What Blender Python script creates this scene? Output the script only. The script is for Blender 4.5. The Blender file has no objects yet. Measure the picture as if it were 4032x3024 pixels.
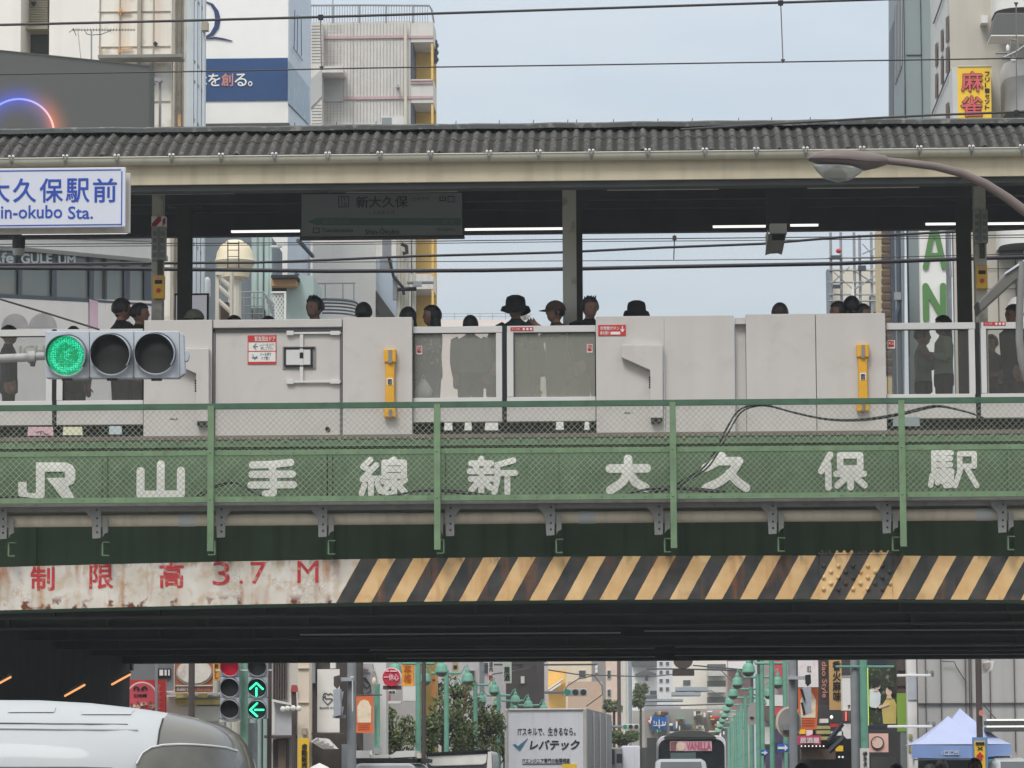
import bpy, bmesh, math, random
from math import sin, cos, pi, radians
from mathutils import Vector, Matrix
C = bpy.context.scene
COL = C.collection
random.seed(11)
# ---------------------------------------------------------------- camera
FPX = 13990.0                      # focal length in photo pixels (4032 px wide)
CAM = Vector((0, 0, 1.6))
YAW, PITCH, ROLL = radians(2.0), radians(6.38), radians(0.26)
_h = Vector((-sin(YAW), cos(YAW), 0)); _r = Vector((cos(YAW), sin(YAW), 0))
FW = (_h*cos(PITCH) + Vector((0, 0, sin(PITCH)))).normalized()
_u = (-_h*sin(PITCH) + Vector((0, 0, cos(PITCH)))).normalized()
RT = _r*cos(ROLL) - _u*sin(ROLL)
UP = _u*cos(ROLL) + _r*sin(ROLL)
cam_d = bpy.data.cameras.new('camera'); cam = bpy.data.objects.new('camera', cam_d); COL.objects.link(cam)
cam_d.sensor_fit = 'HORIZONTAL'; cam_d.sensor_width = 36.0; cam_d.lens = FPX/4032*36.0
cam_d.clip_start = 0.5; cam_d.clip_end = 6000
cam.matrix_world = Matrix(((RT.x, UP.x, -FW.x, CAM.x), (RT.y, UP.y, -FW.y, CAM.y), (RT.z, UP.z, -FW.z, CAM.z), (0, 0, 0, 1)))
C.camera = cam
# ---------------------------------------------------------------- sky, sun, exposure
SUN_EL, SUN_AZ = radians(52), radians(200)     # azimuth: direction towards the sun, clockwise from +Y
w = bpy.data.worlds.new('World'); C.world = w; w.use_nodes = True
wn = w.node_tree; wn.nodes.clear()
def N(t, typ, **kw):
    n = t.nodes.new(typ)
    for k, v in kw.items(): setattr(n, k, v)
    return n
sky = N(wn, 'ShaderNodeTexSky', sky_type='NISHITA', sun_disc=False)
sky.sun_elevation = SUN_EL; sky.sun_rotation = SUN_AZ; sky.dust_density = 2.0; sky.air_density = 1.2; sky.ozone_density = 1.5
geo = N(wn, 'ShaderNodeTexCoord'); sep = N(wn, 'ShaderNodeSeparateXYZ'); wn.links.new(geo.outputs['Generated'], sep.inputs[0])
ov = N(wn, 'ShaderNodeMath', operation='MULTIPLY_ADD', use_clamp=False); wn.links.new(sep.outputs['Z'], ov.inputs[0]); ov.inputs[1].default_value = 1.55; ov.inputs[2].default_value = 0.66
ovm = N(wn, 'ShaderNodeMath', operation='MAXIMUM'); wn.links.new(ov.outputs[0], ovm.inputs[0]); ovm.inputs[1].default_value = 0.3
mp = N(wn, 'ShaderNodeMapping'); wn.links.new(geo.outputs['Generated'], mp.inputs[0]); mp.inputs['Scale'].default_value = (3, 3, 14)
nz = N(wn, 'ShaderNodeTexNoise'); nz.inputs['Scale'].default_value = 3.6; nz.inputs['Detail'].default_value = 4; wn.links.new(mp.outputs[0], nz.inputs['Vector'])
cr = N(wn, 'ShaderNodeValToRGB'); wn.links.new(nz.outputs['Fac'], cr.inputs[0])
cr.color_ramp.elements[0].position = 0.3; cr.color_ramp.elements[0].color = (0.71, 0.82, 0.925, 1)
cr.color_ramp.elements[1].position = 0.75; cr.color_ramp.elements[1].color = (0.84, 0.89, 0.935, 1)
cl = N(wn, 'ShaderNodeVectorMath', operation='SCALE'); wn.links.new(cr.outputs[0], cl.inputs[0]); wn.links.new(ovm.outputs[0], cl.inputs['Scale'])
skm = N(wn, 'ShaderNodeVectorMath', operation='SCALE'); wn.links.new(sky.outputs[0], skm.inputs[0]); skm.inputs['Scale'].default_value = 0.1
mx = N(wn, 'ShaderNodeMix', data_type='RGBA'); mx.inputs['Factor'].default_value = 0.8
wn.links.new(skm.outputs[0], mx.inputs['A']); wn.links.new(cl.outputs[0], mx.inputs['B'])
el = N(wn, 'ShaderNodeMapRange'); wn.links.new(sep.outputs['Z'], el.inputs[0]); el.inputs[1].default_value = .22; el.inputs[2].default_value = .7
lum = N(wn, 'ShaderNodeRGBToBW'); wn.links.new(mx.outputs['Result'], lum.inputs[0])
warm = N(wn, 'ShaderNodeVectorMath', operation='SCALE'); warm.inputs[0].default_value = (1.0, 1.0, .985); wn.links.new(lum.outputs[0], warm.inputs['Scale'])
mz = N(wn, 'ShaderNodeMix', data_type='RGBA'); wn.links.new(el.outputs[0], mz.inputs['Factor']); wn.links.new(mx.outputs['Result'], mz.inputs['A']); wn.links.new(warm.outputs[0], mz.inputs['B'])
bg = N(wn, 'ShaderNodeBackground'); wn.links.new(mz.outputs['Result'], bg.inputs[0]); bg.inputs[1].default_value = 1.0
wo = N(wn, 'ShaderNodeOutputWorld'); wn.links.new(bg.outputs[0], wo.inputs[0])
sd = bpy.data.lights.new('sun', 'SUN'); sun = bpy.data.objects.new('sun', sd); COL.objects.link(sun)
sd.energy = 1.9; sd.angle = radians(20); sd.color = (1.0, 0.975, 0.945)
_sv = Vector((sin(SUN_AZ)*cos(SUN_EL), cos(SUN_AZ)*cos(SUN_EL), sin(SUN_EL)))
sun.rotation_euler = _sv.to_track_quat('Z', 'Y').to_euler(); sun.location = (0, -20, 60)
C.view_settings.view_transform = 'Standard'; C.view_settings.look = 'None'; C.view_settings.exposure = 0.0; C.view_settings.gamma = 1.0
C.cycles.use_denoising = True
C.cycles.max_bounces = 6; C.cycles.diffuse_bounces = 4; C.cycles.glossy_bounces = 3; C.cycles.transparent_max_bounces = 12
C.cycles.sample_clamp_indirect = 6
# ---------------------------------------------------------------- helpers
def at(px, py, Y):
    """world point seen at photo pixel (px, py) on the plane y = Y"""
    d = FW*FPX + RT*(px-2016) + UP*(1512-py)
    return CAM + d*((Y-CAM.y)/d.y)
def X(px, Y, py=1512): return at(px, py, Y).x
def Z(py, Y, px=2016): return at(px, py, Y).z
def lin(v):
    v /= 255.0
    return v/12.92 if v <= 0.04045 else ((v+0.055)/1.055)**2.4
def rgb(r, g, b): return (lin(r), lin(g), lin(b), 1)
MATS = {}
def mat(name, col, rough=0.6, metal=0.0, var=0.12, scale=3.0, streak=None, spots=None, bump=0.0, bscale=30.0, emit=None, spec=0.4, coat=0.0):
    """procedural material: base colour with soft variation, optional vertical streaks (colour, amount, scale) and spots (colour, amount, scale)"""
    if name in MATS: return MATS[name]
    m = bpy.data.materials.new(name); m.use_nodes = True; t = m.node_tree; b = t.nodes['Principled BSDF']
    b.inputs['Roughness'].default_value = rough; b.inputs['Metallic'].default_value = metal
    b.inputs['Specular IOR Level'].default_value = spec; b.inputs['Coat Weight'].default_value = coat
    tc = N(t, 'ShaderNodeTexCoord')
    def noise(sc, det=4, stretch=None):
        n = N(t, 'ShaderNodeTexNoise'); n.inputs['Scale'].default_value = sc; n.inputs['Detail'].default_value = det
        if stretch:
            mp = N(t, 'ShaderNodeMapping'); mp.inputs['Scale'].default_value = stretch; t.links.new(tc.outputs['Object'], mp.inputs[0]); t.links.new(mp.outputs[0], n.inputs['Vector'])
        else: t.links.new(tc.outputs['Object'], n.inputs['Vector'])
        return n.outputs['Fac']
    def ramp(f, a, b_):
        r = N(t, 'ShaderNodeMapRange'); t.links.new(f, r.inputs[0]); r.inputs[1].default_value = a; r.inputs[2].default_value = b_; return r.outputs[0]
    def mix(fac, a, bcol):
        x = N(t, 'ShaderNodeMix', data_type='RGBA')
        t.links.new(fac, x.inputs['Factor'])
        for v, k in ((a, 'A'), (bcol, 'B')):
            if isinstance(v, tuple): x.inputs[k].default_value = v
            else: t.links.new(v, x.inputs[k])
        return x.outputs['Result']
    def scaled(f, amt):
        x = N(t, 'ShaderNodeMath', operation='MULTIPLY'); t.links.new(f, x.inputs[0]); x.inputs[1].default_value = amt; return x.outputs[0]
    c0 = tuple(max(0, v*(1-var)) for v in col[:3])+(1,); c1 = tuple(min(1, v*(1+var)) for v in col[:3])+(1,)
    out = mix(ramp(noise(scale, 6), 0.3, 0.7), c0, c1)
    if streak:
        sc, amt, s = streak
        out = mix(scaled(ramp(noise(s, 5, (1, 1, 0.07)), 0.5, 0.75), amt), out, sc)
    if spots:
        sc, amt, s = spots
        out = mix(scaled(ramp(noise(s, 8), 0.55, 0.68), amt), out, sc)
    t.links.new(out, b.inputs['Base Color'])
    if bump:
        bp = N(t, 'ShaderNodeBump'); bp.inputs['Strength'].default_value = bump; bp.inputs['Distance'].default_value = 0.02
        t.links.new(noise(bscale, 5), bp.inputs['Height']); t.links.new(bp.outputs[0], b.inputs['Normal'])
    if emit:
        b.inputs['Emission Color'].default_value = emit[0]; b.inputs['Emission Strength'].default_value = emit[1]
    MATS[name] = m; return m
def glass(name, tint, veil, amount, rough=0.05, gloss=0.08):
    m = bpy.data.materials.new(name); m.use_nodes = True; t = m.node_tree; t.nodes.clear()
    tr = N(t, 'ShaderNodeBsdfTransparent'); tr.inputs[0].default_value = tint
    df = N(t, 'ShaderNodeBsdfDiffuse'); df.inputs[0].default_value = veil
    a = N(t, 'ShaderNodeMixShader'); a.inputs[0].default_value = amount; t.links.new(tr.outputs[0], a.inputs[1]); t.links.new(df.outputs[0], a.inputs[2])
    g = N(t, 'ShaderNodeBsdfGlossy'); g.inputs['Roughness'].default_value = rough
    c = N(t, 'ShaderNodeMixShader'); c.inputs[0].default_value = gloss; t.links.new(a.outputs[0], c.inputs[1]); t.links.new(g.outputs[0], c.inputs[2])
    o = N(t, 'ShaderNodeOutputMaterial'); t.links.new(c.outputs[0], o.inputs[0]); MATS[name] = m; return m
_TXT = {}
def text_mesh(s, bold):
    k = (s, bold)
    if k in _TXT: return _TXT[k]
    cu = bpy.data.curves.new('lettering', 'FONT'); cu.body = s; cu.align_x = 'CENTER'; cu.resolution_u = 3; cu.extrude = 0.02; cu.space_line = 1.0
    ob = bpy.data.objects.new('lettering', cu); COL.objects.link(ob)
    dg = bpy.context.evaluated_depsgraph_get(); me = bpy.data.meshes.new_from_object(ob.evaluated_get(dg))
    v = [tuple(p.co) for p in me.vertices]; f = [tuple(p.vertices) for p in me.polygons]
    if bold > .008:      # heavier weight: the glyph laid down several times, each copy a hair in front of the last
        v0, f0 = v, f; v = []; f = []; q = bold*.85
        for i, (dx, dy) in enumerate(((-q, 0), (q, 0), (0, q), (0, -q), (-q*.7, q*.7), (q*.7, -q*.7), (0, 0))):
            o = len(v); v = v+[(a+dx, b+dy, c*(1+.1*i)) for a, b, c in v0]; f = f+[tuple(j+o for j in p) for p in f0]
    bpy.data.objects.remove(ob); bpy.data.curves.remove(cu); bpy.data.meshes.remove(me)
    _TXT[k] = (v, f); return _TXT[k]
class MB:
    """collects boxes, prisms, tubes and lettering into ONE mesh object"""
    def __init__(s): s.v = []; s.f = []; s.m = []; s.k = 0; s.p = []
    def add(s, vs, fs, m=0):
        o = len(s.v); s.p.append((o, len(s.f))); s.v += [tuple(v) for v in vs]; s.f += [tuple(i+o for i in f) for f in fs]; s.m += [m]*len(fs); return s
    def box(s, x0, x1, y0, y1, z0, z1, m=0):
        if x1 < x0: x0, x1 = x1, x0
        if z1 < z0: z0, z1 = z1, z0
        return s.add([(x0,y0,z0),(x1,y0,z0),(x1,y1,z0),(x0,y1,z0),(x0,y0,z1),(x1,y0,z1),(x1,y1,z1),(x0,y1,z1)],
                     [(0,3,2,1),(4,5,6,7),(0,1,5,4),(1,2,6,5),(2,3,7,6),(3,0,4,7)], m)
    def pbox(s, px0, px1, py0, py1, Y0, Y1, m=0):
        """box whose front face (y = Y0) covers a pixel rectangle"""
        pm, qm = (px0+px1)/2, (py0+py1)/2
        return s.box(at(px0, qm, Y0).x, at(px1, qm, Y0).x, Y0, Y1, at(pm, py1, Y0).z, at(pm, py0, Y0).z, m)
    def prism(s, pts, y0, y1, m=0):
        """outline of (x, z) points, given thickness from y0 (front) to y1"""
        n = len(pts); a = sum(pts[i][0]*pts[(i+1) % n][1]-pts[(i+1) % n][0]*pts[i][1] for i in range(n))
        if a < 0: pts = pts[::-1]
        vs = [(x, y0, z) for x, z in pts]+[(x, y1, z) for x, z in pts]
        return s.add(vs, [tuple(range(n)), tuple(range(2*n-1, n-1, -1))]+[(i, i+n, (i+1) % n+n, (i+1) % n) for i in range(n)], m)
    def pprism(s, pts, Y0, Y1, m=0):
        return s.prism([(at(x, y, Y0).x, at(x, y, Y0).z) for x, y in pts], Y0, Y1, m)
    def disc(s, c, r, y0, y1, m=0, n=28):
        return s.prism([(c[0]+r*cos(2*pi*i/n), c[1]+r*sin(2*pi*i/n)) for i in range(n)], y0, y1, m)
    def pdisc(s, px, py, rp, Y0, Y1, m=0, n=28, ry=None):
        c = at(px, py, Y0); k = Y0/FPX
        return s.prism([(c.x+rp*k*cos(2*pi*i/n), c.z+(ry or rp)*k*sin(2*pi*i/n)) for i in range(n)], Y0, Y1, m)
    def tube(s, pts, r, n=8, m=0, caps=True, r1=None):
        pts = [Vector(p) for p in pts]; N_ = len(pts); rings = []
        for i, p in enumerate(pts):
            d = (pts[min(i+1, N_-1)]-pts[max(i-1, 0)]).normalized()
            a = d.orthogonal().normalized() if i == 0 else (prev - d*prev.dot(d)).normalized()
            prev = a; b = d.cross(a)
            rr = r if r1 is None else r+(r1-r)*i/(N_-1)
            if isinstance(r, (list, tuple)): rr = r[i]
            rings.append([p+(a*cos(2*pi*j/n)+b*sin(2*pi*j/n))*rr for j in range(n)])
        vs = [v for R in rings for v in R]; fs = []
        for i in range(N_-1):
            for j in range(n):
                fs.append((i*n+j, i*n+(j+1) % n, (i+1)*n+(j+1) % n, (i+1)*n+j))
        if caps: fs += [tuple(range(n-1, -1, -1)), tuple(range((N_-1)*n, N_*n))]
        return s.add(vs, fs, m)
    def lathe(s, c, prof, n=20, m=0, axis='z', sx=1.0, sy=1.0, a0=0.0, a1=2*pi):
        """profile of (radius, height) revolved about c"""
        full = abs(a1-a0-2*pi) < 1e-6; k = n if full else n+1; vs = []
        for r, h in prof:
            for j in range(k):
                a = a0+(a1-a0)*j/n
                if axis == 'z': vs.append((c[0]+r*cos(a)*sx, c[1]+r*sin(a)*sy, c[2]+h))
                elif axis == 'y': vs.append((c[0]+r*cos(a)*sx, c[1]+h, c[2]+r*sin(a)*sy))
                else: vs.append((c[0]+h, c[1]+r*cos(a)*sx, c[2]+r*sin(a)*sy))
        fs = []
        for i in range(len(prof)-1):
            for j in range(n):
                q = (j+1) % k
                f = (i*k+j, i*k+q, (i+1)*k+q, (i+1)*k+j)
                fs.append(f if axis != 'y' else f[::-1])
        return s.add(vs, fs, m)
    def _ell(s, c, rx, ry, rz, m=0, n=14, k=9):
        vs = []; fs = []
        for i in range(k+1):
            t = pi*i/k
            for j in range(n):
                a = 2*pi*j/n; q = max(sin(t), 0.01)
                vs.append((c[0]+rx*q*cos(a), c[1]+ry*q*sin(a), c[2]-rz*cos(t)))
        for i in range(k):
            for j in range(n): fs.append((i*n+j, i*n+(j+1) % n, (i+1)*n+(j+1) % n, (i+1)*n+j))
        fs.append(tuple(range(n-1, -1, -1))); fs.append(tuple(range(k*n, (k+1)*n)))
        return s.add(vs, fs, m)
    def text(s, t, px0, px1, py0, py1, Y, m=0, bold=0.0, th=0.004):
        """lettering fitted to a pixel rectangle of the plane y = Y, facing the street"""
        v, f = text_mesh(t, bold)
        if not v: return s
        xs = [p[0] for p in v]; ys = [p[1] for p in v]; xa, xb, ya, yb = min(xs), max(xs), min(ys), max(ys)
        pm, qm = (px0+px1)/2, (py0+py1)/2
        X0, X1, Z0, Z1 = at(px0, qm, Y).x, at(px1, qm, Y).x, at(pm, py1, Y).z, at(pm, py0, Y).z
        sl = (at(px1, qm, Y).z-at(px0, qm, Y).z)/max(1e-6, X1-X0)*0
        return s.add([(X0+(p[0]-xa)/(xb-xa)*(X1-X0), Y-(th*p[2]*35 if p[2] > 0 else 0), Z0+(p[1]-ya)/(yb-ya)*(Z1-Z0)) for p in v], f, m)
    def strokes(s, lines, wd, px0, px1, py0, py1, Y, m=0, th=0.006):
        """brush strokes on a 100 x 100 grid (y down) laid into a pixel rectangle"""
        pm, qm = (px0+px1)/2, (py0+py1)/2
        X0, X1, Z0, Z1 = at(px0, qm, Y).x, at(px1, qm, Y).x, at(pm, py1, Y).z, at(pm, py0, Y).z
        sx, sz = (X1-X0)/100, (Z1-Z0)/100; h = wd/2*min(sx, sz)
        for ln in lines:
            hh = h
            if isinstance(ln[0], (int, float)): hh = ln[0]/2*min(sx, sz); ln = ln[1:]
            P = [(X0+x*sx, Z1-y*sz) for x, y in ln]
            for i, (x, z) in enumerate(P):
                s.k += 1; f = Y-th-s.k % 40*0.00025
                s.prism([(x+hh*cos(2*pi*j/14), z+hh*sin(2*pi*j/14)) for j in range(14)], f, Y)
                s.m[-16:] = [m]*16
                if i:
                    x0, z0 = P[i-1]; L = math.hypot(x-x0, z-z0)
                    if L < 1e-6: continue
                    nx, nz = -(z-z0)/L*hh, (x-x0)/L*hh; s.k += 1; f = Y-th-s.k % 40*0.00025
                    s.prism([(x0+nx, z0+nz), (x0-nx, z0-nz), (x-nx, z-nz), (x+nx, z+nz)], f, Y); s.m[-6:] = [m]*6
        return s
    def build_each(s, name, mats, parent, **kw):
        """every shape collected becomes a part of its own"""
        P = s.p+[(len(s.v), len(s.f))]
        for (v0, f0), (v1, f1) in zip(P[:-1], P[1:]):
            b = MB(); b.v = s.v[v0:v1]; b.f = [tuple(i-v0 for i in f) for f in s.f[f0:f1]]; b.m = s.m[f0:f1]; used = b.m[0]
            mm = mats[used] if isinstance(mats, (list, tuple)) else mats
            b.m = [0]*len(b.f); b.build(name, mm, parent, **kw)
    def build(s, name, mats, parent=None, label=None, cat=None, group=None, kind=None, smooth=None, bevel=0.0, origin=None):
        if not isinstance(mats, (list, tuple)): mats = [mats]
        if parent is not None:
            o0 = Vector(parent['_o'])
        else:
            if origin is None:
                xs, ys, zs = zip(*s.v); origin = ((min(xs)+max(xs))/2, (min(ys)+max(ys))/2, min(zs))
            o0 = Vector(origin)
        me = bpy.data.meshes.new(name); me.from_pydata([tuple(Vector(v)-o0) for v in s.v], [], s.f)
        for m in mats: me.materials.append(m)
        me.polygons.foreach_set('material_index', s.m)
        if smooth is not None:
            me.shade_smooth(); me.set_sharp_from_angle(angle=radians(smooth))
        me.update()
        o = bpy.data.objects.new(name, me); COL.objects.link(o)
        if parent is not None: o.parent = parent; o['_o'] = tuple(o0)
        else: o.location = o0; o['_o'] = tuple(o0)
        if bevel:
            b = o.modifiers.new('bevel', 'BEVEL'); b.width = bevel; b.segments = 2; b.limit_method = 'ANGLE'; b.angle_limit = radians(40)
        return tag(o, label, cat, group, kind)
def tag(o, label=None, cat=None, group=None, kind=None):
    for k, v in (('label', label), ('category', cat), ('group', group), ('kind', kind)):
        if v: o[k] = v
    return o
def thing(name, label, cat, loc, group=None):
    o = bpy.data.objects.new(name, None); COL.objects.link(o); o.location = loc; o['_o'] = tuple(loc); o.empty_display_size = 0.2
    return tag(o, label, cat, group)
def plane_y(px0, Y0, px1, Y1, py=1000):
    """depth of a straight vertical wall whose ends stand at two pixels and depths"""
    t = lambda p: at(p, py, 1.0).x
    x0, x1 = t(px0)*Y0, t(px1)*Y1; B = (Y1-Y0)/(x1-x0); A = Y0-B*x0
    return lambda p: A/(1-B*t(p))
def copy_tree(o, dx, label=None, parent=None):
    c = o.copy(); COL.objects.link(c)
    if parent is None: c.location = Vector(o.location)+Vector(dx)
    else: c.parent = parent
    if label: c['label'] = label
    for ch in list(o.children): copy_tree(ch, dx, None, c)
    return c
# ================================================================ materials
m_white = mat('gate_white_paint', rgb(200, 195, 191), 0.45, var=0.035, scale=1.5, streak=(rgb(150, 138, 126), 0.10, 5), spots=(rgb(150, 130, 115), 0.16, 3.2))
m_whiteframe = mat('gate_frame_paint', rgb(212, 210, 208), 0.4, var=0.03)
m_cream = mat('cream_fascia_paint', rgb(200, 188, 162), 0.6, var=0.06, scale=2, streak=(rgb(120, 110, 95), 0.25, 6))
m_gutter = mat('gutter_plastic', rgb(190, 186, 172), 0.4, var=0.06, scale=1.2, streak=(rgb(110, 100, 88), 0.2, 8))
m_slate = mat('weathered_slate_sheet', rgb(76, 73, 70), 0.95, var=0.22, scale=7, streak=(rgb(52, 50, 48), 0.3, 20), spots=(rgb(146, 144, 138), 0.5, 16), bump=0.5, bscale=40, spec=0.1)
m_ridge = mat('ridge_sheet_metal', rgb(66, 69, 67), 0.7, var=0.15, scale=4, spots=(rgb(150, 148, 140), 0.5, 9))
m_ceil = mat('dark_canopy_steel', rgb(112, 118, 120), 0.8, var=0.1, scale=2, spec=0.2)
m_ceil2 = mat('dark_canopy_beam', rgb(70, 72, 74), 0.7, var=0.12, spec=0.2)
m_col = mat('beige_column_paint', rgb(186, 183, 172), 0.6, var=0.05, spots=(rgb(90, 85, 80), 0.5, 6))
m_coldark = mat('shaded_column_paint', rgb(64, 64, 60), 0.7, var=0.15)  # shade of the rear columns put into a darker column colour
m_green = mat('fence_green_paint', rgb(110, 135, 103), 0.65, var=0.16, scale=4, streak=(rgb(78, 104, 76), 0.35, 10), spots=(rgb(92, 84, 60), 0.25, 9))
m_greentop = mat('fence_rail_dark_green', rgb(66, 98, 76), 0.55, var=0.12, scale=5, spots=(rgb(40, 66, 52), 0.4, 8))
m_panel = mat('girder_panel_green', rgb(94, 119, 89), 0.7, var=0.14, scale=2.5, streak=(rgb(66, 92, 68), 0.35, 7), spots=(rgb(70, 90, 66), 0.3, 10))
m_flange = mat('girder_flange_green', rgb(92, 118, 88), 0.6, var=0.16, scale=4, spots=(rgb(120, 110, 84), 0.5, 14))
m_web = mat('girder_web_dark_green', rgb(116, 144, 118), 0.7, var=0.1, scale=2, streak=(rgb(34, 46, 38), 0.3, 6), spec=0.2)
m_under = mat('soot_dark_steel', rgb(74, 76, 76), 0.85, var=0.15, scale=2, spec=0.15)
m_under2 = mat('soot_dark_green_steel', rgb(84, 94, 88), 0.85, var=0.12, scale=2, spec=0.15)
m_wire_mesh = mat('galvanised_mesh_wire', rgb(158, 164, 146), 0.55, metal=0.2, var=0.2, scale=8)
m_letter = mat('white_letter_paint', rgb(240, 238, 232), 0.7, var=0.05, scale=5, streak=(rgb(170, 170, 160), 0.35, 9))
m_galv = mat('galvanised_steel', rgb(138, 138, 136), 0.5, metal=0.35, var=0.12, scale=5, streak=(rgb(96, 94, 90), 0.4, 10))
m_pipe = mat('cream_pipe', rgb(214, 202, 182), 0.5, var=0.05, scale=2, streak=(rgb(120, 108, 92), 0.3, 7))
m_coup = mat('pale_grey_coupling', rgb(196, 198, 198), 0.5, var=0.04)
m_black = mat('black_rubber', rgb(34, 34, 38), 0.6, var=0.1, spec=0.3)
m_cable = mat('black_cable', rgb(38, 36, 44), 0.5, var=0.1)
m_wire = mat('contact_wire', rgb(62, 60, 62), 0.5, metal=0.3, var=0.1)
m_red = mat('red_sign_paint', rgb(196, 54, 52), 0.5, var=0.06)
m_redtext = mat('faded_red_letter_paint', rgb(188, 52, 58), 0.7, var=0.1, scale=7, spots=(rgb(214, 190, 170), 0.6, 18))
m_paper = mat('white_paper', rgb(226, 224, 220), 0.7, var=0.02)
m_ink = mat('black_print', rgb(40, 40, 42), 0.7, var=0.05)
m_inkgrey = mat('grey_print', rgb(110, 110, 112), 0.7, var=0.05)
m_yellow = mat('yellow_cover_paint', rgb(226, 168, 44), 0.45, var=0.07, scale=6, streak=(rgb(150, 100, 30), 0.4, 12))
m_yellowbox = mat('yellow_button_box', rgb(222, 176, 60), 0.5, var=0.06)
m_led = mat('led_tube', rgb(255, 255, 245), 0.4, emit=((1.0, 1.0, 0.95, 1), 1.1))
m_asphalt = mat('asphalt', (0.05, 0.05, 0.052, 1), 0.9, var=0.2, scale=2)
m_conc = mat('platform_concrete', rgb(116, 108, 98), 0.85, var=0.1, streak=(rgb(80, 76, 70), 0.4, 6))
m_pave = mat('paving', (0.25, 0.25, 0.24, 1), 0.9, var=0.1, scale=4)
m_glass = glass('gate_glass', (0.98, 0.98, 0.97, 1), (0.52, 0.52, 0.47, 1), 0.24, gloss=0.05)
m_glassclear = glass('clear_gate_glass', (0.95, 0.96, 0.95, 1), (0.30, 0.30, 0.28, 1), 0.06, gloss=0.05)
m_glassdark = glass('gate_glass_filmed', (0.95, 0.95, 0.90, 1), (0.52, 0.52, 0.46, 1), 0.31, gloss=0.06)

# striped height-limit beam: white zone with rust, then yellow and black diagonal stripes
def limit_material(x_split, phase, period):
    m = bpy.data.materials.new('rusty_striped_beam_paint'); m.use_nodes = True; t = m.node_tree; b = t.nodes['Principled BSDF']
    b.inputs['Roughness'].default_value = 0.65; b.inputs['Specular IOR Level'].default_value = 0.3
    tc = N(t, 'ShaderNodeTexCoord'); sp = N(t, 'ShaderNodeSeparateXYZ'); t.links.new(tc.outputs['Object'], sp.inputs[0])
    def M(op, a, b_=None, c=None):
        n = N(t, 'ShaderNodeMath', operation=op)
        for i, v in enumerate((a, b_, c)):
            if v is None: continue
            if isinstance(v, (int, float)): n.inputs[i].default_value = v
            else: t.links.new(v, n.inputs[i])
        return n.outputs[0]
    def noise(sc, det, st=(1, 1, 1)):
        mp_ = N(t, 'ShaderNodeMapping'); mp_.inputs['Scale'].default_value = st; t.links.new(tc.outputs['Object'], mp_.inputs[0])
        n = N(t, 'ShaderNodeTexNoise'); n.inputs['Scale'].default_value = sc; n.inputs['Detail'].default_value = det; t.links.new(mp_.outputs[0], n.inputs['Vector']); return n.outputs['Fac']
    def mr(f, a, b_):
        r = N(t, 'ShaderNodeMapRange'); t.links.new(f, r.inputs[0]); r.inputs[1].default_value = a; r.inputs[2].default_value = b_; return r.outputs[0]
    def mix(f, a, b_):
        x = N(t, 'ShaderNodeMix', data_type='RGBA')
        if isinstance(f, float): x.inputs['Factor'].default_value = f
        else: t.links.new(f, x.inputs['Factor'])
        for v, k in ((a, 'A'), (b_, 'B')):
            if isinstance(v, tuple): x.inputs[k].default_value = v
            else: t.links.new(v, x.inputs[k])
        return x.outputs['Result']
    wob = M('MULTIPLY', M('SUBTRACT', noise(9, 3), 0.5), 0.012)
    u = M('ADD', M('MULTIPLY_ADD', sp.outputs['Z'], -0.56, sp.outputs['X']), wob)
    fr = M('FRACT', M('DIVIDE', M('SUBTRACT', u, phase), period))
    black = M('LESS_THAN', fr, 0.505)
    yel = mix(mr(noise(4, 6), 0.3, 0.7), rgb(210, 168, 114), rgb(232, 197, 146))
    blk = mix(mr(noise(5, 6), 0.35, 0.7), rgb(52, 53, 54), rgb(76, 76, 73))
    str_ = mix(black, yel, blk)
    wht = mix(mr(noise(3, 6), 0.3, 0.7), rgb(196, 186, 172), rgb(226, 220, 212))
    wht = mix(M('MULTIPLY', mr(noise(8, 8), 0.52, 0.62), 0.45), wht, rgb(190, 160, 120))
    side = M('GREATER_THAN', u, x_split)
    col = mix(side, wht, str_)
    rust = M('MULTIPLY', mr(noise(8, 7, (1, 1, 0.14)), 0.5, 0.68), mr(noise(1.7, 4), 0.4, 0.58))
    col = mix(M('MULTIPLY', rust, M('SUBTRACT', 0.85, M('MULTIPLY', side, 0.5))), col, mix(mr(noise(20, 4), .3, .7), rgb(196, 122, 58), rgb(140, 78, 40)))
    edge = M('MULTIPLY', mr(noise(6, 8), 0.53, 0.60), mr(sp.outputs['Z'], 0.09, 0.01))
    col = mix(M('MULTIPLY', edge, M('SUBTRACT', 1.0, M('MULTIPLY', side, 0.8))), col, rgb(112, 62, 34))
    top = M('MULTIPLY', mr(noise(9, 6, (1, 1, .4)), 0.5, 0.62), mr(sp.outputs['Z'], 0.36, 0.46))
    col = mix(M('MULTIPLY', top, 0.6), col, rgb(70, 62, 48))
    vor = N(t, 'ShaderNodeTexVoronoi', feature='DISTANCE_TO_EDGE'); vor.inputs['Scale'].default_value = 17; t.links.new(tc.outputs['Object'], vor.inputs['Vector'])
    crack = M('MULTIPLY', M('LESS_THAN', vor.outputs['Distance'], 0.03), mr(noise(2.6, 3), 0.56, 0.62))
    col = mix(M('MULTIPLY', crack, M('SUBTRACT', 0.45, M('MULTIPLY', side, 0.4))), col, rgb(110, 90, 70))
    t.links.new(col, b.inputs['Base Color']); return m

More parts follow.
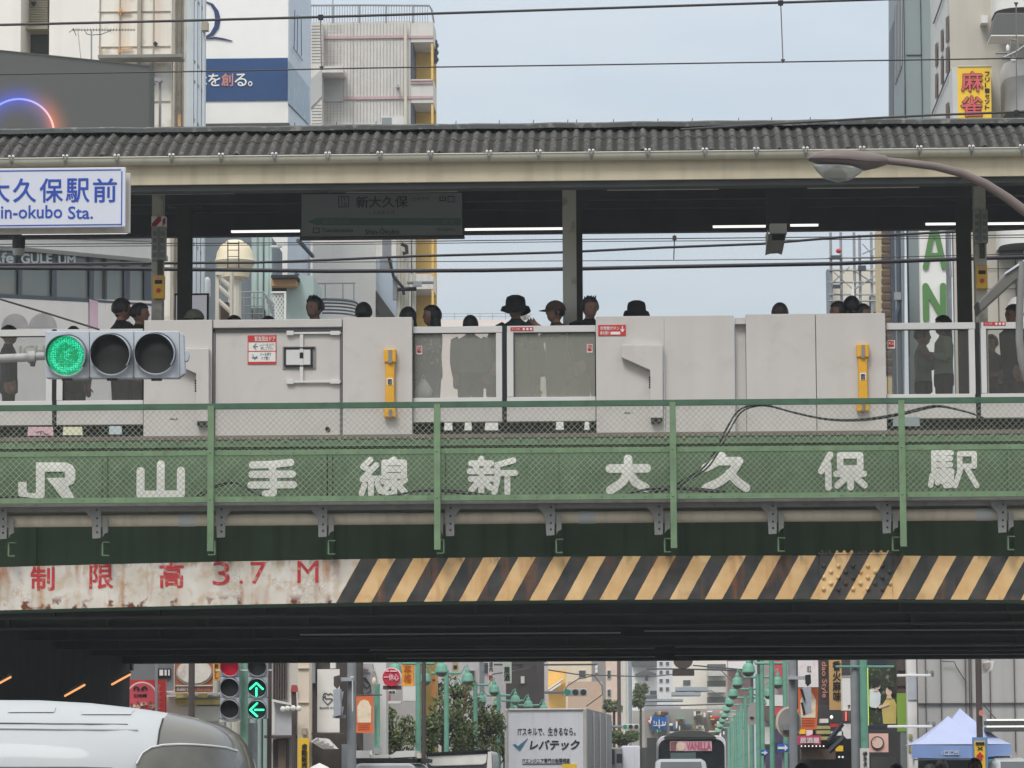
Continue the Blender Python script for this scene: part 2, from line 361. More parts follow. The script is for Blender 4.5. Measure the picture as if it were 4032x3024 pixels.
# ================================================================ ground, road, deck of the viaduct
g = MB(); g.box(-400, 400, -60, 1500, -0.6, -0.14); g.build('ground', m_pave, kind='structure', label='paved ground between the buildings')
xr0, xr1 = -3.6, 4.4
g = MB(); g.box(xr0, xr1, -60, 1200, -0.134, 0.0); g.build('road', m_asphalt, kind='structure', label='asphalt road running under the railway bridge')
g = MB(); g.box(-14, xr0-0.15, 57.5, 600, -0.134, 0.14); g.build('pavement', m_pave, kind='structure', label='pavement along the shop fronts')
g = MB(); g.box(xr1+0.15, 14, 57.5, 600, -0.134, 0.14); g.build('pavement', m_pave, kind='structure', label='pavement along the shop fronts')
YF, YG, YW, YS, YD = 38.5, 39.1, 39.95, 38.95, 42.6
XL, XR = -9.5, 9.5          # the bridge runs on past both sides of the frame
def zr(py, Y): return Z(py, Y, 2016)

# ---------------------------------------------------------------- railway bridge
br = thing('railway_bridge', 'green steel railway bridge carrying the station across the road', 'bridge', (0, YW, 0))
b = MB(); b.box(XL, XR, YG, YG+0.12, zr(1985, YG), zr(1768, YG))
for px in (415, 1280, 1300, 1745, 2190, 2645, 3085, 3525, 3975):      # stiffeners with rivets
    x = X(px, YG, 1890); b.box(x-0.02, x+0.02, YG-0.03, YG-0.002, zr(1985, YG), zr(1772, YG))
    if px in (415, 1280, 3085, 3975):
        for k in range(7): b._ell((x-0.035, YG, zr(1800+k*24, YG)), .011, .012, .011, 0, 6, 4)
for i in range(8):
    for j in range(5):
        if j == 2: continue
        b._ell((X(2075+i*36, YG, 1870), YG, zr(1838+j*25, YG)), .012, .012, .012, 0, 6, 4)
b.build('name_panel', m_panel, br)
chars = [
 ('山', 536, 730, 1815, 1965, 17.5, [[(9, 26), (9, 88), (91, 88), (91, 26)], [(50, 9), (50, 86)]]),
 ('手', 977, 1167, 1808, 1957, 16, [[(9, 15), (50, 14), (88, 9)], [(8, 40), (92, 40)], [(6, 68), (94, 68)], [(50, 16), (53, 60), (52, 90), (36, 92)]]),
 ('線', 1412, 1607, 1800, 1955, 12.5, [[(24, 6), (9, 24), (24, 34)], [(36, 20), (8, 56), (42, 54)], [(25, 52), (25, 94)], [(12, 70), (6, 92)], [(38, 68), (44, 86)],
    [(72, 6), (64, 12)], [(52, 14), (52, 48), (92, 48), (92, 14), (52, 14)], [(53, 31), (91, 31)], [(72, 50), (72, 94), (60, 94)], [(50, 62), (64, 64), (50, 88)], [(94, 58), (80, 70)], [(76, 66), (94, 90)]]),
 ('新', 1840, 2037, 1800, 1950, 13, [[(28, 4), (28, 16)], [(8, 16), (48, 16)], [(16, 22), (20, 34)], [(42, 22), (36, 34)], [(5, 37), (50, 37)], [(7, 57), (50, 57)], [(28, 40), (28, 94)], [(24, 62), (8, 86)], [(34, 64), (46, 80)],
    [(92, 9), (62, 20)], [(60, 20), (60, 60), (54, 92)], [(62, 42), (96, 42)], [(80, 46), (80, 94)]]),
 ('大', 2385, 2562, 1795, 1945, 19, [[(9, 33), (91, 33)], [(50, 8), (50, 40), (38, 68), (10, 90)], [(52, 44), (66, 70), (88, 84)]]),
 ('久', 2763, 2952, 1782, 1937, 18, [[(42, 8), (28, 26), (8, 38)], [(40, 22), (78, 22), (62, 52), (38, 74), (8, 90)], [(58, 52), (74, 74), (92, 90)]]),
 ('保', 3218, 3415, 1778, 1930, 14, [[(26, 8), (8, 50)], [(22, 34), (22, 93)], [(46, 10), (46, 44), (86, 44), (86, 10), (46, 10)], [(38, 58), (93, 58)], [(66, 48), (66, 93)], [(60, 64), (40, 88)], [(74, 64), (94, 88)]]),
 ('駅', 3653, 3857, 1772, 1925, 11.5, [[(12, 6), (12, 56)], [(12, 7), (46, 7)], [(14, 22), (44, 22)], [(14, 38), (44, 38)], [(12, 54), (46, 54), (44, 90), (34, 92)], [(30, 8), (30, 52)], [(8, 66), (5, 90)], [(18, 66), (18, 84)], [(28, 66), (28, 82)], [(37, 64), (38, 78)],
    [(13, 62, 7), ] if False else [(62, 10), (90, 10), (90, 42), (62, 42)], [(62, 10), (62, 56), (52, 92)], [(74, 44), (94, 92)]]),
]
for ch, a, b_, c_, d, wd, ls in chars:
    lt = MB(); lt.strokes(ls, wd*1.2, a, b_, c_, d, YG-0.002); lt.build('painted_letter', m_letter, br)
lt = MB()
# the operator's mark, an angular J joined to an R
def pp(L): return [(at(x, y, YG-0.002).x, at(x, y, YG-0.002).z) for x, y in L]
lt.prism(pp([(72, 1898), (105, 1898), (105, 1934), (112, 1942), (142, 1942), (142, 1942), (142, 1821), (176, 1821), (176, 1952), (166, 1966), (152, 1970), (98, 1970), (80, 1962), (72, 1946)]), YG-0.011, YG)
lt.prism(pp([(176.5, 1821), (262, 1821), (285, 1832), (297, 1852), (297, 1888), (288, 1905), (268, 1914), (297, 1968), (250, 1968), (184, 1882), (176.5, 1882), (176.5, 1882), (252, 1881), (256, 1872), (256, 1862), (252, 1857), (176.5, 1857)][:10]+[(184, 1882), (256, 1881), (256, 1857), (176.5, 1857)]), YG-0.0114, YG)
lt.build('painted_letter', m_letter, br)
b = MB(); b.box(XL, XR, 40.0, 40.18, zr(1752, 40.0), zr(1728, 40.0))
for i in range(90): b._ell((XL+0.2+i*0.205, 40.0, zr(1731, 40.0)+.004), .022, .02, .022, 0, 7, 4)
b.build('top_flange', m_flange, br)
b = MB(); b.box(XL, XR, 40.2, 40.25, zr(1830, 40.2), zr(1722, 40.2)); b.build('gap_shade_board', m_black, br)  # black board stands for the shade in the deep gap below the flange
b = MB(); b.box(XL, XR, YW, YW+0.08, zr(2240, YW), zr(1800, YW))
for px in (120, 830, 1290, 1720, 2190, 2650, 3095, 3550, 4000):
    x = X(px+8, YW, 2150); b.box(x-0.05, x+0.05, YW-0.06, YW-0.003, zr(2236, YW), zr(1990, YW))
b.build('web_plate', m_web, br)
b = MB(); b.box(XL, XR, YF+0.12, YW-0.004, zr(1968, YF)-.03, zr(1968, YF)); b.build('walkway_floor', m_galv, br)
# under-deck slab and cross girders that darken the road below
b = MB(); b.box(XL-8, XR+8, YW+0.1, 55.4, zr(2150, YW), zr(2150, YW)+0.35); b.build('deck_slab', m_under, br)
rnd_ = random.Random(12)
for k, (Y, py, bt) in enumerate(((41.0, 2425, 2402), (43.2, 2468, 2462), (45.6, 2512, 2506), (48.4, 2548, 2541), (51.4, 2572, 2564), (54.6, 2604, 2588))):
    b = MB(); b.box(XL-8, XR+8, Y, Y+0.06, Z(py, Y)+.02, zr(2150, YW)-.002); b.box(XL-8, XR+8, Y-0.16, Y+0.22, Z(py, Y), Z(py, Y)+.02)
    for i in range(60):
        b._ell((XL+i*0.32, Y-0.1, Z(py, Y)+.022), .016, .016, .012, 0, 6, 3)
    for i in range(16): x_ = XL+.3+i*1.22+k*.3; b.box(x_, x_+.03, Y-.12, Y-.002, Z(py, Y)+.021, zr(2150, YW)-.01)
    b.build('cross_girder', m_under2 if k % 2 else m_under, br)
    if k in (2, 4, 5):
        b = MB(); zz = Z(py, Y)+.05; x_ = XL+rnd_.uniform(4, 6.5)
        b.tube([(x_, Y-.2, zz), (x_+4.1, Y-.2, zz)], .010, 6); b.tube([(x_+4.4, Y-.2, zz+.02), (XR, Y-.2, zz)], .008, 6); b.build('conduit', m_coup, br)
# the height-limit beam
zt, zb, seg = zr(2193, YS), zr(2364, YS), 60
lim = thing('height_limit_beam', 'rusty beam with red height limit lettering and yellow black stripes', 'height limit beam', (0, YS, zb))
def camber(x): return -0.0016*(x+0.2)**2
xs = [XL+(XR-XL)*i/seg for i in range(seg+1)]
b = MB(); vs = []; fs = []
for x in xs:
    for (y, z) in ((YS, zb), (YS, zt), (YS+0.28, zt), (YS+0.28, zb)): vs.append((x, y, z+camber(x)))
for i in range(seg):
    for j in range(4): fs.append((i*4+j, i*4+(j+1) % 4, i*4+4+(j+1) % 4, i*4+4+j))
b.add(vs, [f[::-1] for f in fs]); 
per = 138.0*YS/FPX
ph = X(1422, YS, 2193) - 0.56*(zt-zb)
m_lim = limit_material(ph-per*0.02, ph, per)
b.build('striped_plate', m_lim, lim)
b = MB(); vs = []; fs = []
for x in xs:
    for (y, z) in ((YS+.02, zb-0.015), (YS+.02, zb-0.002), (YS+0.5, zb-0.002), (YS+0.5, zb-0.015)): vs.append((x, y, z+camber(x)))
for i in range(seg):
    for j in range(4): fs.append((i*4+j, i*4+(j+1) % 4, i*4+4+(j+1) % 4, i*4+4+j))
b.add(vs, [f[::-1] for f in fs]); b.build('bottom_flange', m_greentop, lim)
lt = MB(); Yt = YS-0.003
for s_, a, b_, c_, d in (('制', 120, 215, 2228, 2325), ('限', 352, 446, 2222, 2318), ('高', 627, 724, 2215, 2315), ('3', 838, 905, 2212, 2304), ('.', 943, 956, 2285, 2298), ('7', 986, 1050, 2213, 2298), ('M', 1171, 1254, 2208, 2294)):
    lt = MB(); lt.text(s_, a, b_, c_, d, Yt, 0, 0.022 if s_ in '制限高' else 0.0); lt.build('painted_letter', m_redtext, lim)
sp_ = MB(); Yp = YS-0.02
sp_.pbox(3228, 3512, 2178, 2360, Yp, YS-0.002)
sp_.pbox(3220, 3515, 2176, 2182, YS-0.03, YS+0.2)
for i in range(10): p = at(3238+i*29, 2176, YS); sp_._ell((p.x, YS+.01, p.z), .022, .022, .03, 0, 8, 5)
for i in range(10):
    for j in range(5):
        if (i+j) % 2 == 0:
            p = at(3243+i*29, 2228+j*23, Yp); sp_._ell((p.x, Yp, p.z), .026, .03, .026, 0, 8, 5)
sp_.build('riveted_splice_plate', m_lim, lim, smooth=40)
# pipe, hangers and channel under the walkway
YP = 38.85
pipe = thing('drain_pipe', 'cream drain pipe with pale grey couplings slung under the walkway', 'pipe', (0, YP, zr(2040, YP)))
zc = zr(2039, YP); rp = 24*YP/FPX
b = MB(); b.tube([(XL, YP, zc), (XR, YP, zc)], rp, 18); b.build('pipe_run', m_pipe, pipe, smooth=50)
for px in (737, 2311, 3878):
    x = X(px, YP, 2040); b = MB(); b.tube([(x-.09, YP, zc), (x+.09, YP, zc)], rp*1.07, 18); b.build('coupling', m_coup, pipe, smooth=50)
ch = MB(); Yc = 38.72
ch.box(XL, XR, Yc, Yc+0.012, zr(2003, Yc), zr(1971, Yc)); ch.box(XL, XR, Yc+0.013, Yc+0.1, zr(2003, Yc), zr(2003, Yc)+.012)
for px in range(60, 4032, 52):
    if px % 7 < 3: p = at(px, 1987, Yc); ch._ell((p.x, Yc, p.z), .014, .01, .014, 0, 6, 4)
ch.build('cable_channel', m_galv, label='long grey steel channel running under the fence walkway', cat='channel')
hx = (8, 378, 868, 1268, 1770, 2165, 2592, 3040, 3490, 3945)
pos = ('at the far left end', 'below the letters J R', 'below the third painted character', 'left of the fourth painted character', 'beneath the fifth character', 'between the fifth and sixth characters', 'beneath the big sixth character', 'right of the seventh character', 'below the eighth character', 'below the last character')
for i, px in enumerate(hx):
    lean = (px in (868, 1770)) and 1 or -1
    o = thing('pipe_hanger', f'grey steel pipe hanger plate {pos[i]}', 'pipe hanger', (X(px, Yc-.02, 2050), Yc-.02, zr(2110, Yc)), 'pipe hangers under the walkway')
    b = MB(); Y0 = Yc-0.02
    dy = -(px-2016)*0.0064
    b.pprism([(px-20, 1965+dy), (px+20, 1965+dy), (px+18, 2108+dy), (px-14, 2110+dy)], Y0, Y0+.008)
    b.pprism([(px-20*lean*-1 if False else px+(-20 if lean < 0 else 20), 1968+dy), (px+(-44 if lean < 0 else 44), 1968+dy), (px+(-44 if lean < 0 else 44), 2002+dy), (px+(-18 if lean < 0 else 18), 2032+dy)], Y0+.001, Y0+.007)
    for py in (1982, 1998, 2030, 2060, 2085): p = at(px+4, py+dy, Y0); b._ell((p.x, Y0, p.z), .013, .012, .013, 1, 6, 4)
    b.build('hanger_plate', [m_galv, m_ceil2], o)
    b = MB(); k = -lean
    b.pprism([(px+k*26, 2030+dy), (px+k*46, 2030+dy), (px+k*46, 2085+dy), (px+k*32, 2092+dy), (px+k*26, 2105+dy)], Y0+.02, Y0+.06); b.build('strap', m_galv, o)
    b = MB()
    b.pbox(px+k*24, px+k*52, 2122+dy, 2126+dy, Y0+.05, Y0+.16); b.pbox(px+k*24-2, px+k*24+4, 2122+dy, 2176+dy, Y0+.051, Y0+.17); b.pbox(px+k*24, px+k*50, 2174+dy, 2178+dy, Y0+.05, Y0+.16)
    b.build('angle_bracket', m_flange, o)


# ---------------------------------------------------------------- green walkway fence with chain-link
fe = thing('walkway_fence', 'green walkway fence with rusty chain-link mesh in front of the bridge lettering', 'fence', (0, YF, zr(1960, YF)))
b = MB(); b.box(XL, XR, YF-.03, YF+.03, zr(1602, YF), zr(1580, YF)); b.build('top_rail', m_greentop, fe)
b = MB(); b.box(XL, XR, YF-.008, YF+.05, zr(1784, YF), zr(1764, YF))
for i in range(80): b._ell((XL+.1+i*.236, YF-.008, zr(1774, YF)), .009, .01, .009, 0, 6, 4)
b.build('middle_rail', m_green, fe)
b = MB(); b.box(XL, XR, YF-.008, YF+.05, zr(1969, YF), zr(1948, YF))
for i in range(80): b._ell((XL+.16+i*.236, YF-.008, zr(1958, YF)), .009, .01, .009, 0, 6, 4)
b.build('bottom_rail', m_green, fe)
posts = [831-2*905, 831-905, 831, 1722, 2650, 3551, 3551+905, 3551+1810]
pxs = [X(p, YF, 1800) for p in posts]
for p, x in zip(posts, pxs):
    b = MB(); b.box(x-.034, x+.034, YF-.05, YF-.035, zr(2163, YF), zr(1590, YF)); b.box(x+.022, x+.034, YF-.034, YF+.02, zr(2163, YF), zr(1603, YF))
    b._ell((x-.005, YF-.05, zr(1774, YF)), .012, .012, .012, 0, 6, 4); b._ell((x-.005, YF-.05, zr(1958, YF)), .012, .012, .012, 0, 6, 4)
    b.build('post', m_green, fe)
rj = random.Random(9); zA, zB = zr(1950, YF), zr(1603, YF); H = zB-zA; pit = 0.0655
for i in range(len(pxs)-1):
    xa, xb = pxs[i]+.034, pxs[i+1]-.034; b = MB(); k = -int(H/pit)-2; Ym = YF+.012
    while xa+k*pit < xb:
        for sgn in (1, -1):
            x0 = xa+k*pit
            x0 += rj.uniform(-.0035, .0035); p0, p1 = (x0, zA), (x0+H+rj.uniform(-.006, .006), zB)
            if sgn < 0: p0, p1 = (x0, zB), (x0+H, zA)
            lo, hi = max(0.0, (xa-x0)/H), min(1.0, (xb-x0)/H)
            if lo < hi:
                q0 = (p0[0]+(p1[0]-p0[0])*lo, p0[1]+(p1[1]-p0[1])*lo); q1 = (p0[0]+(p1[0]-p0[0])*hi, p0[1]+(p1[1]-p0[1])*hi)
                b.tube([(q0[0], Ym+sgn*.003, q0[1]), (q1[0], Ym+sgn*.003, q1[1])], 0.0028, 4, caps=False)
        k += 1
    b.build('chain_link_panel', m_wire_mesh, fe)
# loose cables behind the mesh
def pcable(name, pts, r, m, label, n=8, cat='cable', group=None, dbl=None):
    P = [at(x, y, Y) for x, y, Y in pts]; q = []
    for i in range(len(P)-1):
        a, b_, c_, d = P[max(i-1, 0)], P[i], P[i+1], P[min(i+2, len(P)-1)]
        for k in range(6):
            t = k/6; q.append(0.5*((2*b_)+(c_-a)*t+(2*a-5*b_+4*c_-d)*t*t+(3*b_-a-3*c_+d)*t**3))
    q.append(P[-1]); b = MB(); b.tube(q, r, n)
    if dbl: b.tube([v+Vector(dbl) for v in q], r*.8, n)
    return b.build(name, m, label=label, cat=cat, group=group, smooth=60)
pcable('loose_cable', [(2560, 1935, 38.7), (2640, 1920, 38.7), (2700, 1885, 38.7), (2770, 1840, 38.7), (2820, 1770, 38.7), (2860, 1690, 38.7), (2905, 1620, 38.7), (2960, 1596, 38.7), (3020, 1596, 38.7), (3130, 1625, 38.7), (3260, 1650, 38.7), (3400, 1650, 38.7), (3540, 1628, 38.7), (3640, 1604, 38.7), (3700, 1598, 38.7), (3800, 1620, 38.7), (3860, 1640, 38.7)], .011, m_cable, 'pair of black cables looping up behind the right half of the mesh', dbl=(.035, .01, -.012))
pcable('loose_cable', [(770, 1955, 38.7), (830, 1920, 38.7), (890, 1900, 38.7), (930, 1902, 38.7), (990, 1935, 38.7), (1060, 1965, 38.7)], .009, m_cable, 'thin black cable arching above the bottom rail beside the first fence post', dbl=(.03, .01, -.01))

for pts, lab in (([(1480, 1962, 38.72), (1560, 1950, 38.72), (1640, 1934, 38.72), (1705, 1932, 38.72), (1790, 1938, 38.72), (1880, 1950, 38.72), (1945, 1958, 38.72)], 'low black cable bundle humped over the bottom rail at the second fence post'),
                 ([(2470, 1944, 38.72), (2530, 1930, 38.72), (2600, 1922, 38.72), (2665, 1924, 38.72), (2750, 1930, 38.72), (2840, 1940, 38.72)], 'low black cable bundle humped over the bottom rail at the third fence post'),
                 ([(-60, 1958, 38.72), (10, 1958, 38.72), (70, 1964, 38.72), (140, 1972, 38.72)], 'short black cable end lying on the bottom rail below the J')):
    for k_, dy in enumerate((0,)): pcable('loose_cable', pts, .014, m_cable, lab, group='black cables lying behind the fence', dbl=(.05, .012, .013))
# weathered sheets: the colour darkens along the valleys, pale lichen on the crests
m_slatec = mat('weathered_corrugated_sheet', rgb(80, 79, 78), 0.95, var=0.25, scale=9, spots=(rgb(150, 148, 142), 0.45, 22), bump=0.25, bscale=60, spec=0.1)
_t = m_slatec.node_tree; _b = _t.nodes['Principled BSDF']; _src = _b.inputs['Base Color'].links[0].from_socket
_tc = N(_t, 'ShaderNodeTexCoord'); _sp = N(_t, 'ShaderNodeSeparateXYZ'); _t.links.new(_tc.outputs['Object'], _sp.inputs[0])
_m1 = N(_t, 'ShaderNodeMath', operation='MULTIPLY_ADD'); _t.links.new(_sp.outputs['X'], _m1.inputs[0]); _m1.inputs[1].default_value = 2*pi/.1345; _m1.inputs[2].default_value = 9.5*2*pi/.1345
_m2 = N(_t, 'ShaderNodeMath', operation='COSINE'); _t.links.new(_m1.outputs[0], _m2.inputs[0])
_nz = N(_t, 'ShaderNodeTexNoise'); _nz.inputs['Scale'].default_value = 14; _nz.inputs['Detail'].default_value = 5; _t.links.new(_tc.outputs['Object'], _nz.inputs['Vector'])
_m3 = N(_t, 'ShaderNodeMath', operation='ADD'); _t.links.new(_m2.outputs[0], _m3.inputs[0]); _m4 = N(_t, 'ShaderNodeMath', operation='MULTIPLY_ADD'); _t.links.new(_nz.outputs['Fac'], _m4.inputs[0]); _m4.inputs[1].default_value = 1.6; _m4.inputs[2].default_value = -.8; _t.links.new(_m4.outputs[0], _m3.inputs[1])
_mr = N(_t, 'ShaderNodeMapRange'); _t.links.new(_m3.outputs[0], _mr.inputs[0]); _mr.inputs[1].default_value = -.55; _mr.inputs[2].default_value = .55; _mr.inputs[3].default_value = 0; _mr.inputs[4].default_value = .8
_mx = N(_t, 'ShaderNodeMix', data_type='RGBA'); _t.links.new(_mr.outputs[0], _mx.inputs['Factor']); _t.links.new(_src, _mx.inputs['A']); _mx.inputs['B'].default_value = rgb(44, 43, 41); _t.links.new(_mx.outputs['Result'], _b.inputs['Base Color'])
# ================================================================ platform canopy
YE, YR, YB = 41.7, 42.75, 46.6
can = thing('platform_canopy', 'station platform canopy with weathered corrugated roof and cream fascia', 'canopy', (0, YE, zr(1700, YD)))
z_e, z_r = zr(608, YE), zr(497, YR)
def corrugated(x0, x1, ya, za, yb, zb_, b, lift=0.0, pitch=0.1345, seed=1):
    rnd = random.Random(seed); n = int((x1-x0)/pitch); sub = 8; cols = []
    for i in range(n):
        wide = i % 6 == 5
        for j in range(sub):
            t = j/sub; x = x0+(i+t)*pitch
            h = 0.5-0.5*cos(2*pi*t); h = h**1.25*(0.031 if not wide else 0.042)
            cols.append((x, h+(0.008 if wide else 0)+0.004*sin(i*1.7)))
    R = 5; vs = []
    L = math.hypot(yb-ya, zb_-za); ny, nzv = -(zb_-za)/L, (yb-ya)/L
    for r in range(R+1):
        t = r/R
        for x, h in cols:
            vs.append((x, ya+(yb-ya)*t+ny*(h+lift), za+(zb_-za)*t+nzv*(h+lift)))
    m = len(cols); fs = [(r*m+i, r*m+i+1, (r+1)*m+i+1, (r+1)*m+i) for r in range(R) for i in range(m-1)]
    # thickness at the eave end
    o = len(vs); vs += [(v[0], v[1]-ny*.012+.002, v[2]-nzv*.012) for v in vs[:m]]
    fs += [(i+1, i, o+i, o+i+1) for i in range(m-1)]
    b.add(vs, fs)
b = MB(); ym, zm = YE-0.06+(YR-YE)*0.52, z_e+(z_r-z_e)*0.5
corrugated(XL, XR, YE-0.08, z_e-.012, ym, zm, b, 0, seed=1)
corrugated(XL, XR, ym-0.05, zm-0.03, YR, z_r-.07, b, 0.012, seed=2)
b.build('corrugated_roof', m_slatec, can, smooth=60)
b = MB()
b.prism([(0, 0), (1, 0)], 0, 1) if False else None
rc = [(YR-.20, z_r-.062), (YR-.19, z_r-.01), (YR-.10, z_r+.022), (YR+.15, z_r+.026), (YR+.3, z_r-.03)]
rnd = random.Random(5); n = 60; vs = []
for i in range(n+1):
    x = XL+(XR-XL)*i/n; j = rnd.uniform(-.006, .006)
    vs += [(x, y, z+j) for y, z in rc]
b.add(vs, [(i*5+j, (i+1)*5+j, (i+1)*5+j+1, i*5+j+1) for i in range(n) for j in range(4)])
for px in (1160, 1325, 1480, 1795, 1965, 2100, 2235, 2270, 2415, 2590, 2725, 2908, 3038, 3190):
    x = X(px, YR, 480); b.tube([(x, YR, z_r+.03), (x+.004, YR, z_r+.075)], .005, 5)
b.build('ridge_cap', m_ridge, can, smooth=30)
b = MB(); b.add([(XL, YR+.28, z_r-.03), (XR, YR+.28, z_r-.03), (XR, YB, z_r-.25), (XL, YB, z_r-.25)], [(0, 1, 2, 3)]); b.build('rear_roof_sheet', m_slate, can)
# gutter
gz, gr = zr(611, YE), 0.075
b = MB(); prof = [(YE-.13+gr-gr*cos(a), gz-gr*sin(a)*1.15) for a in [pi*k/10 for k in range(11)]]
vs = [(x, y, z) for x in (XL, XR) for y, z in prof]; b.add(vs, [(i, i+11, i+12, i+1) for i in range(10)])
b.tube([(XL, YE-.13, gz), (XR, YE-.13, gz)], .009, 8)

b.build('gutter', m_gutter, can, smooth=50)
for px in (-380, -170, 45, 257, 460, 675, 870, 1080, 1290, 1495, 1695, 1925, 2120, 2328, 2550, 2775, 2978, 3172, 3395, 3620, 3825, 4025, 4240):
    x = X(px, YE-.13, 615); b = MB()
    for dx in (-.022, .022):
        b.tube([(x+dx, YE-.145, gz+.022), (x+dx*.4, YE-.146, gz-.03), (x, YE-.12, gz-.085)], .010, 6); b._ell((x+dx, YE-.14, gz+.024), .017, .012, .018, 1, 7, 4)
    b.build('gutter_bracket', [m_galv, m_paper], can)  # white knobs paint the highlights on the bracket tips
fb, ft = zr(714, YE+.02), zr(620, YE+.02)
b = MB(); b.box(XL, XR, YE+.02, YE+.06, fb, ft); b.build('fascia', m_cream, can, bevel=.006)
b = MB(); b.box(XL, XR, YE+.07, YE+.3, zr(735, YE), fb+.3)
zc0, zcb = fb+0.36, zr(924, YB)
b.box(XL, XR, YB-.12, YB+.02, zcb, zcb+.55)
for y in (43.2, 45.2, 45.9): b.box(XL, XR, y, y+.1, zc0-.02, zc0+.12)
b.build('long_beam', m_ceil2, can)
b = MB(); b.add([(XL, YE+.3, zc0+.12), (XR, YE+.3, zc0+.12), (XR, YB-.12, zc0+.2), (XL, YB-.12, zc0+.2)], [(0, 1, 2, 3)])
b.add([(XL, YE+.3, zc0+.13), (XR, YE+.3, zc0+.13), (XR, YB-.12, zc0+.21), (XL, YB-.12, zc0+.21)], [(3, 2, 1, 0)]); b.build('ceiling', m_ceil, can)
for px in (1580, 2610, 3400, 700, -300):     # pale wiring trays under the front edge
    b = MB(); Yq = 42.3; b.pbox(px-220, px+220, 737-(px-2016)*.009, 751-(px-2016)*.009, Yq, Yq+.06); b.build('wiring_tray', m_galv if False else m_col, can)
zdeck = zr(1714, YD)
for i, (px, wpx, py0, Yc, m, nm) in enumerate(((618, 42, 715, 43.5, m_col, 'beige'), (2242, 54, 715, 43.5, m_col, 'beige'), (3862, 46, 700, 43.5, m_col, 'beige'),
                           (724, 52, 720, 45.6, m_coldark, 'dark'), (2280, 26, 720, 45.4, m_coldark, 'dark'), (3798, 54, 700, 45.6, m_coldark, 'dark'))):
    x = X(px, Yc, 1000); hw = wpx/2*Yc/FPX; b = MB()
    b.box(x-hw, x+hw, Yc, Yc+.02, zdeck, zc0+.1); b.box(x-.012, x+.012, Yc+.021, Yc+.2, zdeck, zc0+.1); b.box(x-hw, x+hw, Yc+.2, Yc+.22, zdeck, zc0+.1)
    if nm == 'dark': b.box(x-hw*2.6, x+hw*2.6, Yc+.05, Yc+.15, zr(800, Yc), zr(765, Yc))
    b.build('column', m, can)
# ---------------------------------------------------------------- platform
b = MB(); b.box(XL-4, XR+4, YD-.25, 47.4, zdeck-.28, zdeck); b.build('platform_deck', m_conc, kind='structure', label='concrete platform deck behind the track')
b = MB(); b.box(XL, XR, 40.3, YD-.26, zdeck-.9, zdeck-.75); b.build('track_bed', m_conc, kind='structure', label='ballasted track bed between fence and platform')
# fluorescent fittings under the canopy
for a, b_, py, lb in ((85, 500, 917, 'below the blue sign'), (910, 1180, 910, 'left of the name board'), (1830, 2220, 901, 'between the name board and the middle column'), (2807, 3015, 891, 'just left of the hanging camera box'), (3112, 3222, 886, 'just right of the hanging camera box'), (3645, 3772, 881, 'just left of the last dark column'), (3888, 4120, 879, 'beyond the last beige column')):
    o = thing('tube_light', 'lit white tube light under the canopy ' + lb, 'tube light', (X((a+b_)/2, 46.2, py), 46.2, Z(py, 46.2)), 'tube lights under the canopy')
    q = MB(); q.pbox(a, b_, py-4, py+4, 46.2, 46.24); q.build('tube', m_led, o)
    q = MB(); q.pbox(a-6, b_+6, py-13, py-6, 46.16, 46.3); q.build('housing', m_ceil2, o)
# hanging station name board
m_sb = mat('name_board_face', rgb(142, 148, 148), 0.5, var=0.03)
m_sbband = mat('name_board_green_band', rgb(84, 116, 100), 0.5, var=0.03)
o = thing('station_name_board', 'shaded hanging station name board with dark green arrow band', 'name board', (X(1500, 44.6), 44.6, Z(935, 44.6)))
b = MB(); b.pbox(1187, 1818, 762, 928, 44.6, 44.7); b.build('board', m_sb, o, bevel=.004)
b = MB(); b.pbox(1180, 1828, 929, 938, 44.58, 44.72); b.pbox(1290, 1300, 725, 762, 44.62, 44.68); b.pbox(1700, 1710, 725, 762, 44.62, 44.68); b.build('hanging_frame', m_ceil2, o)
b = MB(); b.pprism([(1210, 872), (1245, 858), (1815, 858), (1815, 887), (1245, 887)], 44.594, 44.599); b.build('line_band', m_sbband, o)
b = MB(); Yt = 44.597
b.text('新大久保', 1402, 1606, 772, 818, Yt, 0, .02); b.text('しんおおくぼ', 1455, 1555, 828, 844, Yt); b.text('Shin-Ōkubo', 1438, 1572, 897, 922, Yt, 0, .01)
b.text('Takadanobaba', 1268, 1390, 899, 914, Yt); b.text('Shinjuku', 1720, 1790, 897, 911, Yt); b.text('신오쿠보', 1622, 1690, 775, 790, Yt)
for q in ((1332, 1374, 772, 816), (1232, 1258, 896, 918), (1762, 1790, 772, 796), (1730, 1755, 774, 792)):
    b.pbox(q[0], q[1], q[2], q[2]+3, 44.59, Yt); b.pbox(q[0], q[1], q[3]-3, q[3], 44.59, Yt); b.pbox(q[0], q[0]+3, q[2]+3, q[3]-3, 44.59, Yt); b.pbox(q[1]-3, q[1], q[2]+3, q[3]-3, 44.59, Yt)
b.text('JY\n16', 1340, 1366, 778, 810, Yt); b.text('山', 1733, 1752, 777, 790, Yt)
b.build_each('lettering', mat('board_print', rgb(56, 60, 62), 0.6), o)
m_led2 = mat('band_print', rgb(120, 134, 126), .6)
b = MB(); b.text('高田馬場', 1270, 1375, 863, 882, 44.592); b.text('新宿', 1745, 1790, 863, 882, 44.592); b.build('band_lettering', m_led2, o)
